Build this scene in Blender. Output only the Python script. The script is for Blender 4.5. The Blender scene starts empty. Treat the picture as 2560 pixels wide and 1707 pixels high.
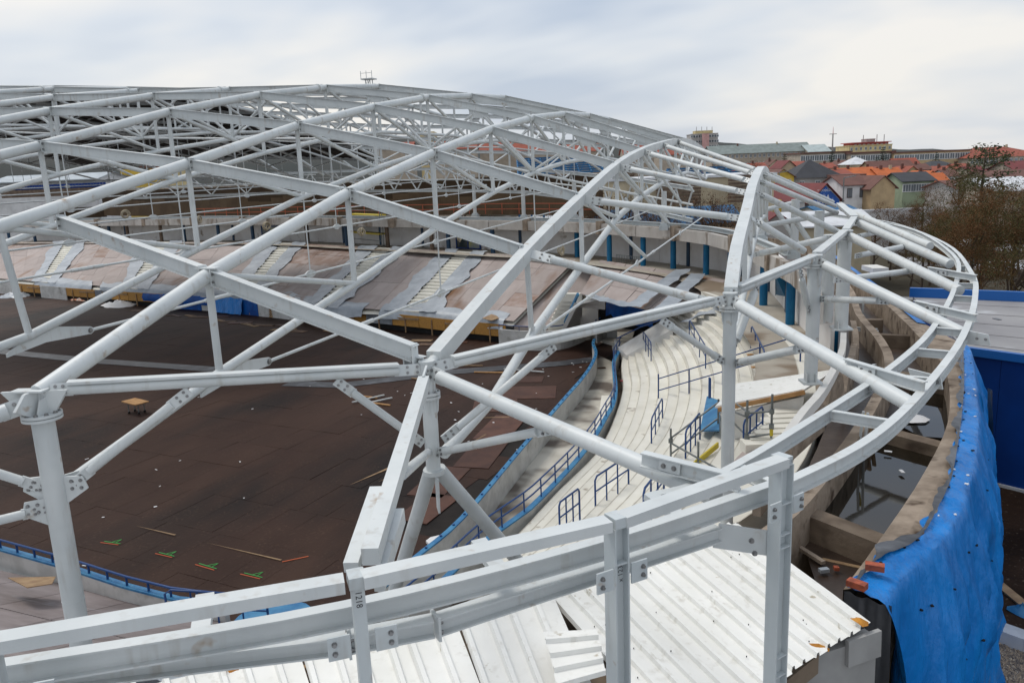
import bpy, math, random
from mathutils import Vector as V, Matrix, noise

# ------------------------------------------------------------------ camera, world, sun, exposure
sc = bpy.context.scene
C = sc.collection
random.seed(11)
CAM_H = 11.6
cam_d = bpy.data.cameras.new('camera'); cam = bpy.data.objects.new('camera', cam_d); C.objects.link(cam)
sc.camera = cam
cam_d.sensor_width = 36.0; cam_d.lens = 28.15; cam_d.clip_end = 6000; cam_d.clip_start = 0.1
_h, _p, _r = math.radians(19.446), math.radians(12.04), math.radians(2.39)
_f = V((-math.sin(_h)*math.cos(_p), math.cos(_h)*math.cos(_p), -math.sin(_p)))
_x0 = V((math.cos(_h), math.sin(_h), 0)); _u0 = _x0.cross(_f)
_xr = math.cos(_r)*_x0 - math.sin(_r)*_u0; _ur = math.sin(_r)*_x0 + math.cos(_r)*_u0
cam.matrix_world = Matrix(((_xr.x,_ur.x,-_f.x,0),(_xr.y,_ur.y,-_f.y,0),(_xr.z,_ur.z,-_f.z,CAM_H),(0,0,0,1)))

world = bpy.data.worlds.new('World'); sc.world = world; world.use_nodes = True
wn, wl = world.node_tree.nodes, world.node_tree.links
wn.clear()
SUN_EL, SUN_AZ = math.radians(58), math.radians(290)
def N(t, **k):
    n = wn.new(t)
    for a, b in k.items(): setattr(n, a, b)
    return n
w_out = N('ShaderNodeOutputWorld'); w_mix = N('ShaderNodeMixShader')
w_sky = N('ShaderNodeTexSky', sky_type='NISHITA', sun_disc=False, sun_elevation=SUN_EL, sun_rotation=SUN_AZ, air_density=1.2, dust_density=2.5)
bg1 = N('ShaderNodeBackground'); bg1.inputs[1].default_value = 0.1
wl.new(w_sky.outputs[0], bg1.inputs[0])
tc = N('ShaderNodeTexCoord'); sx = N('ShaderNodeSeparateXYZ'); wl.new(tc.outputs['Generated'], sx.inputs[0])
def M(op, a, b=None):
    n = N('ShaderNodeMath', operation=op)
    for i, v in enumerate((a, b)):
        if v is None: continue
        if isinstance(v, (int, float)): n.inputs[i].default_value = v
        else: wl.new(v, n.inputs[i])
    return n.outputs[0]
zc = M('MAXIMUM', sx.outputs[2], 0.0); den = M('ADD', zc, 0.30)
cx = N('ShaderNodeCombineXYZ'); wl.new(M('DIVIDE', sx.outputs[0], den), cx.inputs[0]); wl.new(M('DIVIDE', sx.outputs[1], den), cx.inputs[1])
mp = N('ShaderNodeMapping'); wl.new(cx.outputs[0], mp.inputs[0]); mp.inputs['Rotation'].default_value = (0, 0, 0.5); mp.inputs['Scale'].default_value = (0.75, 1.05, 1)
n1 = N('ShaderNodeTexNoise'); n1.inputs['Scale'].default_value = 1.05; n1.inputs['Detail'].default_value = 4; n1.inputs['Roughness'].default_value = 0.5; n1.inputs['Distortion'].default_value = 0.15
wl.new(mp.outputs[0], n1.inputs['Vector'])
rp = N('ShaderNodeValToRGB'); wl.new(n1.outputs[0], rp.inputs[0])
e = rp.color_ramp.elements
e[0].position, e[0].color = 0.40, (0.41, 0.49, 0.62, 1)
e[1].position, e[1].color = 0.615, (0.86, 0.83, 0.79, 1)
m_ = rp.color_ramp.elements.new(0.50); m_.color = (0.63, 0.675, 0.74, 1)
bg2 = N('ShaderNodeBackground'); bg2.inputs[1].default_value = 1.0
hz_ = N('ShaderNodeMapRange'); hz_.inputs[1].default_value = 0.0; hz_.inputs[2].default_value = 0.20; hz_.inputs[3].default_value = 0.40; hz_.inputs[4].default_value = 0.0
wl.new(zc, hz_.inputs[0])
hm = N('ShaderNodeMix', data_type='RGBA'); wl.new(hz_.outputs[0], hm.inputs[0]); wl.new(rp.outputs[0], hm.inputs[6]); hm.inputs[7].default_value = (0.76, 0.76, 0.75, 1)
wl.new(hm.outputs[2], bg2.inputs[0])
w_mix.inputs[0].default_value = 0.88
wl.new(bg1.outputs[0], w_mix.inputs[1]); wl.new(bg2.outputs[0], w_mix.inputs[2]); wl.new(w_mix.outputs[0], w_out.inputs[0])

sun_d = bpy.data.lights.new('sun', 'SUN'); sun = bpy.data.objects.new('sun', sun_d); C.objects.link(sun)
sun_d.energy = 1.45; sun_d.angle = math.radians(20); sun_d.color = (1.0, 0.96, 0.9)
sd = V((math.sin(SUN_AZ)*math.cos(SUN_EL), math.cos(SUN_AZ)*math.cos(SUN_EL), math.sin(SUN_EL)))
sun.rotation_euler = sd.to_track_quat('Z', 'Y').to_euler()
sc.view_settings.view_transform = 'Standard'; sc.view_settings.look = 'None'
sc.view_settings.exposure = 0.20; sc.view_settings.gamma = 1.0; sc.view_settings.use_curve_mapping = False
sc.cycles.max_bounces = 3; sc.cycles.diffuse_bounces = 2; sc.cycles.glossy_bounces = 1; sc.cycles.transmission_bounces = 0; sc.cycles.volume_bounces = 0; sc.cycles.transparent_max_bounces = 2; sc.cycles.use_denoising = True

# ------------------------------------------------------------------ materials
MATS = {}
def mat(name, col, rough=0.6, col2=None, scale=1.0, lo=0.4, hi=0.6, bump=0.0, bscale=20.0, metal=0.0, rnd=0.0,
        spot=None, spot_scale=3.0, spot_lo=0.66, spot_hi=0.72, stretch=(1,1,1), spec=0.5, detail=3.0, bdist=0.05, bdet=4, grime=None):
    m = bpy.data.materials.new(name); m.use_nodes = True
    nt = m.node_tree; n, l = nt.nodes, nt.links
    b = n['Principled BSDF']; b.inputs['Roughness'].default_value = rough; b.inputs['Metallic'].default_value = metal
    b.inputs['Specular IOR Level'].default_value = spec
    geo = n.new('ShaderNodeNewGeometry'); mp = n.new('ShaderNodeMapping'); l.new(geo.outputs['Position'], mp.inputs[0])
    mp.inputs['Scale'].default_value = stretch
    c = None
    def rgb(v):
        r = n.new('ShaderNodeRGB'); r.outputs[0].default_value = (*v, 1); return r.outputs[0]
    def noise_fac(s, lo, hi):
        t = n.new('ShaderNodeTexNoise'); t.inputs['Scale'].default_value = s; t.inputs['Detail'].default_value = detail; t.inputs['Roughness'].default_value = 0.6
        l.new(mp.outputs[0], t.inputs['Vector'])
        r = n.new('ShaderNodeMapRange'); r.inputs[1].default_value = lo; r.inputs[2].default_value = hi; r.clamp = True
        l.new(t.outputs[0], r.inputs[0]); return r.outputs[0]
    def mix(f, a, b_, blend='MIX'):
        x = n.new('ShaderNodeMix'); x.data_type = 'RGBA'; x.blend_type = blend
        if isinstance(f, float): x.inputs[0].default_value = f
        else: l.new(f, x.inputs[0])
        l.new(a, x.inputs[6]); l.new(b_, x.inputs[7]); return x.outputs[2]
    c = rgb(col)
    if col2: c = mix(noise_fac(scale, lo, hi), c, rgb(col2))
    if spot: c = mix(noise_fac(spot_scale, spot_lo, spot_hi), c, rgb(spot))
    if grime:   # rain streaks: noise drawn out along the height, broken up by a coarser one
        t = n.new('ShaderNodeTexNoise'); t.inputs['Scale'].default_value = 9.0; t.inputs['Detail'].default_value = 3
        m2 = n.new('ShaderNodeMapping'); m2.inputs['Scale'].default_value = (1,1,0.12); l.new(geo.outputs['Position'], m2.inputs[0]); l.new(m2.outputs[0], t.inputs['Vector'])
        r = n.new('ShaderNodeMapRange'); r.inputs[1].default_value = 0.54; r.inputs[2].default_value = 0.74; r.inputs[4].default_value = 0.75; l.new(t.outputs[0], r.inputs[0])
        mm = n.new('ShaderNodeMath'); mm.operation = 'MULTIPLY'; l.new(r.outputs[0], mm.inputs[0]); l.new(noise_fac(1.7, 0.42, 0.62), mm.inputs[1])
        c = mix(mm.outputs[0], c, rgb(grime))
    if rnd:
        oi = n.new('ShaderNodeObjectInfo'); hs = n.new('ShaderNodeHueSaturation')
        mr = n.new('ShaderNodeMapRange'); mr.inputs[3].default_value = 1-rnd; mr.inputs[4].default_value = 1+rnd
        l.new(oi.outputs['Random'], mr.inputs[0]); l.new(mr.outputs[0], hs.inputs['Value']); l.new(c, hs.inputs['Color']); c = hs.outputs[0]
    l.new(c, b.inputs['Base Color'])
    if bump:
        t = n.new('ShaderNodeTexNoise'); t.inputs['Scale'].default_value = bscale; t.inputs['Detail'].default_value = bdet
        l.new(mp.outputs[0], t.inputs['Vector'])
        bp = n.new('ShaderNodeBump'); bp.inputs['Strength'].default_value = bump; bp.inputs['Distance'].default_value = bdist
        l.new(t.outputs[0], bp.inputs['Height']); l.new(bp.outputs[0], b.inputs['Normal'])
    MATS[name] = m
    return m
mat('steel', (0.645,0.675,0.675), 0.45, (0.545,0.58,0.585), 1.3, 0.35, 0.7, bump=0.03, bscale=60, spot=(0.36,0.27,0.19), spot_scale=3.4, spot_lo=0.655, spot_hi=0.78, rnd=0.03, grime=(0.42,0.40,0.36))
mat('steel_b', (0.56,0.605,0.615), 0.45, (0.48,0.53,0.55), 0.9, 0.35, 0.7, spot=(0.34,0.24,0.16), spot_scale=3.1, spot_lo=0.66, spot_hi=0.76, grime=(0.36,0.35,0.32))
mat('bolt', (0.30,0.30,0.30), 0.4, metal=0.7)
mat('ink', (0.02,0.02,0.025), 0.6)
mat('floorply', (0.034,0.0155,0.0105), 0.62, (0.054,0.027,0.018), 0.30, 0.35, 0.68, rnd=0.05, spot=(0.014,0.0085,0.0075), spot_scale=0.16, spot_lo=0.50, spot_hi=0.66, stretch=(1,0.4,1), bump=0.1, bscale=8, spec=0.16, grime=(0.085,0.05,0.033))
mat('floorply_new', (0.110,0.050,0.034), 0.5, (0.075,0.034,0.024), 1.0, rnd=0.25, spec=0.2)
mat('subfloor', (0.012,0.010,0.009), 0.7, (0.025,0.02,0.018), 0.5, spec=0.15)
mat('rubber', (0.010,0.010,0.010), 0.6, (0.018,0.017,0.017), 0.7, spec=0.2)
mat('membrane', (0.045,0.048,0.055), 0.35, (0.16,0.17,0.19), 0.9, 0.5, 0.75, bump=0.3, bscale=5)
mat('boards', (0.62,0.62,0.60), 0.5, (0.50,0.50,0.48), 1.5, spot=(0.30,0.29,0.26), spot_scale=1.2, spot_lo=0.60, spot_hi=0.78, bump=0.1, bscale=12)
mat('bluecap', (0.02,0.16,0.36), 0.5, (0.05,0.24,0.44), 2.0)
mat('rail', (0.008,0.055,0.20), 0.35)
mat('terrace', (0.82,0.80,0.725), 0.8, (0.72,0.695,0.61), 0.7, 0.35, 0.7, rnd=0.06, spot=(0.34,0.29,0.23), spot_scale=1.15, spot_lo=0.655, spot_hi=0.73, bump=0.1, bscale=15, spec=0.2)
mat('paleconc', (0.60,0.57,0.50), 0.8, (0.42,0.39,0.33), 0.5, 0.4, 0.65, spot=(0.14,0.115,0.095), spot_scale=0.28, spot_lo=0.49, spot_hi=0.58, bump=0.1, bscale=10)
mat('walkway', (0.46,0.42,0.35), 0.75, (0.36,0.31,0.25), 0.35, spot=(0.22,0.165,0.11), spot_scale=0.35, spot_lo=0.54, spot_hi=0.64)
mat('ply', (0.445,0.385,0.36), 0.75, (0.375,0.315,0.29), 0.8, 0.3, 0.7, rnd=0.08, spot=(0.22,0.115,0.06), spot_scale=0.22, spot_lo=0.55, spot_hi=0.72, stretch=(1.6,0.5,1), bump=0.08, bscale=30, spec=0.2)
mat('ply_wet', (0.20,0.105,0.065), 0.5, (0.33,0.25,0.22), 0.7, rnd=0.15)
mat('plastic', (0.42,0.46,0.50), 0.4, (0.30,0.335,0.375), 0.9, 0.35, 0.65, bump=0.8, bscale=2.2)
mat('plastic_dark', (0.30,0.33,0.36), 0.35, (0.19,0.21,0.24), 1.6, bump=0.9, bscale=3)
mat('osb', (0.52,0.27,0.055), 0.7, (0.40,0.20,0.05), 9.0, 0.35, 0.65, rnd=0.08)
mat('timber', (0.36,0.24,0.13), 0.75, (0.26,0.16,0.085), 3.0, rnd=0.18)
mat('timber_dark', (0.16,0.09,0.05), 0.75, (0.10,0.06,0.04), 3.0, rnd=0.2)
mat('timber_new', (0.55,0.30,0.12), 0.7, (0.42,0.22,0.08), 4.0, rnd=0.1)
mat('wallwhite', (0.80,0.78,0.755), 0.8, (0.72,0.69,0.66), 0.5, rnd=0.05, spot=(0.36,0.30,0.24), spot_scale=0.7, spot_lo=0.64, spot_hi=0.72)
mat('render_white', (0.74,0.73,0.70), 0.75, (0.66,0.64,0.60), 1.2, spot=(0.45,0.41,0.36), spot_scale=1.0, spot_lo=0.68, spot_hi=0.80)
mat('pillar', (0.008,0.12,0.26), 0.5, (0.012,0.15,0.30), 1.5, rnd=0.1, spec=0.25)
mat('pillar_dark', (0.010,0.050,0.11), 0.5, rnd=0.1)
mat('pillar_brown', (0.17,0.12,0.085), 0.8, (0.10,0.07,0.05), 2.0)
mat('fascia', (0.56,0.53,0.49), 0.8, (0.46,0.43,0.39), 0.8, spot=(0.25,0.20,0.155), spot_scale=0.7, spot_lo=0.54, spot_hi=0.64, stretch=(1,1,0.5), bump=0.15, bscale=8)
mat('conc', (0.25,0.195,0.145), 0.85, (0.165,0.125,0.09), 0.9, 0.35, 0.65, spot=(0.065,0.045,0.032), spot_scale=0.8, spot_lo=0.52, spot_hi=0.70, bump=0.4, bscale=7, spec=0.25)
mat('conc_light', (0.37,0.30,0.235), 0.85, (0.24,0.19,0.145), 1.4, bump=0.4, bscale=9, spot=(0.09,0.062,0.043), spot_scale=1.6, spot_lo=0.56, spot_hi=0.70, spec=0.25)
mat('gutter', (0.045,0.030,0.022), 0.4, (0.10,0.072,0.055), 0.5, 0.42, 0.66, bump=0.25, bscale=6, spec=0.4)
mat('water', (0.010,0.009,0.007), 0.03, (0.020,0.015,0.009), 0.4, bump=0.01, bscale=3, spec=0.40)
mat('tarp', (0.003,0.225,0.68), 0.42, (0.004,0.145,0.47), 0.9, 0.35, 0.7, bump=1.0, bscale=0.8, bdist=0.30, bdet=6, stretch=(1.8,1.8,0.6), spec=0.35)
mat('tarp_dark', (0.004,0.10,0.40), 0.5, (0.004,0.06,0.27), 1.0, bump=0.5, bscale=2.5, spec=0.25)
mat('roofsheet', (0.86,0.86,0.83), 0.5, (0.77,0.77,0.73), 0.9, 0.35, 0.7, spot=(0.42,0.37,0.28), spot_scale=3.6, spot_lo=0.68, spot_hi=0.75, rnd=0.03, spec=0.3, grime=(0.55,0.53,0.47))
mat('greywall', (0.36,0.36,0.355), 0.85, (0.30,0.30,0.295), 1.5, bump=0.05, bscale=40)
mat('foam', (0.62,0.27,0.03), 0.7, (0.45,0.18,0.02), 8)
mat('brick', (0.40,0.095,0.045), 0.85, (0.24,0.062,0.035), 9, bump=0.2, bscale=30)
mat('bluemetal', (0.004,0.045,0.24), 0.45, (0.004,0.036,0.19), 0.4, spec=0.25)
mat('blueedge', (0.01,0.12,0.42), 0.4)
mat('flatroof', (0.31,0.305,0.31), 0.75, (0.235,0.23,0.24), 0.35, 0.35, 0.7, spot=(0.42,0.43,0.45), spot_scale=0.5, spot_lo=0.58, spot_hi=0.68)
mat('kerb', (0.58,0.60,0.62), 0.7, (0.50,0.52,0.54), 2)
mat('soil', (0.045,0.026,0.017), 0.95, (0.022,0.013,0.009), 0.5, bump=0.8, bscale=6, spot=(0.12,0.09,0.065), spot_scale=7, spot_lo=0.62, spot_hi=0.68, spec=0.1)
mat('gravel', (0.22,0.185,0.15), 0.85, (0.12,0.10,0.085), 14, rnd=0.45)
mat('paper', (0.80,0.80,0.80), 0.8)
mat('reddirt', (0.55,0.10,0.12), 0.7)
mat('orange', (0.40,0.105,0.05), 0.7)
mat('paint_orange', (0.50,0.10,0.03), 0.7)
mat('paint_green', (0.05,0.36,0.07), 0.7)
mat('galv', (0.22,0.24,0.24), 0.4, (0.15,0.165,0.165), 4, metal=0.4)
mat('yellow', (0.62,0.48,0.03), 0.5)
mat('deckdark', (0.016,0.012,0.010), 0.7, (0.03,0.022,0.018), 0.5, spec=0.15)
mat('brownwall', (0.115,0.078,0.046), 0.85, (0.09,0.06,0.036), 0.5, rnd=0.03, bump=0.1, bscale=5, spec=0.2)
mat('brownwall_wet', (0.045,0.028,0.015), 0.8, (0.058,0.037,0.02), 0.4, spec=0.2)
mat('glass', (0.05,0.07,0.08), 0.08, spec=0.7)
mat('frame_blue', (0.01,0.05,0.22), 0.4)
mat('ground', (0.085,0.075,0.055), 0.95, (0.055,0.048,0.035), 0.02, spot=(0.62,0.64,0.68), spot_scale=0.045, spot_lo=0.49, spot_hi=0.55, spec=0.1)
mat('hill', (0.045,0.052,0.05), 0.95, (0.06,0.062,0.058), 0.01)
mat('ply_grey', (0.28,0.24,0.235), 0.7, (0.17,0.14,0.135), 0.9, 0.35, 0.65, rnd=0.10, spot=(0.36,0.34,0.35), spot_scale=0.8, spot_lo=0.6, spot_hi=0.75, stretch=(0.5,1.5,1), bump=0.1, bscale=20)
mat('pane_pale', (0.35,0.38,0.38), 0.1, (0.5,0.48,0.2), 1.2, spec=0.7)
mat('rubble_bag', (0.66,0.55,0.48), 0.6, (0.60,0.20,0.08), 1.6, 0.45, 0.6, bump=0.5, bscale=4)
mat('pebble', (0.34,0.27,0.20), 0.8, (0.16,0.135,0.115), 9.0, 0.42, 0.58, spot=(0.52,0.44,0.34), spot_scale=13, spot_lo=0.58, spot_hi=0.62)
mat('step_shade', (0.62,0.59,0.51), 0.85, (0.48,0.445,0.375), 1.5, spec=0.2)  # darker terrace tone for the shading lines painted on the treads
mat('rope', (0.42,0.36,0.26), 0.9)
mat('roof_seam', (0.22,0.215,0.22), 0.8)

# ------------------------------------------------------------------ builders
Z = V((0,0,1))
class MB:
    def __init__(s): s.v, s.f, s.sm = [], [], []
    def add(s, vs, fs, smooth=False):
        b = len(s.v); s.v += [V(p) for p in vs]
        for f in fs: s.f.append(tuple(i+b for i in f)); s.sm.append(smooth)
        return s
    def obox(s, c, a, b, d):
        c, a, b, d = V(c), V(a), V(b), V(d)
        vs = [c+i*a+j*b+k*d for k in (-1,1) for j in (-1,1) for i in (-1,1)]
        return s.add(vs, [(0,2,3,1),(4,5,7,6),(0,1,5,4),(2,6,7,3),(0,4,6,2),(1,3,7,5)])
    def box(s, c, size, rz=0.0):
        cs, sn = math.cos(rz), math.sin(rz)
        return s.obox(c, V((cs,sn,0))*size[0]/2, V((-sn,cs,0))*size[1]/2, Z*size[2]/2)
    def frame(s, a, b, up=Z):
        t = (V(b)-V(a)).normalized()
        u = V(up)
        if abs(t.dot(u)) > 0.98: u = V((0,1,0))
        n = t.cross(u).normalized(); u = n.cross(t).normalized()
        return t, n, u
    def beam(s, a, b, w, h, up=Z, off=(0,0)):
        a, b = V(a), V(b); t, n, u = s.frame(a, b, up); o = n*off[0]+u*off[1]
        return s.obox((a+b)/2+o, n*w/2, t*(b-a).length/2, u*h/2)
    def ibeam(s, a, b, h, w, tf=0.014, tw=0.012, up=Z):
        s.beam(a, b, w, tf, up, (0, h/2-tf/2)); s.beam(a, b, w, tf, up, (0, -h/2+tf/2))
        return s.beam(a, b, tw, h-2*tf, up)
    def tube(s, a, b, r, n=10, r2=None, caps=True):
        a, b = V(a), V(b); t, p, q = s.frame(a, b); r2 = r if r2 is None else r2
        vs = []
        for c, rr in ((a, r), (b, r2)):
            for i in range(n):
                an = 2*math.pi*i/n; vs.append(c+p*math.cos(an)*rr+q*math.sin(an)*rr)
        s.add(vs, [(i, (i+1)%n, n+(i+1)%n, n+i) for i in range(n)], True)
        if caps: s.add(vs, [tuple(range(n))[::-1], tuple(range(n, 2*n))])
        return s
    def ptube(s, pts, r, n=8, caps=True):
        pts = [V(p) for p in pts]; k = len(pts); rs = r if isinstance(r, (list, tuple)) else [r]*k
        vs = []; u = Z
        for i, p in enumerate(pts):
            t = (pts[min(i+1,k-1)]-pts[max(i-1,0)]).normalized()
            if abs(t.dot(u)) > 0.97: u = V((1,0,0)) if abs(t.x) < 0.9 else V((0,1,0))
            a = t.cross(u).normalized(); b = a.cross(t)
            for j in range(n):
                an = 2*math.pi*j/n; vs.append(p+(a*math.cos(an)+b*math.sin(an))*rs[i])
        fs = [(i*n+j, i*n+(j+1)%n, (i+1)*n+(j+1)%n, (i+1)*n+j) for i in range(k-1) for j in range(n)]
        s.add(vs, fs, True)
        if caps: s.add(vs[:n]+vs[-n:], [tuple(range(n))[::-1], tuple(range(n, 2*n))])
        return s
    def sweep(s, pts, sec, closed=True):
        """sweep a section (list of (side, up)) along a path, side = right of travel in plan"""
        pts = [V(p) for p in pts]; k, m = len(pts), len(sec); vs = []
        for i, p in enumerate(pts):
            t = pts[min(i+1,k-1)]-pts[max(i-1,0)]; t.z = 0; t.normalize(); nrm = V((t.y,-t.x,0))
            vs += [p+nrm*a+Z*b for a, b in sec]
        mm = m if closed else m-1
        fs = [(i*m+j, (i+1)*m+j, (i+1)*m+(j+1)%m, i*m+(j+1)%m) for i in range(k-1) for j in range(mm)]
        s.add(vs, fs)
        if closed: s.add(vs[:m]+vs[-m:], [tuple(range(m)), tuple(range(m, 2*m))[::-1]])
        return s
    def srect(s, pts, w, h, o=0.0, z=0.0):
        return s.sweep(pts, [(o-w/2, z-h/2), (o-w/2, z+h/2), (o+w/2, z+h/2), (o+w/2, z-h/2)])
    def sI(s, pts, h, w, tf=0.014, tw=0.012):
        s.srect(pts, w, tf, 0, h/2-tf/2); s.srect(pts, w, tf, 0, -h/2+tf/2); return s.srect(pts, tw, h-2*tf)
    def prism(s, poly, z0, z1):
        n = len(poly); vs = [V((p[0],p[1],z0)) for p in poly]+[V((p[0],p[1],z1)) for p in poly]
        return s.add(vs, [tuple(range(n))[::-1], tuple(range(n,2*n))]+[(i,(i+1)%n,n+(i+1)%n,n+i) for i in range(n)])
    def slab(s, quad, th):
        """a sloped plate given by its upper corner points, th thick downwards"""
        n = len(quad); q = [V(p) for p in quad]; vs = q+[p-Z*th for p in q]
        return s.add(vs, [tuple(range(n)), tuple(range(n,2*n))[::-1]]+[(i,n+i,n+(i+1)%n,(i+1)%n) for i in range(n)])
    def plate(s, pts, th):
        """flat plate through coplanar points, th thick to both sides"""
        q = [V(p) for p in pts]; n = len(q); nr = (q[1]-q[0]).cross(q[-1]-q[0]).normalized()*th/2
        vs = [p+nr for p in q]+[p-nr for p in q]
        return s.add(vs, [tuple(range(n)), tuple(range(n,2*n))[::-1]]+[(i,n+i,n+(i+1)%n,(i+1)%n) for i in range(n)])
    def grid(s, rows, smooth=True, th=0.0):
        r, c = len(rows), len(rows[0]); vs = [V(p) for row in rows for p in row]
        fs = [(i*c+j, i*c+j+1, (i+1)*c+j+1, (i+1)*c+j) for i in range(r-1) for j in range(c-1)]
        return s.add(vs, fs, smooth)
    def base(s):
        xs = [p.x for p in s.v]; ys = [p.y for p in s.v]; zs = [p.z for p in s.v]
        return V(((min(xs)+max(xs))/2, (min(ys)+max(ys))/2, min(zs)))
    def mesh(s, name, o):
        me = bpy.data.meshes.new(name); me.from_pydata([p-o for p in s.v], [], s.f)
        me.polygons.foreach_set('use_smooth', s.sm); me.update(); return me

def wloc(o):
    l = V((0,0,0))
    while o is not None: l += o.location; o = o.parent
    return l
def part(name, mb, m, parent, label=None, kind=None):
    me = mb.mesh(name, wloc(parent)); me.materials.append(MATS[m])
    o = bpy.data.objects.new(name, me); C.objects.link(o); o.parent = parent
    if label: o['label'] = label
    if kind: o['kind'] = kind
    return o
def thing(name, label, cat, loc, group=None):
    o = bpy.data.objects.new(name, None); C.objects.link(o); o.location = V(loc); o.empty_display_size = 0.2
    o['label'] = label; o['category'] = cat
    if group: o['group'] = group
    return o
def solo(name, label, cat, mb, m, group=None, kind=None):
    b = mb.base(); me = mb.mesh(name, b); me.materials.append(MATS[m])
    o = bpy.data.objects.new(name, me); C.objects.link(o); o.location = b
    o['label'] = label; o['category'] = cat
    if group: o['group'] = group
    if kind: o['kind'] = kind
    return o
def struct(name, mb, m, label=None):
    b = mb.base(); me = mb.mesh(name, b); me.materials.append(MATS[m])
    o = bpy.data.objects.new(name, me); C.objects.link(o); o.location = b; o['kind'] = 'structure'
    if label: o['label'] = label
    return o
ORD = ['first','second','third','fourth','fifth','sixth','seventh','eighth','ninth','tenth','eleventh','twelfth','thirteenth','fourteenth','fifteenth','sixteenth','seventeenth','eighteenth','nineteenth','twentieth','twenty-first','twenty-second','twenty-third','twenty-fourth','twenty-fifth','twenty-sixth','twenty-seventh','twenty-eighth','twenty-ninth','thirtieth']
def lerp(a, b, t): return V(a)*(1-t)+V(b)*t
def along(pts, t):
    """point at fraction t of a polyline's length"""
    pts = [V(p) for p in pts]; L = [(pts[i+1]-pts[i]).length for i in range(len(pts)-1)]; d = t*sum(L)
    for i, l in enumerate(L):
        if d <= l or i == len(L)-1: return lerp(pts[i], pts[i+1], min(1, d/l) if l else 0)
        d -= l
def resample(pts, n): return [along(pts, i/(n-1)) for i in range(n)]
def smooth_path(pts, n=4):
    pts = [V(p) for p in pts]; out = []
    for i in range(len(pts)-1):
        p0, p1, p2, p3 = pts[max(i-1,0)], pts[i], pts[i+1], pts[min(i+2,len(pts)-1)]
        for j in range(n):
            t = j/n
            out.append(0.5*((2*p1)+(p2-p0)*t+(2*p0-5*p1+4*p2-p3)*t*t+(3*p1-p0-3*p2+p3)*t**3))
    return out+[pts[-1]]
_bolt = None
def bolt(parent, p, axis, r=0.024, h=0.03):
    """one bolt head, shared mesh"""
    global _bolt
    if _bolt is None:
        mb = MB(); mb.tube((0,0,-0.2),(0,0,0.35),1.35,10); mb.tube((0,0,0.35),(0,0,1.0),1.0,6)
        _bolt = mb.mesh('bolt', V((0,0,0))); _bolt.materials.append(MATS['bolt'])
    o = bpy.data.objects.new('bolt', _bolt); C.objects.link(o); o.parent = parent
    o.location = V(p)-wloc(parent); o.rotation_euler = V(axis).to_track_quat('Z','Y').to_euler(); o.scale = (r*0.8, r*0.8, h*0.8)
def splice(root, a, b, side, w=0.2, l=0.26, th=0.03, bolts=True, br=0.022, face=None):
    """gusset plate from a to b (centre line), plate normal = side, four bolts on the face that looks out"""
    a, b = V(a), V(b); t = (b-a).normalized(); n = V(side); n = (n-t*n.dot(t)).normalized(); u = n.cross(t)
    g = part('gusset_plate', MB().obox((a+b)/2, t*(b-a).length/2, u*w/2, n*th/2), 'steel', root)
    if bolts:
        c = lerp(a, b, 0.62)
        for i in (-1, 1):
            for j in (-1, 1): bolt(g, c+t*i*(b-a).length*0.17+u*j*w*0.24+n*th/2, n, br)
    return g

# ------------------------------------------------------------------ the roof steel: a grid of arch trusses (k) and purlins (j)
XK = {1:-4.921, 0:-8.827, -1:-12.827, -2:-17.087, -3:-21.548, -4:-26.127}
WK = {1:-1.249, 0:0.0, -1:0.908, -2:1.525, -3:1.835, -4:2.094, -5:2.50, -6:2.88, -7:3.2, -8:3.5, -9:3.7, -10:3.8}
for k in range(-5, -16, -1): XK[k] = -26.127-4.6*(-4-k); WK.setdefault(k, 3.85)
YJ = [10.183, 15.015, 19.45, 23.827, 28.063, 32.318, 36.587]; ZJ = [10.201, 11.303, 12.214, 12.952, 13.481, 13.823, 13.987]
YJ = YJ+[77.3-y for y in YJ[::-1]]; ZJ = ZJ+ZJ[::-1]
DZ = {(0,2):.064,(-1,2):-.067,(-2,2):-.089,(-2,4):.051,(-2,5):.085,(-1,5):.06,(-2,6):.121,(-1,6):.067,(-1,7):.121,(1,2):.06,(1,5):-.075,(1,6):-.124,(1,7):-.073}
FARLINE = [(-95,73),(-45,71.5),(-27,69.5),(-17,64.5),(-10.5,58.5),(-5,51),(-3.3,46.6),(0.2,36)]
def yfar(x):
    for (a, b), (c, d) in zip(FARLINE, FARLINE[1:]):
        if a <= x <= c: return b+(d-b)*(x-a)/(c-a)
    return 73
def prof(y):
    if y <= YJ[0]: return ZJ[0]+(y-YJ[0])*0.36
    if y >= YJ[-1]: return ZJ[-1]-(y-YJ[-1])*0.36
    for i in range(13):
        if YJ[i] <= y <= YJ[i+1]: return ZJ[i]+(ZJ[i+1]-ZJ[i])*(y-YJ[i])/(YJ[i+1]-YJ[i])
def node(k, j):
    y = YJ[j-1]
    if (k, j) == (0,1): return V((XK[0], 10.49, 10.26))
    return V((XK[k], y, ZJ[j-1]+WK[k]+DZ.get((k,j),0)))
def has(k, j): return YJ[j-1] < yfar(XK[k])-1.0
COL1 = V((-8.827, 7.165, 9.14)); COL2 = V((-4.93, 10.22, 8.94)); COL3 = (-1.01,14.79,9.26); COL4 = (0.51,18.71,9.50); COL5 = (1.47,25.04,9.50)
COL3, COL4, COL5 = V(COL3), V(COL4), V(COL5)
DEPTH = 2.0
def bot(k, j):
    n = node(k, j); d = DEPTH
    if j == 1: d = 1.72 if k == 0 else 2.05
    return n-V((0, -0.25 if j == 1 and k < 0 else 0, d))
UD = V((0,1,0)); XD = V((1,0,0))
rank = lambda k: ORD[-k]
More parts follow.
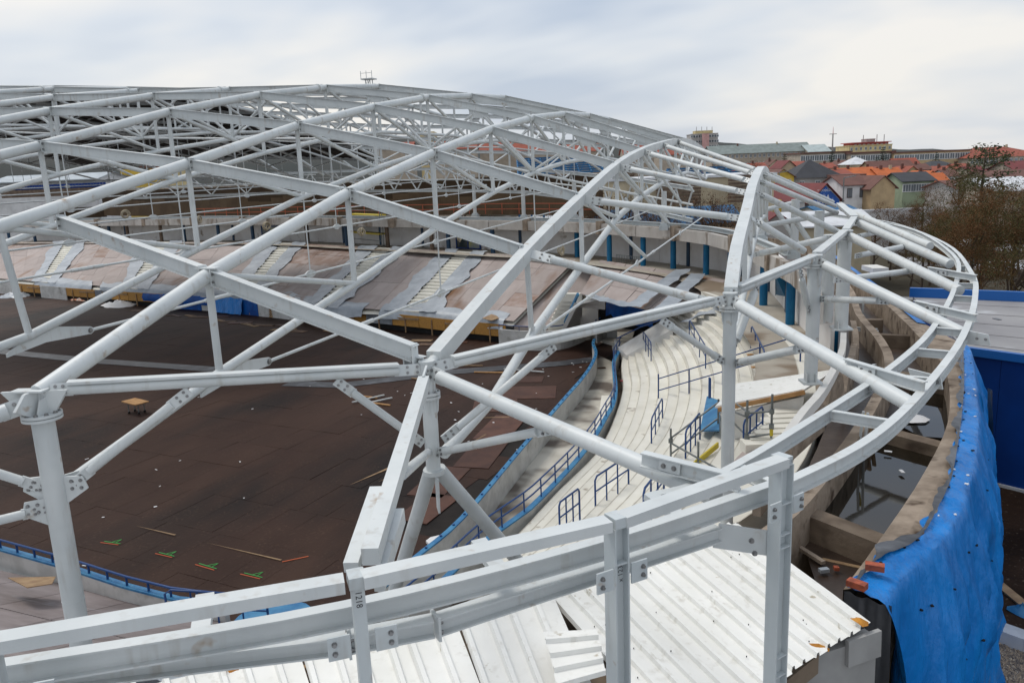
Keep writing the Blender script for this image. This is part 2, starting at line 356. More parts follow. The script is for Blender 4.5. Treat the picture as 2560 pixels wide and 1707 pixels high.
for k in range(0, -14, -1):
    lab = ('white tubular arch truss springing from the thick column at the left edge' if k == 0 else
           'white tubular arch truss, %s to the left of the box-section arch' % ORD[-k])
    js = [j for j in range(1, 15) if has(k, j)]
    top = [node(k, j)-Z*0.1 for j in js]
    yf = yfar(XK[k]); end = V((XK[k], yf, prof(yf)+WK[k]-0.2))
    start = COL1-Z*0.02 if k == 0 else top[0]+(top[0]-top[1])*0.75
    t = thing('arch_truss', lab, 'truss', (XK[k], 10.2, 7.9), 'tubular arch trusses of the open roof')
    part('top_chord', MB().ptube([start]+top+[end], 0.118, 12 if k > -4 else 8), 'steel', t)
    bs = [bot(k, j) for j in js]
    lo = V((XK[k], 7.42, 7.86)) if k == 0 else bs[0]-V((0, 3.0, 0.35 if k == -1 else 0.6))
    lend = end-Z*1.0-UD*0.3
    part('bottom_chord', MB().ptube([lo]+bs+[lend], 0.082, 10 if k > -4 else 6), 'steel', t)
    n = 8 if k > -3 else 5
    for i, j in enumerate(js):
        part('post', MB().tube(bs[i], top[i], 0.062, n), 'steel', t)
    for i in range(len(js)-1):
        if js[i] < 7: a, b = top[i], bs[i+1]
        elif js[i] == 7: continue
        else: a, b = top[i+1], bs[i]
        part('diagonal', MB().tube(a, b, 0.058, n), 'steel', t)
    if 5 in js:
        p = node(k, 5)-Z*0.1; q = lerp(p, node(k, 4)-Z*0.1, 0.12); d = (p-q).normalized()
        part('splice_flange', MB().tube(q-d*0.035, q+d*0.035, 0.165, 12), 'steel', t)
    # pin plate under the first panel point, tie rod, hangers with pin plates
    zt = bs[0].z-0.12
    if k == 0: zt = 8.42
    if k == -1: zt = 8.9
    p0 = bs[0]+UD*0.1
    part('tie_plate', MB().plate([p0+V((0,-0.6,-0.22)), p0+V((0,-0.1,0.02)), p0+V((0,0.25,0.10)), V((XK[k], p0.y+1.22, zt+0.075)), V((XK[k], p0.y+1.34, zt)), V((XK[k], p0.y+1.22, zt-0.07)), p0+V((0,0.2,-0.18)), p0+V((0,-0.6,-0.28))], 0.03), 'steel', t)
    ra, rb = V((XK[k], p0.y+1.2, zt)), V((XK[k], yf-1.4, zt+(0.25 if k == 0 else 0.45)))
    bolt(t, ra+V((0.015,0,0)), XD, 0.05, 0.04); bolt(t, ra-V((0.015,0,0)), -XD, 0.05, 0.04)
    part('tie_rod', MB().tube(ra, rb, 0.032, 8), 'steel', t)
    part('rod_coupler', MB().tube(lerp(ra,rb,0.07), lerp(ra,rb,0.09), 0.05, 8), 'steel', t)
    for j in (3, 5, 8, 10, 12):
        if j not in js: continue
        b = bot(k, j); q = lerp(ra, rb, (b.y-ra.y)/(rb.y-ra.y))
        if q.z > b.z-0.15: continue
        part('hanger_rod', MB().tube(b, q, 0.02, 6), 'steel', t)
        part('pin_plate', MB().plate([q+V((0,-0.34,0)), q+V((0,-0.1,0.1)), q+V((0,0.1,0.1)), q+V((0,0.34,0)), q+V((0,0.1,-0.1)), q+V((0,-0.1,-0.1))], 0.03), 'steel', t)

# purlins: one line of I-beams per j, each beam bolted between two arches
PNAME = ['lowest','second','third','fourth','fifth','sixth','seventh']
for j in range(1, 15):
    lab = ('white I-beam purlin line, %s up the near slope of the roof' % PNAME[j-1]) if j <= 7 else ('white I-beam purlin line, %s down the far slope from the crown' % ORD[j-8])
    t = thing('purlin_line', lab, 'beam', node(-2 if has(-2,j) else -4, j)-Z*0.3, 'purlin lines across the arches')
    for k in range(-13, 1):
        if not (has(k, j) and has(k+1, j)): continue
        a, b = node(k, j), node(k+1, j)
        if j == 1 and k == -1: a = V((XK[-1], 11.38, 11.14))
        if j == 1 and k == 0: b = lerp(a, b+Z*0.18, 0.955)
        d = (b-a).normalized()
        a2, b2 = a+d*0.12-Z*0.11, b-d*(0.12 if (j, k) != (1, 0) else 0)-Z*0.11
        bm = part('beam', MB().ibeam(a2, b2, 0.245, 0.165), 'steel', t)
        if k >= -4:
            for q, s_ in ((a2, -1), (b2, 1)):
                part('end_plate', MB().obox(q, d*0.012, d.cross(Z).normalized()*0.075, Z*0.14), 'steel', bm)
                if k >= -2 and j <= 3:
                    for u in (-1, 1): bolt(bm, q-d*s_*0.012+d.cross(Z).normalized()*0.045+Z*u*0.06, -d*s_, 0.02)
# cap plates on the tube at the near joints
for (k, j) in ((0,1), (0,2), (-1,2), (-2,2), (0,3), (-1,3)):
    n = node(k, j)
    o = solo('joint_saddle', 'flat steel saddle joining purlin and arch, %s purlin, %s' % (PNAME[j-1], 'arch at left column' if k == 0 else ORD[-k]+' arch to its left'), 'plate',
             MB().box(n+Z*0.012, (0.42, 0.145, 0.02), math.atan2((node(k+1,j)-n).y, (node(k+1,j)-n).x)), 'steel', 'purlin saddles')
# struts of the lengthwise bracing: V from the middle of a purlin to the bottom chord joints
cnt = 0
for j in (5, 10):
    for k in range(-8, 1):
        if not (has(k, j) and has(k+1, j)): continue
        m = lerp(node(k, j), node(k+1, j), 0.5)-Z*0.25
        t = thing('v_brace', 'white V brace under the %s purlin line, %s bay from the box arch' % ('fifth near' if j == 5 else 'third far', ORD[-k]), 'brace', m-Z*1.6, 'V braces below the purlins')
        d = (node(k+1,j)-node(k,j)).normalized()
        part('gusset_plate', MB().plate([m-d*0.4+Z*0.03, m+d*0.4+Z*0.03, m+d*0.3-Z*0.22, m-d*0.3-Z*0.22], 0.02), 'steel', t)
        part('strut', MB().tube(m-d*0.22-Z*0.12, bot(k,j)+Z*0.08, 0.05, 6), 'steel', t)
        part('strut', MB().tube(m+d*0.22-Z*0.12, (bot(k+1,j) if k < 0 else node(1,j)-Z*1.6)+Z*0.08, 0.05, 6), 'steel', t)
        if k > -7: part('bottom_tube', MB().tube(bot(k,j), bot(k+1,j) if k < 0 else node(1,j)-Z*1.6, 0.05, 6), 'steel', t)

# box-section arches at the end bays
def box_arch(pts, w, h, lab, bz, loc, posts_from, r=0.08):
    t = thing('box_arch', lab, 'arch', loc, 'box-section end arches')
    part('box_chord', MB().sweep([p-Z*0.12 for p in smooth_path(pts, 3)], [(-w/2,-h/2),(-w/2,h/2),(w/2,h/2),(w/2,-h/2)]), 'steel', t)
    return t
bp = [COL2+V((0.0,0.24,0.10))]+[node(1,j) for j in range(2, 11) if has(1,j)]
yf1 = yfar(XK[1]); bp.append(V((XK[1], yf1, prof(yf1)+WK[1]-0.2)))
t = box_arch(bp, 0.22, 0.25, 'broad white box-section arch rising from the central column', 0, COL2, 2)
lowpts = [V((-4.92, 10.6, 7.42)), V((-4.92, 12.75, 7.64)), V((-4.92, 15.15, 8.32))]+[node(1,j)-Z*(1.75 if j == 3 else 1.6) for j in range(3, 11) if has(1,j)]
part('stub_tube', MB().tube(COL2+V((0,0.05,-0.08)), COL2+V((0,0.34,0.0)), 0.085, 12), 'steel', t)
part('bottom_chord', MB().ptube(lowpts+[V((XK[1], yf1-0.5, prof(yf1)+WK[1]-1.3))], 0.095, 12), 'steel', t)
for j in range(2, 11):
    if not has(1,j): continue
    n = node(1,j)-Z*0.2; b = lowpts[j]
    part('post', MB().tube(n, b, 0.06, 8), 'steel', t)
    if j < 7: part('diagonal', MB().tube(n, lowpts[j+1], 0.06, 8), 'steel', t)
    elif j > 7: part('diagonal', MB().tube(n, lowpts[j-1], 0.06, 8), 'steel', t)
# tie rod of the box arch, with turnbuckle
ra, rb = V((-4.92, 15.9, 8.27)), V((-4.92, yf1-1.2, 8.5))
part('tie_rod', MB().tube(ra, rb, 0.034, 8), 'steel', t)
for q in (0.12, 0.42): part('rod_coupler', MB().tube(lerp(ra,rb,q), lerp(ra,rb,q+0.018), 0.055, 8), 'steel', t)
for q in (0.33, 0.66): part('pin_plate', MB().plate([lerp(ra,rb,q)+V(o) for o in ((0,-.36,0),(0,-.1,.11),(0,.1,.11),(0,.36,0),(0,.1,-.11),(0,-.1,-.11))], 0.03), 'steel', t)
part('tie_plate', MB().plate([V((-4.92,14.7,8.15)),V((-4.92,15.1,8.5)),V((-4.92,16.1,8.36)),V((-4.92,16.1,8.18))], 0.03), 'steel', t)
B2X = COL3.x
bz = [(14.6,9.25),(16.4,9.95),(19.45,10.42),(22.0,10.90),(24.3,11.13),(26.6,11.30),(29.4,11.36),(33,11.20),(36,10.8),(39,10.1)]
b2 = [V((B2X, y, z)) for y, z in bz]; b2[0] = COL3+V((0,0.12,0.08))
t2 = box_arch(b2, 0.24, 0.30, 'tall white box-section arch seen nearly end-on above the right-hand column', 0, COL3, 1)
low2 = [V((B2X, y, z-1.75)) for y, z in bz[2:9]]
part('bottom_chord', MB().ptube([COL3+V((0,0.3,-1.2))]+low2, 0.085, 10), 'steel', t2)
for i, (y, z) in enumerate(bz[2:9]):
    part('post', MB().beam((B2X,y,z-0.3), (B2X,y,z-1.75), 0.11, 0.11), 'steel', t2)
    if i < 6: part('diagonal', MB().tube((B2X,y,z-0.3), low2[min(i+1,6)], 0.055, 8), 'steel', t2)

# tubes from the first box arch across to the second
n2 = [COL3+V((-0.16,-0.02,-0.05))]+b2[2:8]
for i, j in enumerate(range(2, 8)):
    a = node(1,j)+V((0.11,0,-0.14)); b = V(n2[i])+V((-0.12,0,-0.12)); d = (b-a).normalized()
    t = thing('bay_tube', 'white tube sloping between the two box arches, %s up from the ring' % ORD[i], 'tube', a-Z*0.2, 'tubes between the box arches')
    part('tube', MB().tube(a+d*0.42, b-d*0.3, 0.082, 12), 'steel', t)
    sd_ = d.cross(Z) if i else Z
    side = -UD if i > 0 else V((0.3,-1,0.9))
    splice(t, a-d*0.02, a+d*0.46, side, 0.20, th=0.03, br=0.022)
    splice(t, b-d*0.38, b+d*0.02, Z*0.6-UD, 0.16, th=0.03, br=0.02)
    if j >= 3: part('knee_tube', MB().tube(a+d*0.1-Z*0.1, lerp(a,b,0.30)+V((0,2.2,-1.5)), 0.05, 6), 'steel', t)
# tubes from the second box arch down to the ring of columns
COL6, COL7, COL8 = V((-0.18,60.50,9.60)), V((-3.39,98.66,9.80)), V((1.02,36.11,9.55))
tg = [(b2[2], (0.30,20.46,9.42)), (b2[3], (1.29,25.40,9.45)), (b2[4], (1.63,33.49,9.50)), (b2[5], (1.78,38.23,9.50)), (b2[7], (1.79,40.73,9.55))]
for i, (a, b) in enumerate(tg):
    a = V(a)+V((0.12,0,-0.12)); b = V(b); d = (b-a).normalized()
    t = thing('hip_tube', 'white hip tube falling from the tall end-on arch to the ring columns, %s up' % ORD[i], 'tube', b-Z*0.1, 'hip tubes at the roof end')
    part('tube', MB().tube(a+d*0.3, b, 0.085, 12), 'steel', t)
    splice(t, a, a+d*0.36, Z*0.8-UD*0.6, 0.16, br=0.02)

# ------------------------------------------------------------------ columns
def column(pos, zf, zb, r, lab, fl_r=0.17, low=None, bolts=8, cap=True, n=16):
    pos = V(pos); t = thing('column', lab, 'column', (pos.x, pos.y, zb))
    part('shaft', MB().tube((pos.x,pos.y,zb), (pos.x,pos.y,zf-0.03), r, n), 'steel', t)
    fl = part('flange', MB().tube((pos.x,pos.y,zf-0.055), (pos.x,pos.y,zf-0.012), fl_r, 20).tube((pos.x,pos.y,zf+0.0), (pos.x,pos.y,zf+0.043), fl_r, 20), 'steel', t)
    for i in range(bolts):
        a = 2*math.pi*(i+0.5)/bolts; q = V((pos.x+math.cos(a)*fl_r*0.83, pos.y+math.sin(a)*fl_r*0.83, zf+0.043)); bolt(fl, q, Z, 0.021, 0.03)
    if cap: part('head', MB().tube((pos.x,pos.y,zf+0.043), (pos.x,pos.y,pos.z), r*0.98, n), 'steel', t); part('cap_plate', MB().tube((pos.x,pos.y,pos.z), (pos.x,pos.y,pos.z+0.03), r*1.12, n), 'steel', t)
    for a in (0.4, 1.97, 3.54, 5.11):
        d = V((math.cos(a), math.sin(a), 0)); b = V((pos.x,pos.y,zf-0.055))+d*r
        part('stiffener', MB().plate([b, b+d*0.04, b+d*0.02-Z*0.2, b-Z*0.24], 0.015), 'steel', t)
    return t
# central column: head, flange, lower flange and a fork of two legs
t = column(COL2, 8.46, 7.30, 0.108, 'white forked tube column in the centre where the broad box arch starts')
part('lower_flange', MB().tube((COL2.x,COL2.y,7.235), (COL2.x,COL2.y,7.30), 0.16, 20), 'steel', t)
for q in ((-6.28,11.16,4.60), (-4.27,12.40,4.60)):
    q = V(q); a = V((COL2.x,COL2.y,7.26)); a2 = a+(V((q.x,q.y,7.2))-a)*0.05
    part('leg', MB().tube(a2, q, 0.112, 16), 'steel', t)
part('fork_stiffener', MB().plate([V((COL2.x+0.06,COL2.y-0.07,7.24)), V((COL2.x+0.13,COL2.y-0.14,7.2)), V((COL2.x+0.11,COL2.y-0.12,6.66)), V((COL2.x+0.06,COL2.y-0.07,6.74))], 0.03), 'steel', t)
part('stub_beam', MB().ibeam(COL2+V((-0.06,0.02,-0.02)), COL2+V((-0.36,0.12,-0.01)), 0.19, 0.14), 'steel', t)
part('stub_plate', MB().obox(COL2+V((-0.37,0.12,-0.01)), V((0.012,-0.004,0)), V((0.025,0.075,0)), Z*0.13), 'steel', t)
# left column: big flange and shaped head plates
t = thing('column', 'thick white column at the left edge with a bolted round flange', 'column', (COL1.x, COL1.y, 2.2))
part('shaft', MB().tube((COL1.x,COL1.y,2.2), (COL1.x,COL1.y,8.80), 0.135, 20), 'steel', t)
part('weld_ring', MB().tube((COL1.x,COL1.y,6.30), (COL1.x,COL1.y,6.312), 0.139, 20), 'steel', t)
fl = part('flange', MB().tube((COL1.x,COL1.y,8.79), (COL1.x,COL1.y,8.825), 0.235, 28).tube((COL1.x,COL1.y,8.835), (COL1.x,COL1.y,8.87), 0.235, 28), 'steel', t)
for i in range(10):
    a = 2*math.pi*i/10+0.2; bolt(fl, V((COL1.x+math.cos(a)*0.19, COL1.y+math.sin(a)*0.19, 8.87)), Z, 0.026, 0.035)
hd = COL1+Z*0.0
part('head', MB().beam(V((COL1.x-0.2,COL1.y-0.02,8.87)), V((COL1.x-0.2,COL1.y-0.02,9.12)), 0.001, 0.001).plate([V((COL1.x-0.42,COL1.y-0.16,9.16)), V((COL1.x+0.36,COL1.y+0.12,9.16)), V((COL1.x+0.17,COL1.y+0.06,8.87)), V((COL1.x-0.19,COL1.y-0.08,8.87))], 0.05), 'steel', t)
part('head_plate', MB().plate([V((COL1.x,COL1.y-0.36,8.98)), V((COL1.x,COL1.y-0.2,9.16)), V((COL1.x,COL1.y+0.3,9.24)), V((COL1.x,COL1.y+0.16,8.87)), V((COL1.x,COL1.y-0.18,8.87))], 0.05), 'steel', t)
part('top_plate', MB().box((COL1.x-0.05,COL1.y-0.07,9.175), (0.42,0.17,0.02), 0.25), 'steel', t)
part('rib_plate', MB().plate([V((COL1.x+0.10,COL1.y-0.15,8.87)), V((COL1.x+0.10,COL1.y-0.08,9.06)), V((COL1.x+0.10,COL1.y+0.05,9.1)), V((COL1.x+0.10,COL1.y+0.05,8.87))], 0.025), 'steel', t)
g = V((COL1.x, COL1.y, 7.84))
for d, zz in ((V((0.86,0.5,0)),0.0), (V((-0.9,-0.3,0)),0.02), (V((-0.75,-0.6,0)),-0.26), (V((0.1,1,0)),-0.02)):
    d.normalize(); a = g+Z*zz
    gp = part('gusset_plate', MB().plate([a+d*0.12+Z*0.17, a+d*0.36+Z*0.15, a+d*0.40-Z*0.02, a+d*0.12-Z*0.2], 0.03), 'steel', t)
    nn = d.cross(Z); nn = nn if nn.dot(V((0,0,0))-a) > 0 else -nn
    for i in (-1,1):
        for j in (-1,1): bolt(gp, a+d*(0.27+0.055*i)+Z*(0.05+0.05*j)+nn*0.015, nn, 0.022)
# right-hand column and the two behind it
column(COL3, COL3.z-0.25, 3.6, 0.12, 'tall white column with round flange standing in the middle of the pale terrace', 0.195)
part_t = column(COL4, COL4.z-0.20, 6.6, 0.145, 'white column with round flange on the broken concrete parapet, left of the double column', 0.235)
part('base_shoe', MB().box((COL4.x,COL4.y,6.66), (0.42,0.42,0.05), 0.3).box((COL4.x-0.1,COL4.y-0.16,6.78), (0.02,0.14,0.2), 0.3).box((COL4.x+0.1,COL4.y-0.13,6.78), (0.02,0.14,0.2), 0.3), 'steel', part_t)
part_t = column(COL5, COL5.z-0.22, 6.6, 0.19, 'widest white column at the bend of the ring, two shafts side by side', 0.26)
part('side_shaft', MB().tube(V((COL5.x-0.36,COL5.y+1.2,6.6)), V((COL5.x-0.36,COL5.y+1.2,9.3)), 0.19, 14), 'steel', part_t)
part('base_shoe', MB().box((COL5.x,COL5.y,6.66), (0.55,0.55,0.05), 0.2).box((COL5.x-0.1,COL5.y-0.24,6.8), (0.02,0.16,0.22), 0.2), 'steel', part_t)

# ------------------------------------------------------------------ ring beams between the columns: tube with a flat plate on top
def ring_beam(a, b, lab, r=0.08, w=0.19, ga=0.34, gb=0.34):
    a, b = V(a), V(b); d = (b-a).normalized(); nn = d.cross(Z).normalized()
    nn = nn if nn.dot(-a) > 0 else -nn
    t = thing('ring_beam', lab, 'beam', lerp(a,b,0.5)-Z*0.2, 'ring beams between the columns')
    a2, b2 = a+d*ga, b-d*gb
    part('tube', MB().tube(a2, b2, r, 14), 'steel', t)
    part('top_plate', MB().beam(a2, b2, w, 0.035, Z, (0, r+0.012)), 'steel', t)
    for p, q in ((a+d*0.06, a2+d*0.06), (b-d*0.06, b2-d*0.06)): splice(t, q, p, nn+Z*0.35, 0.165, br=0.019)
    return t
ring_beam(COL1+V((0.1,0.02,0.02)), COL2+V((0,0,-0.10)), 'white ring beam running level from the left column to the central column', 0.075, 0.17, 0.25, 0.42)
ring_beam(COL2+V((0,0,-0.10)), COL3+V((0,0,-0.08)), 'white ring beam from the central column up to the terrace column', 0.075, 0.17, 0.42, 0.42)
ring_beam(COL3+V((0,0,0.0)), COL4+V((0,0,-0.06)), 'white ring beam between the terrace column and the parapet column', 0.075, 0.2, 0.32, 0.2)
ring_beam(COL4+V((0,0,-0.04)), COL5+V((0,0,-0.04)), 'short white ring beam up to the double column', 0.075, 0.2, 0.25, 0.2)
C5B = V((1.97,29.14,9.55)); C5C = V((1.87,36.64,9.60))
ring_beam(COL5+V((0,0,-0.04)), C5B, 'short white ring beam past the double column', 0.075, 0.2, 0.1, 0.1)
ring_beam(C5B, C5C, 'farthest white ring beam closing round behind the double column', 0.09, 0.26, 0.1, 0.1)
# knee braces
def brace(name, a, b, r, lab, grp, ends=(True, True)):
    a, b = V(a), V(b); d = (b-a).normalized(); nn = d.cross(Z).normalized(); nn = nn if nn.dot(-a) > 0 else -nn
    t = thing(name, lab, 'brace', a if a.z < b.z else b, grp)
    part('tube', MB().tube(a+d*(0.22 if ends[0] else 0), b-d*(0.22 if ends[1] else 0), r, 12), 'steel', t)
    if ends[0]: splice(t, a+d*0.26, a-d*0.06, nn, 0.14, br=0.018)
    if ends[1]: splice(t, b-d*0.26, b+d*0.06, nn, 0.14, br=0.018)
    return t
KG = 'knee braces at the column heads'
r12 = lambda q: lerp(COL1+V((0.1,0.02,0.02)), COL2+V((0,0,-0.10)), q)
r23 = lambda q: lerp(COL2+V((0,0,-0.10)), COL3+V((0,0,-0.08)), q)
r34 = lambda q: lerp(COL3, COL4+V((0,0,-0.06)), q)
brace('knee_brace', V((COL1.x+0.2,COL1.y+0.14,7.9)), r12(0.33)-Z*0.15, 0.06, 'white knee brace rising from the left column to the level ring beam', KG)
brace('knee_brace', V((COL2.x-0.14,COL2.y-0.1,7.76)), r12(0.74)-Z*0.13, 0.058, 'white knee brace falling from the level ring beam to the central column', KG)
brace('knee_brace', V((COL2.x+0.16,COL2.y+0.16,7.76)), r23(0.36)-Z*0.13, 0.06, 'white knee brace from the central column up to the rising ring beam', KG)
brace('knee_brace', V((COL3.x-0.12,COL3.y-0.12,8.05)), r23(0.74)-Z*0.13, 0.062, 'white knee brace from the rising ring beam down to the terrace column', KG)
brace('knee_brace', V((COL3.x+0.05,COL3.y+0.12,8.2)), r34(0.22)+V((0.1,0.3,-0.02)), 0.08, 'steep white knee brace just right of the terrace column', KG)
brace('knee_brace', V((COL4.x-0.1,COL4.y-0.14,8.3)), r34(0.80)-Z*0.15, 0.07, 'white knee brace meeting the parapet column', KG)
brace('knee_brace', V((COL1.x-0.15,COL1.y-0.05,7.88)), V((COL1.x-1.3,COL1.y-0.9,8.7)), 0.06, 'white knee brace left of the left column running out of the picture', KG)
brace('knee_brace', V((COL1.x-0.12,COL1.y-0.08,7.6)), V((COL1.x-1.5,COL1.y-1.6,7.5)), 0.06, 'lower white tube left of the left column running out of the picture', KG)

# ------------------------------------------------------------------ eave rafters and struts
def rafter(a, b, r, lab, ga=0.36):
    a, b = V(a), V(b); d = (b-a).normalized(); nn = d.cross(Z).normalized(); nn = nn if nn.dot(-a) > 0 else -nn
    t = thing('eave_rafter', lab, 'tube', b-Z*0.15, 'eave rafters from columns to ring')
    part('tube', MB().tube(a+d*ga, b+d*0.22, r, 16), 'steel', t)
    splice(t, a+d*(ga+0.08), a+d*0.06, nn+Z*0.25, 0.21, br=0.023)
    return t
RG = {}
R2E, R3E, R4E = V((-0.78,7.42,8.52)), V((1.39,11.00,8.52)), V((2.81,15.63,8.52))
rafter(COL2+V((0,0,-0.14)), R2E, 0.098, 'thick white eave rafter sloping right from the central column')
rafter(COL3+V((0,0,-0.10)), R3E, 0.105, 'thick white eave rafter sloping right from the terrace column')
rafter(COL4+V((0,0,-0.10)), R4E, 0.108, 'thick white eave rafter sloping right from the parapet column')
rafter(COL5+V((0,0,-0.08)), V((3.53,20.30,8.58)), 0.12, 'thick white eave rafter sloping right from the double column')
rafter(C5B+V((0,0,-0.06)), V((4.07,24.92,8.62)), 0.13, 'thick white eave rafter behind the double column, lower of the far pair')
rafter(C5C+V((0,0,-0.06)), V((4.23,29.43,8.65)), 0.13, 'thick white eave rafter behind the double column, upper of the far pair')
rafter(COL1+V((0,0,-0.10)), COL1+V((-1.2,-1.9,-0.55)), 0.10, 'thick white eave rafter running down past the left edge')
SG = 'horizontal struts under the eave rafters'
brace('eave_strut', V((COL2.x+0.1,COL2.y-0.02,7.58)), lerp(COL2+V((0,0,-0.14)), R2E, 0.52)+V((0.1,0,-0.1)), 0.058, 'level white strut right of the central column under its rafter', SG)
brace('eave_strut', V((COL3.x+0.12,COL3.y,7.98)), lerp(COL3+V((0,0,-0.1)), R3E, 0.52)+V((0,0,-0.08)), 0.07, 'level white strut right of the terrace column under its rafter', SG)
brace('eave_strut', V((COL4.x+0.15,COL4.y,8.55)), lerp(COL4+V((0,0,-0.1)), R4E, 0.56)+V((0,0,-0.1)), 0.07, 'level white strut right of the parapet column under its rafter', SG)
brace('eave_strut', V((1.05,20.66,8.70)), V((3.05,22.17,8.75)), 0.075, 'white strut right of the double column, lower one', SG)
brace('eave_strut', V((1.71,24.01,8.90)), V((3.22,26.51,8.90)), 0.08, 'white strut right of the double column, middle one', SG)
brace('eave_strut', V((1.94,27.65,9.10)), V((2.64,29.02,9.10)), 0.08, 'white strut right of the double column, upper one', SG)
CT = 'cross tubes inside the roof end'
brace('cross_tube', V((-1.06,24.34,8.90)), V((1.17,24.41,9.40)), 0.09, 'slim white cross tube from the tall end-on arch to the double column, lowest of three', CT)
brace('cross_tube', V((-1.03,29.94,9.30)), V((1.60,33.50,9.50)), 0.10, 'slim white cross tube from the tall end-on arch to the double column, middle of three', CT, (False, False))
brace('cross_tube', V((-1.16,36.13,9.50)), V((0.51,40.23,9.70)), 0.10, 'slim white cross tube from the tall end-on arch to the double column, top of three', CT, (False, False))
# box rafter that comes from the central column towards the viewer
a, b = COL2+V((0.03,-0.05,-0.10)), V((-3.28,5.47,8.46)); d = (b-a).normalized()
t = thing('box_rafter', 'white box-section eave rafter dropping towards the front from the central column', 'beam', b-Z*0.2)
part('box', MB().beam(a+d*0.5, b, 0.15, 0.16), 'steel', t)
splice(t, a+d*0.56, a+d*0.08, V((1,0.4,0)), 0.2, br=0.022)
part('socket', MB().beam(lerp(a,b,0.77)+V((-0.14,0,0.02)), b+V((-0.17,-0.04,-0.1)), 0.13, 0.10), 'steel', t)
part('socket', MB().beam(lerp(a,b,0.80)+V((0.10,0.05,-0.16)), b+V((0.06,0,-0.24)), 0.09, 0.16), 'steel', t)
part('back_strut', MB().tube(V((COL2.x-0.02,COL2.y-0.1,7.60)), lerp(a,b,0.6)-Z*0.2, 0.062, 12), 'steel', t)

# ------------------------------------------------------------------ eave ring: two curved beams with rungs, in plan a long curve
outer_px = [(-6.3,2.35,8.6),(-4.76,3.31,8.6),(-2.96,4.52,8.6),(-1.38,6.01,8.6),(-0.11,7.52,8.6), (0.12,7.76,8.60), (0.89,9.11,8.60), (1.68,11.21,8.60), (2.73,14.68,8.60), (3.68,18.82,8.60), (4.36,23.02,8.60), (4.92,30.42,8.60), (4.29,39.92,8.60), (2.41,46.12,8.60)]
inner_px = [(-1.15,7.02,8.6), (-0.63,7.63,8.60), (0.37,9.84,8.60), (1.53,12.70,8.60), (2.52,15.89,8.60), (3.78,21.47,8.60), (4.62,27.10,8.60), (4.68,35.90,8.60), (3.41,42.49,8.60), (2.06,47.24,8.60)]
outer, inner = smooth_path(outer_px, 5), smooth_path(inner_px, 5)
er = thing('eave_ring', 'curved white steel eave ring of two parallel beams with rungs sweeping round the right', 'ring', V((-0.1,7.5,8.5)))
ou, ir = [V(p)-Z*0.08 for p in outer], [V(p)-Z*0.08 for p in inner]
def cut(pts, a, b): return [along(pts, a+(b-a)*i/24) for i in range(25)]
part('outer_beam', MB().sI(ou, 0.17, 0.11), 'steel', er)
part('inner_beam', MB().sI(ir, 0.16, 0.10), 'steel', er)
def nearest(pts, p): return min(range(len(pts)), key=lambda i: (V(pts[i])-p).length)
oo = resample(ou, 240); ii = resample(ir, 240)
fr = [0.03,0.085,0.135,0.18,0.225,0.27,0.315,0.36,0.40,0.44,0.48,0.52,0.56,0.60,0.64,0.68,0.72,0.76,0.80,0.84,0.88,0.92,0.96]
for p in (V((-3.75,4.02,8.56)), V((-2.05,5.42,8.56)), V((-0.75,6.72,8.56))):
    o_ = oo[nearest(oo, p)]; d_ = (oo[nearest(oo, p)+1]-oo[nearest(oo, p)]).normalized(); n_ = V((-d_.y,d_.x,0))
    part('cross_plate', MB().beam(o_+n_*0.05+Z*0.03, o_+n_*0.45+Z*0.10, 0.13, 0.06), 'steel', er)
for q in fr:
    p = along(ii, q); o_ = oo[nearest(oo, p)]; d = (o_-p).normalized()
    part('rung', MB().ibeam(p+d*0.05, o_-d*0.05, 0.13, 0.075), 'steel', er)
OG = 'outrigger beams over the eave ring'
for i, (p, q, lab) in enumerate((((-1.34,7.54,8.74), (-0.38,7.26,8.68), 'white outrigger I-beam at the end of the central column rafter'), ((0.77,11.88,8.75), (1.68,11.09,8.66), 'white outrigger I-beam at the end of the terrace column rafter'),
        ((2.31,17.07,8.74), (3.19,16.07,8.66), 'white outrigger I-beam at the end of the parapet column rafter'), ((3.25,22.17,8.76), (4.14,21.25,8.68), 'white outrigger I-beam at the end of the double column rafter'))):
    p, q = V(p), V(q); d = (q-p).normalized(); nn = d.cross(Z); nn = nn if nn.dot(-p) > 0 else -nn
    t = thing('outrigger', lab, 'beam', p-Z*0.1, OG)
    part('beam', MB().ibeam(p, q, 0.15, 0.10), 'steel', t)
    part('bolt_plate', MB().beam(lerp(p,q,0.2)+nn*0.03, lerp(p,q,0.42)+nn*0.03, 0.02, 0.11), 'steel', t)
    for s_ in (0.25, 0.36): bolt(t, lerp(p,q,s_)+nn*0.04, nn, 0.024)
for i, (p, lab) in enumerate((((1.74,12.30,8.50), 'bolted lug plate outside the eave ring at the terrace column rafter'), ((2.92,15.32,8.50), 'bolted lug plate outside the eave ring at the parapet column rafter'))):
    p = V(p); t = thing('lug_plate', lab, 'plate', p-Z*0.1, 'lug plates outside the ring')
    part('plate', MB().plate([p+V((-0.1,0.05,0.1)), p+V((0.28,-0.2,0.06)), p+V((0.32,-0.22,-0.12)), p+V((0.0,0,-0.16))], 0.025), 'steel', t)
    for s_ in (0.12, 0.24): bolt(t, p+V((s_,-0.12-s_*0.4,-0.02)), V((-0.5,-0.8,0.2)), 0.022)

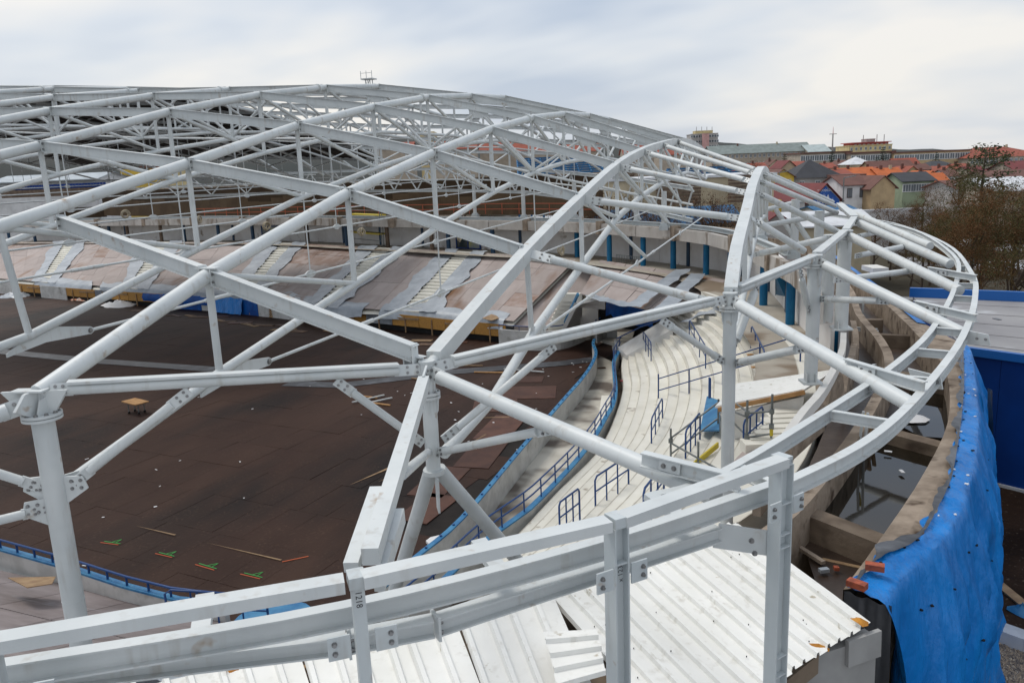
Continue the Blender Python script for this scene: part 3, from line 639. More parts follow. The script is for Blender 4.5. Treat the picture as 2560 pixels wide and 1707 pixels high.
# ------------------------------------------------------------------ front girts and posts
posts = [V((-2.70,4.30,9.0)), V((-1.20,5.62,9.0)), V((-0.02,7.22,9.0))]
bt = [V((-4.41,3.06,9.0)), V((-2.70,4.26,9.0)), V((-1.20,5.58,9.0)), V((-0.01,7.18,9.0))]
bt[0] = bt[0]+(bt[0]-bt[1])*0.25
bt = [bt[0]+V((-1.7,-1.0,0))]+bt
PL = ['left','middle','right']
gl = thing('box_girt', 'flat white box girt along the tops of the front posts', 'beam', bt[1]-Z*0.05)
for i in range(4):
    a, b = bt[i], bt[i+1]; d = (b-a).normalized()
    part('box_length', MB().beam(a+d*(0.06 if i else 0), b-d*(0.06 if i < 3 else 0), 0.145, 0.085, Z, (0,-0.043)), 'steel', gl)
lw = [V((-4.99,3.50,8.28)), V((-2.98,4.55,8.28)), V((-2.45,4.92,8.28)), V((-0.55,7.02,8.28))]
lw = [lw[0]+(lw[0]-lw[1])*0.8]+lw
gl = thing('girt', 'lower white I-beam girt under the eave ring in front', 'beam', lw[1]-Z*0.1)
for i in range(4):
    a, b = lw[i], lw[i+1]; d = (b-a).normalized(); nn = V((d.y,-d.x,0))
    bm = part('beam', MB().ibeam(a+d*0.01, b-d*0.01, 0.14, 0.13), 'steel', gl)
    if i: 
        part('end_plate', MB().obox(a+d*0.012, d*0.01, nn*0.08, Z*0.10), 'steel', bm)
        for u in (-1,1): bolt(bm, a+d*0.024+nn*0.05+Z*0.04*u, d, 0.018)
a = V((-0.55,7.02,8.28)); t = thing('corner_plate', 'bolted corner plate tying the lower girt to the right front post', 'plate', a-Z*0.15)
part('plate', MB().beam(a+V((-0.02,0,-0.03)), V((-0.08,7.24,8.12)), 0.02, 0.24), 'steel', t)
for q in ((-0.28,7.08,8.22),(-0.25,7.08,8.10)): bolt(t, V(q)+V((0.02,-0.03,0)), V((0.55,-0.83,0)), 0.024)
def text_mesh(s, size):
    cu = bpy.data.curves.new('writing', 'FONT'); cu.body = s; cu.size = size; cu.resolution_u = 2
    ob = bpy.data.objects.new('writing', cu); dg = bpy.context.evaluated_depsgraph_get(); C.objects.link(ob)
    bpy.context.view_layer.update(); me = bpy.data.meshes.new_from_object(ob.evaluated_get(bpy.context.evaluated_depsgraph_get()))
    bpy.data.objects.remove(ob); return me
def writing(s, size, p, right, up, m, parent):
    me = text_mesh(s, size); right = V(right).normalized(); up = V(up); up = (up-right*up.dot(right)).normalized(); n = right.cross(up)
    lo = V((min(v.co.x for v in me.vertices), min(v.co.y for v in me.vertices), 0)); hi = V((max(v.co.x for v in me.vertices), max(v.co.y for v in me.vertices), 0)); c = (lo+hi)/2
    me.materials.clear(); me.materials.append(MATS[m])
    o_ = V(p)-wloc(parent)
    for v in me.vertices: q = v.co-c; v.co = o_+right*q.x+up*q.y
    o = bpy.data.objects.new('writing', me); C.objects.link(o); o.parent = parent
    return o
for i, p in enumerate(posts):
    d = (bt[min(i+3,4)]-bt[i+1]).normalized(); d.z = 0; d.normalize(); out = V((d.y,-d.x,0))
    t = thing('girt_post', 'white I-section front post with a marker-pen number, %s numbered one' % PL[i], 'post', (p.x,p.y,4.0), 'front posts of the eave')
    if i == 0:
        part('shaft', MB().beam((p.x,p.y,4.0), (p.x,p.y,8.915), 0.12, 0.085, d), 'steel_b', t)
        part('cap', MB().obox((p.x,p.y,8.957), d*0.058, out*0.075, Z*0.042), 'steel_b', t)
    else:
        w, dp = (0.15, 0.13) if i == 1 else (0.14, 0.17)
        a, b = V((p.x,p.y,4.0)), V((p.x,p.y,8.915))
        part('web', MB().obox((a+b)/2, d*(dp/2-0.012), out*0.008, Z*(b-a).length/2), 'steel_b', t)
        for s_ in (-1,1): part('flange', MB().obox((a+b)/2+d*s_*(dp/2-0.006), d*0.007, out*w/2, Z*(b-a).length/2), 'steel_b', t)
        for zz in (8.55, 8.25, 8.12, 7.0, 6.8) if i == 2 else (8.62,):
            part('stiffener', MB().obox((p.x,p.y,zz), d*(dp/2-0.013), out*(w/2-0.006), Z*0.007), 'steel_b', t)
        part('cap', MB().obox((p.x,p.y,8.957), d*0.058, out*0.075, Z*0.042), 'steel_b', t)
    face = p+out*(0.062 if i == 0 else 0.02)
    if i == 0: writing('1218', 0.062, V((p.x,p.y,8.83))+out*0.0615, -Z, d, 'ink', t)
    if i == 1: writing('x 1239', 0.062, V((p.x,p.y,8.52))+out*0.0095+d*0.025, Z, -d, 'ink', t)
    if i == 2: writing('x 1210', 0.05, V((p.x,p.y,8.955))+out*0.0765-d*0.0, d, Z, 'ink', t)
    for s_ in (-1,1):
        q = V((p.x,p.y,8.52))+d*s_*0.16+out*0.07
        c_ = part('clip_plate', MB().obox(q, d*0.075, out*0.008, Z*0.085), 'steel_b', t)
        for u in (-1,1): bolt(c_, q+out*0.008+d*s_*0.03+Z*u*0.035, out, 0.018)

t = thing('girt_post', 'white front post cut by the left edge of the picture', 'post', (-4.47,3.02,4.0), 'front posts of the eave')
d = V((0.82,0.57,0)); out = V((0.57,-0.82,0))
part('shaft', MB().obox((-4.47,3.02,6.45), d*0.05, out*0.06, Z*2.45), 'steel_b', t)
q = V((-4.36,3.24,8.50)); c_ = part('clip_plate', MB().obox(q, d*0.06, out*0.008, Z*0.085), 'steel_b', t)
for u in (-1,1): bolt(c_, q+out*0.008+Z*u*0.035, out, 0.018)
for i, p in enumerate(((-8.83,31.48,8.44), (-12.83,30.4,9.1), (-17.09,29.94,9.47), (-21.55,29.67,9.78), (-26.13,30.9,10.05), (-30.73,31.2,10.4))):
    p = V(p); rr_ = random.Random(i); m_ = MB()
    for q in range(4):
        o = V((rr_.uniform(-.04,.04), rr_.uniform(-.05,.05), -0.12+rr_.uniform(-.04,.04))); R_ = rr_.uniform(0.15,0.23); tl = rr_.uniform(-0.5,0.5)
        m_.ptube([p+o+V((math.sin(tl)*math.cos(a*0.63)*R_, math.cos(tl)*math.cos(a*0.63)*R_, math.sin(a*0.63)*R_*0.8)) for a in range(11)], 0.028, 5)
    solo('rope_coil', 'tan rope coil hanging on a tie rod, %s from the right' % ORD[i], 'rope', m_, 'rope', 'rope coils on the tie rods')

# ------------------------------------------------------------------ ground and rink floor
gm = MB()
gx = [-2500,-700,-250,-120,-60,-20,0,20,60,120,250,700,2500]
gm.prism([(-2500,-900),(2500,-900),(2500,4200),(-2500,4200)], -0.6, -0.15)
struct('ground', gm, 'ground')
fl = struct('rink_floor', MB().prism([(-95,14.6),(-9.4,14.6),(-9.0,48),(-11.3,51.5),(-95,72)], -0.14, 0.0), 'subfloor')
W1 = [(-9.75,16.6,0)]+[V((p[0],p[1],0)) for p in ((-9.63,18.40,1.20), (-9.35,21.16,1.20), (-9.53,27.21,1.20), (-9.65,32.18,1.20), (-9.72,35.13,1.20), (-9.78,38.10,1.20), (-9.99,41.06,1.20), (-10.39,43.81,1.20), (-11.09,46.08,1.20), (-11.34,47.56,1.20))]
# floor panels, laid slightly askew; edges a little uneven
ang = math.radians(-7.5); ca, sa = math.cos(ang), math.sin(ang)
pan = []
for i in range(-64, 12):
    for j in range(-4, 26):
        lx, ly = i*1.25+(0.35 if j % 2 else 0), j*2.5
        x, y = -20+lx*ca-ly*sa, 21.9+lx*sa+ly*ca
        if x > -11.2+0.02*y or x < -88 or y < 15.2+(1.2 if x > -13 else 0) or y > 57.5-(x+30)*0.30: continue
        if x > -12.4 and random.random() < 0.35: continue
        pan.append((x*x+y*y, x, y))
pan.sort()
def panel_mb(x, y, w=1.243, l=2.492, a=ang, z=0.018):
    c, s_ = math.cos(a), math.sin(a); zt = z+random.uniform(-0.003, 0.005); g = random.uniform(-0.003, 0.003)
    return MB().obox((x,y,zt/2+0.001), V((c,s_,g))*w/2, V((-s_,c,g))*l/2, Z*zt/2)
far_m = MB()
for q, (_, x, y) in enumerate(pan):
    a = ang+random.gauss(0, 0.004)
    if q < 300: part('floor_panel', panel_mb(x, y, a=a), 'floorply', fl)
    else:
        m_ = panel_mb(x, y, a=a); far_m.add(m_.v, m_.f)
part('floor_panels', far_m, 'floorply', fl, kind='stuff')
for (x, y, w, l, a) in ((-13.0,39.0,3.0,2.4,0.25),(-13.9,36.4,2.2,2.2,0.3),(-12.4,33.1,1.6,3.6,0.05),(-12.0,29.6,1.5,3.2,0.08),(-12.5,26.4,1.4,3.0,0.02),(-14.2,41.5,2.5,1.3,0.2),(-11.9,24.0,1.3,2.4,-0.1)):
    part('floor_panel', MB().box((x,y,0.034), (w,l,0.022), a), 'floorply_new', fl, 'reddish-brown newer floor panel')
for pts in (((-88,44.6),(-60,42.9),(-45,41.0),(-33,40.3),(-29.5,39.9)), ((-27.5,38.2),(-24.0,38.4),(-19.0,42.3),(-13,45.5),(-11.2,46.9))):
    part('rubber_strip', MB().srect([V((x,y,0.040)) for x, y in pts], 1.15, 0.014), 'membrane', fl, 'grey-black membrane strip across the floor')
# paint marks
for i, (x0,y0,x1,y1) in enumerate(((-21.43,18.79,-20.74,18.80),(-18.98,18.60,-18.29,18.52),(-17.16,18.31,-16.38,18.17),(-15.36,18.16,-14.64,18.07))):
    t = thing('paint_mark', 'green and orange sprayed mark on the dark floor, %s from the left' % ORD[i], 'marking', (x0,y0,0.03), 'sprayed marks along the floor edge')
    a, b = V((x0,y0,0.036)), V((x1,y1,0.036)); d = (b-a).normalized(); nn = V((-d.y,d.x,0))
    part('orange_line', MB().beam(a-d*0.06, b, 0.035, 0.005), 'paint_orange', t)
    part('green_line', MB().beam(a+nn*0.10, b+nn*0.09, 0.03, 0.005), 'paint_green', t)
    part('green_arrow', MB().beam(lerp(a,b,0.45)+nn*0.12, lerp(a,b,0.7)+nn*0.36, 0.025, 0.005).beam(lerp(a,b,0.7)+nn*0.13, lerp(a,b,0.7)+nn*0.36, 0.025, 0.005), 'paint_green', t)
solo('paint_mark', 'single orange sprayed line on the dark floor right of the green marks', 'marking', MB().beam((-14.62,19.16,0.04), (-14.02,19.69,0.04), 0.05, 0.005), 'paint_orange')
# bare strips where panels have opened up
for (x,y,l,a,w) in ((-15.4,26.3,2.3,1.25,0.16),(-14.5,26.7,2.0,1.25,0.22),(-20.3,20.0,1.9,-0.13,0.08),(-16.3,19.45,3.2,-0.13,0.07),(-13.4,34.4,1.8,0.3,0.12),(-12.9,31.0,2.0,1.4,0.08)):
    d = V((math.cos(a),math.sin(a),0)); p = V((x,y,0.046))
    part('bare_strip', MB().plate([p-d*l/2, p+d*l/2+V((-d.y,d.x,0))*w/2, p+d*l/2-V((-d.y,d.x,0))*w/2], 0.005), 'timber', fl, 'pale strip of bare wood between floor panels')
# litter, planks, carts on the floor
rs = random.Random(5)
LG = 'paper scraps on the dark floor'
for i in range(52):
    x, y = rs.uniform(-34,-11), rs.uniform(17,45)
    if i < 22: x, y = rs.uniform(-15,-10.6), rs.uniform(30,47)
    a = rs.uniform(0,3); w = rs.uniform(0.03,0.08); l = rs.uniform(0.05,0.18)
    solo('paper_scrap', ('small pale paper scrap among the newer panels by the boards' if i < 22 else 'small pale paper scrap out on the open dark floor'), 'litter', MB().box((x,y,0.052),(w,l,0.01),a), 'paper', LG if i >= 22 else 'paper scraps by the boards')
for i, (x,y,l,a,m_,lab) in enumerate(((-19.4,40.2,2.4,-0.25,'timber','pale plank beside the membrane strip under the central column head'),(-21.5,36.5,1.9,-0.2,'timber_new','orange-brown batten lying left of the central column'),
      (-20.2,35.4,2.0,-0.18,'timber_new','orange-brown batten lying nearest left of the central column'),(-16.2,42.6,2.5,0.1,'timber_new','long yellow-brown plank behind the rising ring beam'),(-18.6,43.9,2.2,0.12,'timber','thin plank behind the membrane strip'))):
    solo('plank', lab, 'plank', MB().box((x,y,0.075),(l,0.11,0.05),a), m_, 'planks on the floor')
for i, (x,y,l,a) in enumerate(((-20.9,36.0,1.9,1.0),(-20.2,35.7,1.7,0.95),(-14.6,43.2,2.6,-0.12))):
    solo('metal_profile', 'white metal profile lying on the floor, %s' % ('longer of the crossed pair','shorter of the crossed pair','lone one by the brown panels')[i], 'profile', MB().box((x,y,0.12),(l,0.09,0.05),a), 'steel', 'metal profiles on the floor')
for i, (x,y,s_) in enumerate(((-10.5,21.6,0.34),(-10.15,22.3,0.16),(-10.6,20.6,0.13),(-10.3,20.9,0.11),(-10.9,20.4,0.08))):
    mb = MB(); pts = [V((x+math.cos(a_*0.9)*s_*rs.uniform(.6,1.1), y+math.sin(a_*0.9)*s_*rs.uniform(.6,1.1), 0)) for a_ in range(7)]
    solo('snow_patch', 'lump of white snow by the corner of the boards, %s largest' % ORD[i], 'snow', MB().prism(pts, 0.03, 0.08+s_*0.1), 'paper', 'white lumps by the boards')
cx, cy, _ = (-32.10,31.30,0.00)
t = thing('trolley', 'low wooden-topped trolley on castors alone on the dark floor', 'trolley', (cx,cy,0))
part('deck', MB().box((cx,cy+0.2,0.62),(1.35,0.75,0.05),-0.3), 'timber_new', t)
part('frame', MB().box((cx,cy+0.2,0.55),(0.9,0.5,0.05),-0.3), 'galv', t)
for dx in (-0.3,0.35):
    for dy in (0.0,0.4):
        w_ = part('leg', MB().tube((cx+dx,cy+dy,0.1),(cx+dx,cy+dy,0.55),0.025,6), 'galv', t); part('castor', MB().tube((cx+dx-0.03,cy+dy,0.07),(cx+dx+0.03,cy+dy,0.07),0.06,8), 'rubber', w_)

# ------------------------------------------------------------------ boards round the rink end, passage behind
t = thing('rink_boards', 'long curved white board wall with blue cap along the right side of the dark floor', 'wall', V(W1[3]))
w1 = smooth_path(W1, 4)
part('wall', MB().srect([V(p)+Z*0.59 for p in w1], 0.14, 1.14), 'boards', t)
part('cap', MB().srect([V(p)+Z*1.18 for p in w1], 0.17, 0.05), 'bluecap', t)
rk = resample(w1, 40)
for i in range(1, 39, 1): part('cap_fixing', MB().box(rk[i]+Z*1.22, (0.06,0.06,0.05)), 'rail', t)
W2 = [V((p[0],p[1],0)) for p in ((-8.5,15.6), (-8.25,17.33,1.30), (-8.03,19.52,1.30), (-7.56,21.58,1.30), (-7.39,22.58,1.30), (-7.08,26.20,1.30), (-7.03,29.02,1.30), (-7.14,31.61,1.30), (-7.25,33.67,1.30), (-7.68,36.28,1.30), (-8.74,40.86,1.30), (-8.99,42.80,1.30), (-9.11,44.72,1.30))]
w2 = smooth_path(W2, 4)
struct('passage', MB().grid([[(p.x+0.05,p.y,0.22) for p in resample(w1, 30)], [(p.x+0.02,p.y,0.22) for p in resample(w2, 30)]], False), 'paleconc')
t = thing('stand_wall', 'curved pale wall with blue edge and blue railing in front of the terrace', 'wall', V(W2[5]))
part('wall', MB().srect([V(p)+Z*0.70 for p in w2], 0.16, 1.2), 'boards', t)
part('edge', MB().srect([V(p)+Z*1.30 for p in w2], 0.19, 0.05), 'bluecap', t)
rr = resample(w2, 48)
def railing(parent, pts, h, n_rails=2, r=0.028, every=2, m='rail'):
    for q in range(n_rails): part('rail', MB().ptube([V(p)+Z*h*(1-q*0.45) for p in pts], r, 6), m, parent)
    for i in range(0, len(pts), every): part('baluster', MB().tube(V(pts[i]), V(pts[i])+Z*h, r*0.9, 6), m, parent)
t = thing('railing', 'long blue tube railing on the curved wall in front of the terrace', 'railing', W2[5]+Z*1.3)
railing(t, [p+Z*1.32 for p in rr], 0.62)
struct('drain_strip', MB().grid([[(p.x+0.08,p.y,0.5) for p in resample(w2,30)], [(p.x+0.9,p.y,0.5) for p in resample(w2,30)]], False), 'conc')

# ------------------------------------------------------------------ the pale terrace: 16 curved steps
F0 = [V((-9.09,45.43,0.90)), V((-8.37,41.03,0.90)), V((-7.57,37.55,0.90)), V((-7.13,34.67,0.90)), V((-6.82,31.61,0.90)), V((-6.67,29.44,0.90)), V((-6.66,27.37,0.90)), V((-7.07,23.81,0.90)), V((-7.27,21.26,0.90)), V((-7.6,18.2,0.9))]
FN = [V((-4.2,43.6,4.8)), V((-1.63,38.94,4.80)), V((-0.52,35.45,4.80)), V((0.36,31.31,4.80)), V((0.75,28.0,4.8)), V((0.85,24.5,4.8)), V((0.75,21.0,4.8)), V((0.3,18.0,4.8)), V((-0.5,15.5,4.8)), V((-1.6,13.6,4.8))]
f0, fn = resample(smooth_path(F0, 4), 40), resample(smooth_path(FN, 4), 40)
te = thing('terrace', 'pale concrete standing terrace curving round the end of the hall', 'terrace', V((-4,30,0.4)))
NS = 16
crv = [[lerp(f0[i], fn[i], s_/NS) for i in range(40)] for s_ in range(NS+1)]
for s_ in range(NS):
    z0 = 0.9+(4.8-0.9)*s_/NS; z1 = 0.9+(4.8-0.9)*(s_+1)/NS
    a, b = crv[s_], crv[s_+1]
    rows = [[V((p.x,p.y,0.3)) for p in a], [V((p.x,p.y,z1-0.02)) for p in a], [V((p.x+0.02,p.y,z1)) for p in a], [V((p.x,p.y,z1)) for p in b], [V((p.x,p.y,0.3)) for p in b]]
    st_o = part('step', MB().grid(rows, False), 'terrace', te)
    part('step_shade', MB().grid([[V((p.x+0.0,p.y,z1+0.004)) for p in a], [lerp(V((p.x,p.y,z1+0.004)), V((q.x,q.y,z1+0.004)), 0.07) for p, q in zip(a, b)]], False), 'step_shade', st_o)  # flat strip along the front edge, step shading painted as a darker colour
    part('shade_line', MB().grid([[lerp(V((p.x,p.y,z1+0.005)), V((q.x,q.y,z1+0.005)), 0.955) for p, q in zip(a, b)], [V((p.x,p.y,z1+0.005)) for p in b]], False), 'step_shade', st_o)  # shade at the foot of the next riser, painted as a strip
def tp(x, y):
    """height of the terrace at a plan point"""
    best = min((( (lerp(f0[i],fn[i],q/40).xy-V((x,y))).length, q/40) for i in range(40) for q in range(41)))
    return 0.9+3.9*(math.floor(best[1]*NS)+1)/NS
# pale end of the terrace on the near side, down to the corner passage
struct('terrace_end', MB().prism([(-7.6,18.1),(-1.6,13.6),(-3.5,11.9),(-8.6,15.8)], -0.1, 0.55), 'paleconc')

def hrail(a, b, lab, h=0.95, n=3, drop=0.0):
    a, b = V(a), V(b); t = thing('handrail', lab, 'handrail', a, 'blue handrails on the terrace')
    part('top_rail', MB().ptube([a, a+Z*(h-0.1), a+Z*h+(b-a)*0.06, b+Z*h-(b-a)*0.06, b+Z*(h-0.1), b], 0.028, 6), 'rail', t)
    part('mid_rail', MB().tube(a+Z*h*0.55, b+Z*h*0.55, 0.022, 6), 'rail', t)
    for i in range(1, n): q = lerp(a, b, i/n); part('baluster', MB().tube(q, q+Z*h, 0.022, 6), 'rail', t)
for a, b, lab in (((-6.48,39.26,1.93), (-7.48,42.73,1.78), 'short blue handrail on the terrace nearest the entrance block'),
                  ((-3.25,33.59,3.10), (-4.64,39.61,3.10), 'blue handrail running up the middle of the terrace, left of the column'),
                  ((-0.75,28.41,4.15), (-1.42,33.23,4.12), 'blue handrail high on the terrace, right of the column'),
                  ((-4.27,25.87,2.28), (-4.33,28.74,2.20), 'short blue handrail low on the terrace in front of the column'),
                  ((-4.96,20.50,2.22), (-4.23,21.59,2.53), 'blue handrail at the near foot of the terrace'),
                  ((-2.67,22.07,3.22), (-2.45,23.80,3.25), 'blue handrail beside the blue door leaf at the scaffold'),
                  ((-1.01,20.52,4.10), (-0.57,21.39,4.28), 'blue handrail by the scaffold right of the column'),
                  ((-2.87,16.32,3.75), (-2.79,18.73,3.45), 'blue handrail seen under the front girts at right'),
                  ((-5.57,18.96,2.05), (-5.26,19.89,2.12), 'blue handrail seen between the front girts')):
    hrail(a, b, lab)
# long level rail across the terrace
a, b = V((-5.01,32.14,2.00)), V((0.42,28.39,4.78))
t = thing('cross_railing', 'long blue two-bar railing crossing the terrace beside the column', 'railing', a, None)
part('rail', MB().tube(a+Z*0.95, b+Z*0.95, 0.026, 6), 'rail', t); part('rail', MB().tube(a+Z*0.45, b+Z*0.45, 0.026, 6), 'rail', t)
for i in range(5): q = lerp(a, b, i/4); part('baluster', MB().tube(q-Z*(0.4 if i == 0 else 0.05), q+Z*(1.15 if i == 0 else 0.95), 0.028, 6), 'rail', t)
a = V((-2.52,27.58,3.20)); t = solo('rail_post', 'single blue panel post standing on the terrace left of the column', 'post', MB().box(a+Z*0.55,(0.05,0.16,1.1),0.4), 'rail')
for i, (px, lab) in enumerate((((-1.38,32.20,4.00),'upper of two broken bricks on the terrace right of the column'),((-1.12,30.21,4.00),'lower of two broken bricks on the terrace right of the column'))):
    solo('brick', lab, 'brick', MB().box(V(px)+Z*0.05,(0.26,0.16,0.12),0.4), 'timber_new', 'bricks on the terrace')
solo('wood_piece', 'reddish wooden board piece on the lowest terrace steps', 'wood', MB().box(V((-7.61,38.26,1.07))+Z*0.03,(0.5,0.14,0.04),-0.3), 'reddirt')
solo('plank', 'short dark plank lying in the passage behind the boards', 'plank', MB().box(V((-10.24,43.89,0.24))+Z*0.03,(0.75,0.16,0.05),0.5), 'timber_dark')
solo('ledge_slab', 'pale concrete ledge beside the curved wall in the passage', 'slab', MB().prism([V((-8.67,37.60,0.50)).xy, V((-8.19,37.69,0.50)).xy, V((-7.70,34.61,0.50)).xy, V((-7.48,31.24,0.50)).xy, V((-7.86,31.68,0.50)).xy, V((-8.06,34.23,0.50)).xy], 0.22, 0.5), 'terrace')

# white covered stair enclosure with timber edge, blue door leaf, scaffold
a, b, c, d = V((-2.22,25.39,4.10)), V((0.26,25.20,5.35)), V((1.22,25.11,5.35)), V((-1.98,25.23,4.00))
t = thing('stair_cover', 'white sloping sheet roof with timber edge over a stair in the terrace', 'roof', V((b.x,b.y,3.0)))
q = [V((-2.16,25.10,4.20)), V((-1.56,25.78,4.60)), V((0.85,24.20,5.60)), V((1.27,23.89,5.60)), V((0.58,23.58,5.20))]
part('sheet', MB().slab([V((-1.92,22.72,4.75)), V((0.48,22.48,5.45)), V((1.38,24.49,5.55)), V((-1.44,24.59,4.95))], 0.06), 'roofsheet', t)
part('timber_edge', MB().beam(V((-1.83,22.67,4.66)), V((0.48,22.48,5.36)), 0.08, 0.12), 'timber_new', t)
part('side_wall', MB().plate([V((-1.78,22.65,4.55)), V((0.47,22.64,5.20)), V((0.39,22.67,4.40)), V((-1.43,22.67,3.80))], 0.08), 'render_white', t)
for i in range(7):
    p = lerp(V((-0.54,20.38,4.35)), V((0.12,22.54,4.58)), i/6)
    part('step', MB().box(p+Z*0.1, (1.0,0.5,0.3), 0.35), 'terrace', t)
solo('door_leaf', 'light blue board leaning below the white stair roof', 'board', MB().plate([V((-2.64,27.97,3.50)), V((-2.09,26.70,3.73)), V((-1.82,23.10,3.90)), V((-2.47,24.06,3.52))], 0.05), 'bluecap')
sf = thing('scaffold', 'galvanised tube scaffold frame with yellow toe board on the terrace', 'scaffold', V((-3.23,23.00,2.92)))
g = lambda *p: V(p)
s1, s2, s3, s4 = V((-3.21,22.93,2.92)), V((-0.93,20.48,4.18)), V((-0.33,20.55,4.45)), V((-1.92,23.86,3.53))
for p, h in ((s1,1.0), (s2,1.45), (s3,1.35), (s4,1.1), (V((-2.20,20.98,3.55)),0.7)):
    part('standard', MB().tube(p-Z*0.3, p+Z*h, 0.03, 8), 'galv', sf)
for a, b in ((s1+Z*0.7,s4+Z*1.0),(s1+Z*0.2,s4+Z*0.5),(s4+Z*0.9,s2+Z*1.0),(s2+Z*1.1,s3+Z*0.9),(s2+Z*0.45,s3+Z*0.3),(s1+Z*0.55,V((-1.51,19.51,3.95))+Z*0.1),(s2+Z*1.15,V((-1.50,23.73,3.73))+Z*0.9),(s2+Z*0.5,V((-1.43,22.70,3.82))+Z*0.5)):
    part('ledger', MB().tube(a, b, 0.028, 8), 'galv', sf)
for p in (s1+Z*0.62, s2+Z*1.1, s2+Z*0.46, s3+Z*0.9, s3+Z*0.5): part('coupler', MB().box(p,(0.12,0.12,0.12)), 'galv', sf)
part('toe_board', MB().beam(V((-2.31,20.94,3.60)), V((-1.79,22.26,3.75)), 0.05, 0.16), 'yellow', sf)
part('yellow_collar', MB().tube(s3+Z*0.25, s3+Z*0.5, 0.045, 8), 'yellow', sf)
solo('stack_boards', 'brown plywood sheet lying under the ring right of the column foot', 'board', MB().slab([V((-1.34,19.22,4.22)), V((-0.89,20.58,4.38)), V((-0.60,19.93,4.52)), V((-0.94,18.03,4.58))], 0.05), 'ply')

# ------------------------------------------------------------------ near stand on the left, boarded over
nb = [(-30,16.6),(-22.04,15.78),(-18.8,15.36),(-16.48,14.96),(-14.59,14.76),(-13.2,14.9)]
t = thing('edge_wall', 'mossy pale wall with blue cap along the near left edge of the floor', 'wall', (-18,15.2,0))
part('wall', MB().srect([V((x,y,0.6)) for x, y in nb], 0.18, 1.2), 'boards', t); part('cap', MB().srect([V((x,y,1.22)) for x, y in nb], 0.2, 0.06), 'bluecap', t)
t = thing('railing', 'blue tube railing on the near left wall', 'railing', (-18,15.2,1.2))
rp_ = resample([V((x,y,1.24)) for x, y in nb], 22); railing(t, rp_, 0.26, 1, 0.035, 1)
st = thing('boarded_stand', 'near stand boarded over with weathered grey sheets at lower left', 'stand', (-18,11,0))
for i in range(9):
    for j in range(3):
        x0 = -30+i*1.95; y0 = 15.25-j*2.6-(0.0 if x0 < -16 else 0)
        f_ = lambda x, y: V((x, y-(x+18)*0.055, 0.72+(15.2-y)*0.36))
        part('sheet', MB().slab([f_(x0,y0), f_(x0,y0-2.56), f_(x0+1.92,y0-2.56), f_(x0+1.92,y0)], 0.03), 'ply_grey', st)
solo('plywood_sheet', 'loose pale plywood sheet lying on the boarded near stand', 'board', MB().slab([V((-19.08,13.73,1.75)), V((-17.63,13.12,2.00)), V((-17.36,13.58,1.90)), V((-17.95,14.18,1.70))], 0.02), 'timber')
solo('plastic_sheet', 'crumpled clear plastic sheet behind the front girt at lower left', 'sheet', MB().grid([[V((-12.6+i*0.45, 11.6-j*0.5+0.12*math.sin(i*1.7+j), 2.25+j*0.2+0.10*math.sin(i*2.3)*math.cos(j*1.9))) for i in range(8)] for j in range(4)]), 'plastic')
solo('rail_disc', 'blue and white rounded end of the boards seen under the top girt', 'panel', MB().tube((-11.6,14.6,0.0),(-11.6,14.6,1.15),1.0,20), 'bluecap')
solo('white_disc_band', 'white band over the rounded blue board end', 'band', MB().box((-11.6,14.6,1.17),(1.6,0.22,0.03),0.5), 'boards')
hrail((-13.4,13.2,1.6), (-11.4,14.2,1.2), 'blue handrail beside the rounded blue board end', 0.9, 4)

for i in range(26):
    x = -58+i*1.45; y = 58.6-(x+50)*0.27-random.uniform(0.6,2.6)
    part('loose_board', MB().box((x,y,0.05),(random.uniform(1.2,2.6),random.uniform(0.2,0.7),0.03),random.uniform(-0.5,0.3)), ('timber_dark','floorply_new','timber')[i % 3], fl)

# ------------------------------------------------------------------ walkway, back wall with pillars, fascia
PB = [((-143.71,112.86,4.80)), ((-149.31,126.33,4.80))]
pil_px = [(-101.50,82.00,7.92), (-96.80,82.00,7.72), (-86.26,81.00,6.97), (-84.34,81.00,6.53), (-82.78,81.00,6.40), (-78.84,80.00,6.22), (-73.18,79.50,5.88), (-69.23,79.00,5.97), (-63.41,78.00,5.50), (-57.89,77.00,5.34), (-49.45,75.00,4.90), (-42.51,71.50,4.96), (-36.85,69.50,4.83), (-30.92,66.80,4.70), (-29.11,66.40,4.87), (-23.89,63.80,4.80)]
pil_px = [(x, y, 4.8) for x, y, z in pil_px]
pil_r = [(-15.76,60.76,4.80), (-12.44,57.28,4.80), (-9.61,55.13,4.80), (-7.35,53.60,4.80), (-4.93,50.66,4.80), (-3.29,48.23,4.80), (-1.17,39.77,4.80), (0.06,35.07,4.80), (1.47,29.48,4.80)]
line = [V(p) for p in pil_px+pil_r]+[V((1.35,25.5,4.8)), V((1.0,21.5,4.8)), V((0.45,18.0,4.8)), V((-0.35,15.0,4.8))]
line_s = smooth_path(line, 2)
def offs(pts, d, z=None):
    out = []; k = len(pts); d0 = d
    for i, p in enumerate(pts):
        if d0 < -1.5: d = d0*min(1, max(0.16, (p.y-32)/18))
        t = pts[min(i+1,k-1)]-pts[max(i-1,0)]; t.z = 0; t.normalize(); q = p+V((t.y,-t.x,0))*d
        out.append(q if z is None else V((q.x,q.y,z)))
    return out
clean = resample([line[0]]+line[5:], 60)
clean = [sum((clean[min(max(i+o,0),59)] for o in (-2,-1,0,1,2)), V((0,0,0)))/5 for i in range(60)]
kw = [i for i, p in enumerate(clean) if p.y > 20][-1]
wk = struct('walkway', MB().grid([offs(clean, 2.2, 4.79)[:kw], offs(clean, -2.6, 4.79)[:kw]], False), 'walkway')
wall_l = offs(clean, -2.0)
bw = thing('back_wall', 'white back wall behind the blue pillars round the top of the stands', 'wall', clean[30])
wr = resample(wall_l, 46)
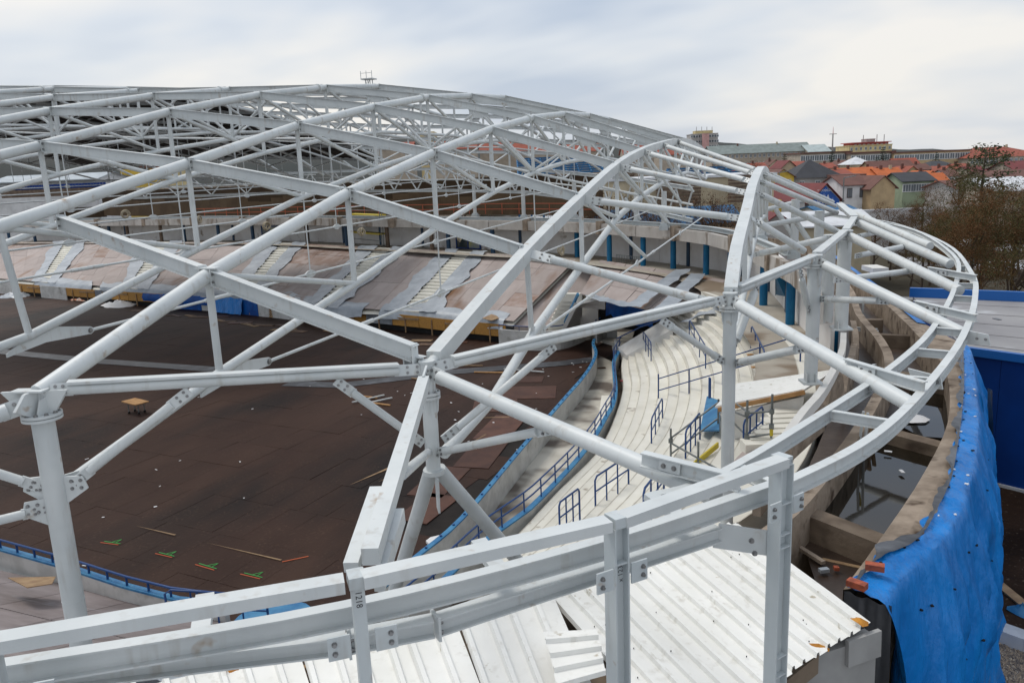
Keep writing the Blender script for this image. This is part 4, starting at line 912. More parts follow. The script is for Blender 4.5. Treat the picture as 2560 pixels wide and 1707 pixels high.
for i in range(45):
    if wr[i+1].y < 27: continue
    part('wall_panel', MB().beam(wr[i]+Z*1.1+(wr[i+1]-wr[i])*0.006, wr[i+1]+Z*1.1-(wr[i+1]-wr[i])*0.006, 0.12, 2.2), 'wallwhite', bw)
PG = 'pillars along the upper walkway'
for i, p in enumerate(pil_px+pil_r):
    p = V(p); right = i >= len(pil_px)
    if not right:
        brown = i in (5, 6, 10, 12, 13)
        lab = ('bare brown pillar' if brown else 'dark blue pillar')+' on the far walkway, %s from the left' % ORD[i]
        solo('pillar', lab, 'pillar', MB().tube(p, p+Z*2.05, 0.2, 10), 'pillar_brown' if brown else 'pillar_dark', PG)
    else:
        solo('pillar', 'round blue pillar on the walkway, %s from the right end' % ORD[len(pil_px+pil_r)-1-i], 'pillar', MB().tube(p-Z*0.02, p+Z*2.05, 0.19, 12), 'pillar', PG)
for i in range(4, 44):
    p = wr[i]; d = (wr[i+1]-wr[i]).normalized(); nn = V((d.y,-d.x,0))
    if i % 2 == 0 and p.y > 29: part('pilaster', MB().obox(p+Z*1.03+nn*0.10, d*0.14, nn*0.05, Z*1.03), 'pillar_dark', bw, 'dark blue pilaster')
# doors in the back wall
def wall_at(x):
    return min(range(len(wr)-1), key=lambda i: abs(wr[i].x-x))
for x, lab, wd in ((-27.6,'blue-framed glazed double door in the far wall',3.0), (-56,'blue-framed glazed door in the far wall at left',2.6)):
    i = wall_at(x); p = wr[i]; d = (wr[i+1]-wr[i]).normalized(); nn = V((d.y,-d.x,0)); p = p+nn*0.18
    t = thing('door', lab, 'door', p, 'glazed doors in the back wall')
    for q in (-0.5, 0, 0.5): part('frame_post', MB().box(p+d*q*wd+Z*0.85,(0.12,0.1,1.7),math.atan2(d.y,d.x)), 'frame_blue', t)
    for zz in (0.06, 1.66): part('frame_rail', MB().beam(p-d*wd/2+Z*zz, p+d*wd/2+Z*zz, 0.1, 0.1), 'frame_blue', t)
    for q in (-0.25, 0.25): part('pane', MB().beam(p+d*(q-0.22)*wd+Z*0.86, p+d*(q+0.22)*wd+Z*0.86, 0.03, 1.5), 'glass' if q < 0 else 'pane_pale', t)
i = wall_at(-0.9)
solo('door', 'tall dark blue double door at the right end of the white wall', 'door', MB().plate([V((-0.62,37.52,6.50)), V((0.02,37.90,6.45)), V((-0.01,39.25,4.85)), V((-0.67,42.17,4.85))], 0.08), 'pillar')
# fascia band with panels, concrete stubs and the steel beam on top
fa = thing('fascia', 'weathered concrete fascia band above the pillars', 'fascia', clean[30]+Z*2)
fs_ = offs(clean, 0.35); fr_ = resample(fs_, 34)
for i in range(33):
    a, b = fr_[i], fr_[i+1]; g_ = (b-a)*0.012
    if b.y < 21: continue
    part('fascia_panel', MB().beam(a+g_+Z*2.38, b-g_+Z*2.38, 0.26, 0.72), 'fascia', fa)
    if i % 2 == 0: part('stub', MB().box(a+Z*2.45,(0.5,0.5,0.95),math.atan2((b-a).y,(b-a).x)), 'conc_light', fa)
part('soffit', MB().grid([offs(clean, 0.3, 6.86)[:46], offs(clean, -2.0, 6.90)[:46]], False), 'conc', fa)
part('roof_slab', MB().grid([offs(clean, 0.2, 7.48)[:46], offs(clean, -2.6, 7.48)[:46]], False), 'conc', fa)
bm = thing('rail_beam', 'pale steel beam lying along the top of the fascia', 'beam', clean[30]+Z*2.8)
part('beam', MB().sI([p+Z*2.88 for p in offs(clean, -0.1)][:51], 0.26, 0.26, 0.03, 0.05), 'steel_b', bm)
# far columns standing on the fascia
FG = 'columns standing on the far fascia'
for i, (b, zt) in enumerate((((-43.23,81.08,7.60),12.1), ((-36.94,79.50,7.60),12.0), ((-26.97,67.84,7.55),11.4), ((-21.23,64.42,7.50),10.9), ((-16.37,62.64,7.50),10.6), ((-10.26,56.18,7.45),9.8), ((-7.76,52.31,7.45),9.9), ((-1.42,43.43,7.40),10.2), ((0.13,36.68,7.40),9.9), ((0.96,31.67,7.30),9.7))):
    b = V(b); t = thing('slim_column', 'slim white column standing on the fascia, %s from the left' % ORD[i], 'column', b, FG)
    part('shaft', MB().tube(b, V((b.x,b.y,zt)), 0.17, 8), 'steel', t)
    part('base', MB().box(b+Z*0.14,(0.55,0.55,0.3)).box(b+Z*0.36,(0.42,0.42,0.14)), 'steel_b', t)
    if i > 4:
        part('fork', MB().tube(b+V((0.3,0,0.4)), V((b.x-0.8,b.y,zt-0.4)), 0.10, 8), 'steel', t)
# truss beams linking the far column heads
FG2 = 'lengthwise trusses at the far column heads'
hp = [V(p) for p in ((-70,72,12.3),(-52,71.8,12.3),(-40,70.8,12.2),(-30,70,12.0),(-22,67.3,11.7),(-17,64.2,11.2),(-11,59,10.6),(-6,52.5,10.0))]
for i in range(7):
    a, b = hp[i], hp[i+1]
    t = thing('edge_truss', 'white edge truss over the far wall, %s bay from the left' % ORD[i], 'truss', lerp(a,b,0.5)-Z*2, FG2)
    part('top_tube', MB().ibeam(a, b, 0.25, 0.2), 'steel', t); part('bottom_tube', MB().ibeam(a-Z*2.0, b-Z*2.0, 0.25, 0.2), 'steel', t); part('mid_tube', MB().tube(a-Z*1.0, b-Z*1.0, 0.08, 6), 'steel', t)
    n = 4
    for q in range(n):
        p0, p1, p2 = lerp(a,b,q/n), lerp(a,b,(q+.5)/n), lerp(a,b,(q+1)/n)
        part('web', MB().tube(p0-Z*0.1, p1-Z*1.95, 0.06, 6), 'steel', t); part('web', MB().tube(p1-Z*1.95, p2-Z*0.1, 0.06, 6), 'steel', t)
# dark metal deck already laid over the far left of the roof
dk = thing('roof_deck', 'dark ribbed metal deck already laid over the far left of the roof', 'roof deck', (-55,55,14))
for k in range(-14, -6):
    for j in range(8, 14):
        a, b, c, d = (node(kk, jj)+Z*0.05 for kk, jj in ((k,j),(k+1,j),(k+1,j+1),(k,j+1)))
        m_ = MB().slab([a, b, c, d], 0.03); n = 6
        for q in range(n): m_.beam(lerp(a,b,(q+.5)/n)-Z*0.05, lerp(d,c,(q+.5)/n)-Z*0.05, 0.25, 0.05)
        part('deck_sheet', m_, 'deckdark', dk)
# brown wall behind the fascia and orange guard rail
bx = [V((-101.10,98.75,11.54)).xy, (-66,84.5),(-47,80),(-33,78.2),(-24,75.4),(-16.0,70.6)]
bw2 = thing('brown_wall', 'long brown block wall with dark wet upper band behind the far fascia', 'wall', (-40,79,7.4))
bl = resample([V((x,y,0)) for x, y in bx], 45)
for i in range(44):
    a, b = bl[i], bl[i+1]; g_ = (b-a)*0.004
    wet = 1.35+0.35*math.sin(i*1.3)+random.uniform(-0.25,0.25)
    part('wall_block', MB().beam(a+g_+Z*(7.3+(3.7-wet)/2), b-g_+Z*(7.3+(3.7-wet)/2), 0.5, 3.7-wet), 'brownwall', bw2)
    part('wet_block', MB().beam(a+g_+Z*(11.0-wet/2), b-g_+Z*(11.0-wet/2), 0.5, wet), 'brownwall_wet', bw2, 'dark damp upper block of the wall')
part('coping', MB().srect([p+Z*11.05 for p in bl], 0.6, 0.1), 'conc_light', bw2)
og = thing('guard_rail', 'orange timber guard rail along the far fascia', 'railing', (-35,76,7.5))
ol = resample([V((-70,82,7.6)), V((-47,77.5,7.6)), V((-33,74.5,7.6)), V((-24,72,7.6)), V((-15.5,67.6,7.6))], 30)
for zz in (0.45, 0.95): part('rail', MB().srect([p+Z*zz for p in ol], 0.04, 0.08), 'orange', og)
for i in range(0, 30): part('upright', MB().box(ol[i]+Z*0.5,(0.07,0.07,1.0)), 'orange', og)

# ------------------------------------------------------------------ far stand, boarded and sheeted
lipc = [V((-92,70,1.4)), V((-69,64.0,1.4)), V((-55.2,61.2,1.4)), V((-49,60.0,1.4)), V((-41,57.6,1.4)), V((-33.46,53.83,1.40)), V((-26.45,53.34,1.40)), V((-22.5,52.0,1.4)), V((-17.69,50.32,1.40))]
lip = resample(lipc, 60)
rp2 = [V((-112,82,4.8)), V((-82,79.0,4.8)), V((-67.48,78.00,5.60)), V((-52.2,75.2,4.8)), V((-38.80,69.23,4.80)), V((-29.71,66.42,4.80)), V((-21.77,61.86,4.80)), V((-17.6,60.0,4.8)), V((-15.2,58.6,4.8))]
for p in rp2: p.z = 4.8
rim = resample(rp2, 60)
def sp(u, v): return lerp(along(lip, u), along(rim, u), v)
struct('stand_slope', MB().grid([[sp(i/30, j/4)-Z*0.14 for i in range(31)] for j in range(5)], False), 'terrace')
# stairs in the stand (u positions measured along its width) and the boarded sectors between
def find_u(px):   # plan x at the lip
    return min((abs(along(lip, i/200).x-px), i/200) for i in range(201))[1]
stairs = [(find_u(-25.6),find_u(-25.6)), ]
su = []
for lx, rx in ((-26.9,-26.6), (-35.6,-36.5), (-46.5,-52.0), (-62.0,-72.0), (-78.0,-88.0)):
    u0 = find_u(lx); u1 = min((abs(along(rim, i/200).x-rx), i/200) for i in range(201))[1]; su.append((u0,u1))
def spu(pair, du, v): 
    return lerp(along(lip, min(1,max(0,pair[0]+du))), along(rim, min(1,max(0,pair[1]+du))), v)
SW = 0.0108
for i, pr_ in enumerate(su):
    t = thing('stair', 'narrow cream stair climbing the far stand, %s from the right' % ORD[i], 'stair', spu(pr_,0,0), 'stairs in the far stand')
    n = 20
    for q in range(n):
        a0, a1 = spu(pr_,-SW,q/n), spu(pr_,SW,q/n); b0, b1 = spu(pr_,-SW,(q+1)/n), spu(pr_,SW,(q+1)/n); zt = b0.z+0.06
        m_ = MB().prism([a0.xy,a1.xy,b1.xy,b0.xy], a0.z-0.2, zt)
        part('step', m_, 'terrace', t)
ends = [(1.0,1.0)]+su+[(0.0,0.0)]
SECT = []
for i in range(len(ends)-1):
    R_, L_ = ends[i], ends[i+1]
    t = thing('boarded_sector', 'far stand seating boarded with brownish plywood, %s block from the right' % ORD[i], 'boards', lerp(spu(R_,0,0),spu(L_,0,0),0.5), 'boarded blocks of the far stand')
    nc = max(2, int(abs((spu(R_,0,0.5)-spu(L_,0,0.5)).length)/2.6)); nr = 5
    for c_ in range(nc):
        for r_ in range(nr):
            w0, w1 = (c_+0.004)/nc, (c_+0.996)/nc; v0, v1 = 0.02+0.96*(r_+0.006)/nr, 0.02+0.96*(r_+0.994)/nr
            f_ = lambda w, v: lerp(spu(L_, SW*1.6 if i < 5 else 0, v), spu(R_, -SW*1.6 if i > 0 else 0, v), w)
            dz_ = Z*(0.12+random.uniform(0,0.03))
            part('sheet', MB().slab([f_(w0,v0)+dz_, f_(w1,v0)+dz_, f_(w1,v1)+dz_, f_(w0,v1)+dz_], 0.03), 'ply_wet' if (i == 2 and r_ > 2) or random.random() < 0.03 else 'ply', t)
def drape(rows, amp, seed, m='plastic'):
    rr_ = []
    for r_ in rows:
        rr_.append([p+V((noise.noise(p*0.9+V((seed,0,0)))*amp, noise.noise(p*0.9+V((0,seed,0)))*amp, abs(noise.noise(p*1.3+V((seed,seed,0))))*amp*1.5)) for p in r_])
    return MB().grid(rr_)
SGP = 'plastic sheeting beside the far stairs'
for i, pr_ in enumerate(su):
    for s_ in (-1, 1):
        rows = [[spu(pr_, s_*(SW*0.95+(SW*1.9+0.9*SW*noise.noise(V((v*0.16,i*3.1+s_,0)))+0.22*SW*noise.noise(V((v*0.5,i*5.1+s_,2))))*w/4), v/30)+Z*0.20 for v in range(31)] for w in range(5)]
        solo('plastic_strip', 'grey plastic sheeting along the %s side of the far stair, %s from the right' % ('left' if s_ < 0 else 'right', ORD[i]), 'sheeting', drape(rows, 0.12, i*3+s_), 'plastic', SGP)
# plastic along the lip and the OSB front below it
for i in range(5):
    u0, u1 = 0.99-0.17*i, 0.99-0.17*(i+1)+0.02
    rows = [[along(lip, u0+(u1-u0)*q/20)+(along(rim,u0+(u1-u0)*q/20)-along(lip,u0+(u1-u0)*q/20))*(0.10-0.025*w+0.05*noise.noise(V((q*0.25,i*2.0,w*0.2))))*(1 if w < 4 else 0)+Z*(0.16 if w < 4 else 0.1)-V((0,0.25,0.55))*(1 if w == 5 else 0) for q in range(21)] for w in range(6)]
    solo('plastic_apron', 'crumpled plastic apron along the front lip of the far stand, %s from the right' % ORD[i], 'sheeting', drape(rows, 0.14, 40+i), 'plastic', 'plastic aprons on the far stand lip')
fw = thing('stand_front', 'front of the far stand patched with boards, OSB and tarps', 'wall', V((-36,56,0)))
base_pts = [V((-91,69,0)), V((-69,63.4,0)), V((-55.2,60.8,0)), V((-49,59.6,0)), V((-41,57.2,0)), V((-33.4,54.8,0)), V((-26.4,53.0,0)), V((-22.5,51.6,0)), V((-18.2,50.4,0))]
bf = resample(base_pts, 29)
pat = ['osb','osb','osb','osb','plastic_dark','osb','osb','plastic_dark','boards','boards','tarp_dark','boards','boards','tarp_dark','tarp_dark','osb','osb','osb','plastic_dark','osb','osb','boards','boards','osb','osb','boards','boards','boards']
for i in range(28):
    a, b = bf[28-i], bf[27-i]; g_ = (b-a)*0.01; kind_ = pat[i]
    if kind_ in ('osb','plastic_dark'):
        part('recess', MB().beam(a+V((0,0.35,0.25)), b+V((0,0.35,0.25)), 0.1, 0.5), 'rubber', fw)
        part('front_panel', MB().beam(a+g_+Z*0.92, b-g_+Z*0.92, 0.05, 0.85), kind_, fw)
        part('prop', MB().box(lerp(a,b,0.5)+V((0,-0.06,0.6)),(0.09,0.09,1.2)), 'timber', fw)
        if i % 2: part('batten', MB().beam(a+V((0,-0.1,1.12)), b+V((0,-0.1,1.05)), 0.06, 0.14), 'timber', fw)
    else: part('front_panel', MB().beam(a+g_+Z*0.68, b-g_+Z*0.68, 0.08, 1.36), kind_, fw)
bb = [p+V((0.1,-0.14,0)) for p in resample([V((-50.5,60.0,1.3)), V((-60,61.8,1.3))], 12)]
solo('blue_tarp', 'blue tarp hung along the far stand front at left', 'tarp', drape([bb, [p+V((0,-0.25,-0.35)) for p in bb], [p+V((0,-0.15,-0.75)) for p in bb]], 0.12, 7), 'tarp_dark')
bb = [p+V((0.1,-0.2,0)) for p in resample([V((-46.0,58.9,1.35)), V((-50.5,60.0,1.35))], 10)]
solo('blue_tarp', 'blue tarp reaching the floor on the far stand front', 'tarp', drape([bb, [p+V((0,-0.3,-0.5)) for p in bb], [p+V((0,-0.3,-1.0)) for p in bb], [p+V((0,-0.5,-1.3)) for p in bb]], 0.16, 9), 'tarp')
for i, (px, rz) in enumerate((((-44.61,58.34,0.00),0.1), ((-41.85,57.49,0.00),0.5), ((-38.56,56.40,0.00),0.2))):
    p = V(px); t = thing('pallet', 'wooden pallet leaning against the far boards, %s from the left' % ORD[i], 'pallet', p, 'pallets at the far boards')
    for q in range(6): part('slat', MB().box(p+V((0,0.12+q*0.03,0.14+q*0.2)),(1.15,0.03,0.13),rz), 'timber', t)
    for q in (-0.48,0,0.48): part('block', MB().box(p+V((q*math.cos(rz),0.22+q*math.sin(rz),0.6)),(0.1,0.09,1.15),rz), 'timber_dark', t)
for i, (px, s_, m_) in enumerate((((-82.16,65.98,0.00),1.6,'plastic'), ((-70.46,65.24,0.00),1.9,'rubble_bag'), ((-63.00,61.64,0.00),1.5,'paper'))):
    p = V(px); rows = []
    for r_ in range(7):
        row = []
        for a in range(21):
            an = a*math.pi/10; k_ = 1+0.35*noise.noise(V((math.cos(an)*1.5,math.sin(an)*1.5,i*7.0)))+0.15*noise.noise(V((math.cos(an)*4,math.sin(an)*4,r_*0.9+i)))
            row.append(p+V((math.cos(an)*s_*r_/6*1.3*k_, math.sin(an)*s_*r_/6*0.8*k_, max(0.0, 0.55*(1-(r_/6)**1.5)+0.30*noise.noise(V((math.cos(an)*r_*0.9,math.sin(an)*r_*0.9,i*5.0)))))))
        rows.append(row)
    solo('rubbish_heap', 'heap of crumpled %s sheeting on the far floor, %s from the left' % (('grey','orange and white','white')[i], ORD[i]), 'rubbish', MB().grid(rows), m_, 'rubbish heaps at the far boards')
solo('plywood_sheet', 'loose pinkish plywood sheet on the front of the far stand right of centre', 'board', MB().slab([V((-19.97,50.56,1.75)), V((-19.10,53.55,2.00)), V((-18.13,52.02,1.80)), V((-19.20,50.29,1.65))], 0.03), 'timber')
solo('metal_sheet', 'pale corrugated sheet lying on the far stand', 'sheet', MB().slab([V((-51.30,68.15,2.90)), V((-48.44,67.85,3.10)), V((-45.00,67.22,3.10)), V((-45.88,63.75,2.40))], 0.05), 'plastic')
solo('orange_board', 'yellow board lying on the far stand', 'board', MB().slab([V((-45.04,59.44,1.75)), V((-45.23,63.77,2.40)), V((-44.13,63.01,2.40)), V((-43.76,58.85,1.75))], 0.04), 'osb')
solo('dark_patch', 'small black speck on the boarded far stand', 'patch', MB().box(V((-19.56,56.86,3.35))+Z*0.02,(0.35,0.3,0.1),0.4), 'rubber')

# ------------------------------------------------------------------ entrance block between far stand and terrace
eb = thing('entrance_block', 'white rendered entrance block with curved walls between far stand and terrace', 'building', V((-14,48,0)))
cw = smooth_path([V(p) for p in ((-18.23,49.16,0.00), (-16.13,48.76,0.00), (-14.10,49.30,0.00), (-13.24,51.79,0.00), (-13.14,54.08,0.00))], 4)
part('curved_wall', MB().srect([p+Z*0.65 for p in cw], 0.2, 1.3), 'boards', eb)
part('curved_rail', MB().ptube([p+Z*1.6 for p in cw], 0.035, 6), 'rail', eb)
for i in range(0, len(cw), 3): part('rail_post', MB().tube(cw[i]+Z*1.3, cw[i]+Z*1.6, 0.025, 6), 'rail', eb)
part('floor', MB().prism([V((-16.52,48.29,0.20)).xy, V((-12.79,52.62,0.20)).xy, (-9.5,49.5), (-10.5,57), (-17.5,57)], 0.0, 0.25), 'paleconc', eb)
part('side_wall', MB().plate([V((-13.87,49.39,1.30)), V((-12.56,47.84,3.30)), V((-12.44,48.60,3.30)), V((-13.54,52.74,1.00)), V((-14.37,52.39,0.40))], 0.25), 'render_white', eb)
part('lintel_wall', MB().plate([V((-12.10,46.40,3.60)), V((-10.14,45.25,4.20)), V((-10.45,46.59,3.30)), V((-12.78,48.98,3.00))], 0.2), 'render_white', eb)
a, b = V((-14.03,54.47,1.00)), V((-12.79,55.38,1.00))
part('portal_wall', MB().plate([V((-13.06,51.00,2.62)), V((-11.87,51.00,2.56)), V((-11.89,51.00,1.30)), V((-13.09,51.00,1.27))], 0.2), 'render_white', eb)
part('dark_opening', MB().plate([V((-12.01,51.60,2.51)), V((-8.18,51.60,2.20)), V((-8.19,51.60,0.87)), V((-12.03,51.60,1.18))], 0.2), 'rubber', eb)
part('top_beam', MB().beam(V((-11.39,50.60,3.32)), V((-7.42,46.80,3.19)), 0.35, 0.22), 'render_white', eb)
t_ = [lerp((-11.17,50.20,3.23), (-7.63,46.90,3.08), i/9) for i in range(10)]
solo('blue_tarp', 'blue tarp hanging over the dark entrance opening', 'tarp', drape([t_, [p+V((0,-0.15,-0.55)) for p in t_], [p+V((0,-0.1,-1.1+0.15*math.sin(i*1.7))) for i, p in enumerate(t_)]], 0.14, 21), 'tarp_dark')
rw = thing('ramp_wall', 'white sloping wall with blue handrail at the left end of the terrace', 'wall', V((-9.32,45.67,1.20)))
part('wall', MB().slab([V((-9.15,44.03,1.50)), V((-6.54,42.58,3.30)), V((-5.68,41.32,3.20)), V((-8.38,42.56,1.40))], 0.6), 'render_white', rw)
part('front', MB().plate([V((-9.70,46.14,1.50)), V((-9.09,43.83,1.50)), V((-9.91,46.83,0.30)), V((-10.54,49.21,0.30))], 0.15), 'boards', rw)
part('handrail', MB().ptube([V((-9.32,44.54,1.90)), V((-7.70,43.01,2.90)), V((-6.09,41.01,3.80))], 0.035, 6), 'rail', rw)
solo('passage_wall', 'white curved end wall of the passage behind the boards', 'wall', MB().srect([V((*V(q).xy,0.75)) for q in ((-12.01,50.74,0.40), (-11.69,52.35,0.40), (-10.94,52.45,0.40))], 0.16, 1.1), 'boards')
t = thing('railing', 'blue railing on the end wall of the passage', 'railing', V((-10.75,48.14,1.30)))
railing(t, [V((*V(q).xy,1.3)) for q in ((-12.01,50.74,0.40), (-11.69,52.35,0.40), (-10.94,52.45,0.40))], 0.45, 2, 0.03, 1)
part('slope', MB().slab([V((-17.73,50.77,1.20)), V((-14.60,51.19,1.00)), V((-13.52,58.89,4.70)), V((-15.52,59.46,4.70))], 0.4), 'ply', eb)
st_ = thing('stair', 'cream stair with blue string beside the entrance block', 'stair', V((-14.26,50.01,1.30)))
for q in range(9):
    p = lerp(V((-14.52,50.57,1.40)), V((-13.13,49.26,3.70)), q/8); part('step', MB().box(p-Z*0.2,(1.3,0.55,0.5),0.1), 'terrace', st_)
part('blue_string', MB().beam(V((-13.89,49.93,1.70)), V((-12.30,47.41,4.00)), 0.12, 0.18), 'bluecap', st_)
# boarded slope right of the entrance with plastic, up to the walkway
bs_ = thing('boarded_sector', 'boarded slope above the entrance right of the far stand', 'boards', V((-9,49,3)), 'boarded blocks of the far stand')
c00, c10, c11, c01 = V((-12.34,48.05,3.90)), V((-5.43,40.68,4.00)), V((-3.44,47.79,4.86)), V((-13.32,58.04,4.86))
for i in range(4):
    for j in range(3):
        f_ = lambda u, v: lerp(lerp(c00,c10,u), lerp(c01,c11,u), v)+Z*random.uniform(0,0.03)
        part('sheet', MB().slab([f_((i+.01)/4,(j+.01)/3), f_((i+.99)/4,(j+.01)/3), f_((i+.99)/4,(j+.99)/3), f_((i+.01)/4,(j+.99)/3)], 0.05), 'ply', bs_)
for i, (pa, pb, w) in enumerate((((1580,775),(1712,672),0.10), ((1640,785),(1748,685),0.12), ((1470,742),(1560,752),0.2))):
    a, b = [(V((-7.77,41.08,4.20)),V((-6.32,50.64,4.95))), (V((-6.07,39.53,4.20)),V((-5.22,48.81,4.95))), (V((-11.32,45.95,4.00)),V((-8.10,42.26,4.05)))][i]
    d = (b-a).normalized(); nn = V((d.y,-d.x,0))
    rows = [[lerp(a,b,q/16)+nn*(0.9*(w_/4-0.5)*(1+0.35*noise.noise(V((q*0.5,i*3.0,w_*0.3)))))+Z*0.14 for q in range(17)] for w_ in range(5)]
    solo('plastic_strip', 'grey plastic sheeting on the slope above the entrance, %s from the left' % ORD[(1,2,0)[i]], 'sheeting', drape(rows, 0.1, 60+i), 'plastic', 'plastic sheeting above the entrance')
a = V((-5.57,41.68,3.60)); rows = [[lerp(V((-5.44,40.77,3.40)), V((-3.23,40.39,4.30)), q/14)+V((0.2,0.5,0.15))*w_*0.45 for q in range(15)] for w_ in range(4)]
solo('plastic_heap', 'bundled grey plastic sheet at the upper left edge of the terrace', 'sheeting', drape(rows, 0.35, 71), 'plastic')
gp = thing('metal_gate', 'grey barred metal gate between pillars on the walkway', 'gate', V((-10.71,56.06,4.80)))
a, b = V((-11.85,56.86,4.82)), V((-9.85,55.19,4.82))
part('rail', MB().beam(a+Z*0.55, b+Z*0.55, 0.04, 0.04), 'galv', gp)
for i in range(15): p = lerp(a,b,i/14); part('bar', MB().tube(p, p+Z*0.55, 0.018, 5), 'galv', gp)
fsf = thing('scaffold', 'light scaffold tower with yellow decks against the far wall', 'scaffold', V((-39.78,71.25,4.80)))
a, b = V((-43.15,73.96,4.85)), V((-37.64,70.18,4.85)); up = [4.85, 5.9, 7.1, 8.3]
for p in (a, b, a+V((0.3,-1,0)), b+V((0.3,-1,0))): part('standard', MB().tube(p, p+Z*3.6, 0.04, 6), 'galv', fsf)
for zz in (1.2, 3.0): part('deck', MB().beam(a+Z*zz, b+Z*zz, 0.9, 0.14), 'yellow', fsf)
for zz in (0.6, 2.1, 3.5): part('ledger', MB().tube(a+V((0.3,-1,zz)), b+V((0.3,-1,zz)), 0.03, 5), 'galv', fsf)

lw_ = resample([V((-122.17,95.71,11.81)), V((-101.10,98.75,11.54))], 8)
solo('low_wall', 'low dark wall under the blue seats at far left', 'wall', MB().srect([V((p.x,p.y,7.9)) for p in lw_], 0.5, 1.6), 'brownwall_wet')

# ------------------------------------------------------------------ gutters behind the fascia, outer parapet, tarp
par_in = [V((-6,74,5.5)), V((1.59,60.0,5.5)), V((3.44,41.0,5.5)), V((4.05,33,5.5)), V((4.25,28.5,5.5)), V((4.30,25.05,5.5)), V((3.63,20.3,5.5)), V((2.56,16.4,5.5)), V((1.5,13.24,5.5)), V((0.86,11.45,5.5))]
pin = smooth_path(par_in, 4)
t = thing('parapet', 'rough brown concrete outer parapet of the gutter', 'wall', V((4,25,0)))
par_thing = t
mid = [V((0.20,76.35,5.90)), V((2.6,42,5.5)), V((2.62,34,5.5)), V((2.95,29,5.5)), V((2.85,25.3,5.5)), V((1.95,20.6,5.5)), V((1.05,17.0,5.5)), V((0.15,14.0,5.5)), V((-0.6,12.4,5.5))]
mid[0] = V((1.2,56,5.5)); mds = smooth_path(mid, 4)
t = thing('gutter_wall', 'curved brown concrete wall dividing the two gutters', 'wall', V((2.9,25,3.8)))
part('upstand', MB().sweep(mds, [(0.12,-1.9),(0.13,0),(-0.13,0.02),(-0.14,-1.9)]), 'conc_light', t)
inn = offs(clean[38:], -2.55); inn = [V((p.x,p.y,4.3)) for p in inn]
struct('gutter_floor', MB().grid([[V((p.x,p.y,4.72)) for p in resample(offs(clean[30:], -0.15), 40)], [V((p.x-0.1,p.y,4.72)) for p in resample(pin, 40)]], False), 'gutter')
# cross beams between the dividing wall and the parapet
XB = 'concrete cross beams in the gutter'
for i, (a, b) in enumerate((((0.38,14.91,5.20), (1.69,13.88,5.20)), ((2.22,20.10,5.20), (3.27,19.28,5.20)), ((3.34,25.73,5.20), (4.37,24.98,5.20)), ((3.47,31.43,5.20), (4.87,31.33,5.20)), ((2.78,34.35,5.20), (3.30,34.41,5.20)))):
    a, b = V(a), V(b); d = (b-a).normalized()
    solo('cross_beam', 'brown concrete cross beam in the gutter, %s from the front' % ORD[i], 'beam', MB().beam(a-d*0.3, b+d*0.25, 0.40 if i < 2 else 0.28, 0.5, Z, (0,-0.25)), 'conc', XB)
wt = struct('gutter_water', MB().prism([V((0.54,15.23,4.93)).xy, V((1.14,17.46,4.93)).xy, V((1.93,20.01,4.93)).xy, V((2.27,20.75,4.93)).xy, V((3.59,19.93,4.93)).xy, V((2.74,16.34,4.93)).xy, V((1.85,14.20,4.93)).xy], 4.6, 4.93), 'water')
struct('gutter_water', MB().prism([V((2.67,21.99,4.80)).xy, V((3.45,25.26,4.80)).xy, V((4.51,25.03,4.80)).xy, V((3.76,20.93,4.80)).xy, V((3.15,20.95,4.80)).xy], 4.6, 4.80), 'water')
# broken parapet blocks left standing beside the columns
BG = 'broken concrete parapet pieces'
for i, (a, b, h, th) in enumerate((((-0.46,14.61,6.00), (0.00,16.20,6.10), 0.9, 0.16), ((0.06,16.74,6.20), (0.78,18.96,6.30), 0.75, 0.18), ((0.80,19.38,6.20), (1.26,20.96,6.30), 0.75, 0.26), ((1.37,21.49,6.00), (1.99,26.33,6.10), 0.9, 0.18), ((2.07,27.12,6.00), (2.15,30.64,6.00), 0.8, 0.18))):
    a, b = V(a), V(b); d = (b-a).normalized(); nn = V((d.y,-d.x,0)); m_ = MB(); n = 7; rows_t, rows_b = [], []
    rr_ = random.Random(i+3)
    tops = [a+d*(b-a).length*q/(n-1)+Z*(rr_.uniform(-0.12,0.08)-(0.35 if q in (0,n-1) else 0)) for q in range(n)]
    f1 = [p+nn*th/2 for p in tops]; f2 = [p-nn*th/2 for p in tops]; g1 = [V((p.x,p.y,a.z-h))+nn*th/2 for p in tops]; g2 = [V((p.x,p.y,a.z-h))-nn*th/2 for p in tops]
    m_.grid([g1,f1,f2,g2], False)
    m_.add([g1[0],f1[0],f2[0],g2[0]], [(0,1,2,3)]); m_.add([g1[-1],f1[-1],f2[-1],g2[-1]], [(3,2,1,0)])
    solo('parapet_piece', 'broken brown concrete parapet piece beside the ring columns, %s from the front' % ORD[i], 'concrete', m_, 'conc_light', BG)
# inner white edge strip beside the columns
es = [V((-0.03,15.37,6.30)), V((0.36,16.69,6.50)), V((0.70,18.10,6.50)), V((1.08,20.31,6.50)), V((1.38,22.53,6.50)), V((1.52,24.65,6.50))]
solo('edge_strip', 'narrow white edge strip curving beside the parapet columns', 'edge', MB().srect(smooth_path(es,3), 0.16, 0.22), 'render_white')
GBG = 'small steel brackets in the inner gutter'
for i, (a, b) in enumerate((((2.19,24.68,5.20), (2.59,26.46,5.20)), ((2.58,32.51,5.20), (3.15,32.12,5.20)), ((2.64,38.07,5.40), (3.08,37.89,5.40)))):
    a, b = V(a), V(b); t = thing('bracket', 'white steel bracket standing in the inner gutter, %s from the front' % ORD[i], 'bracket', b-Z*0.8, GBG)
    part('arm', MB().ibeam(a-V((0.7,0,0)), b, 0.14, 0.1), 'steel', t); part('leg', MB().beam(b, b-Z*0.75, 0.09, 0.09), 'steel', t)
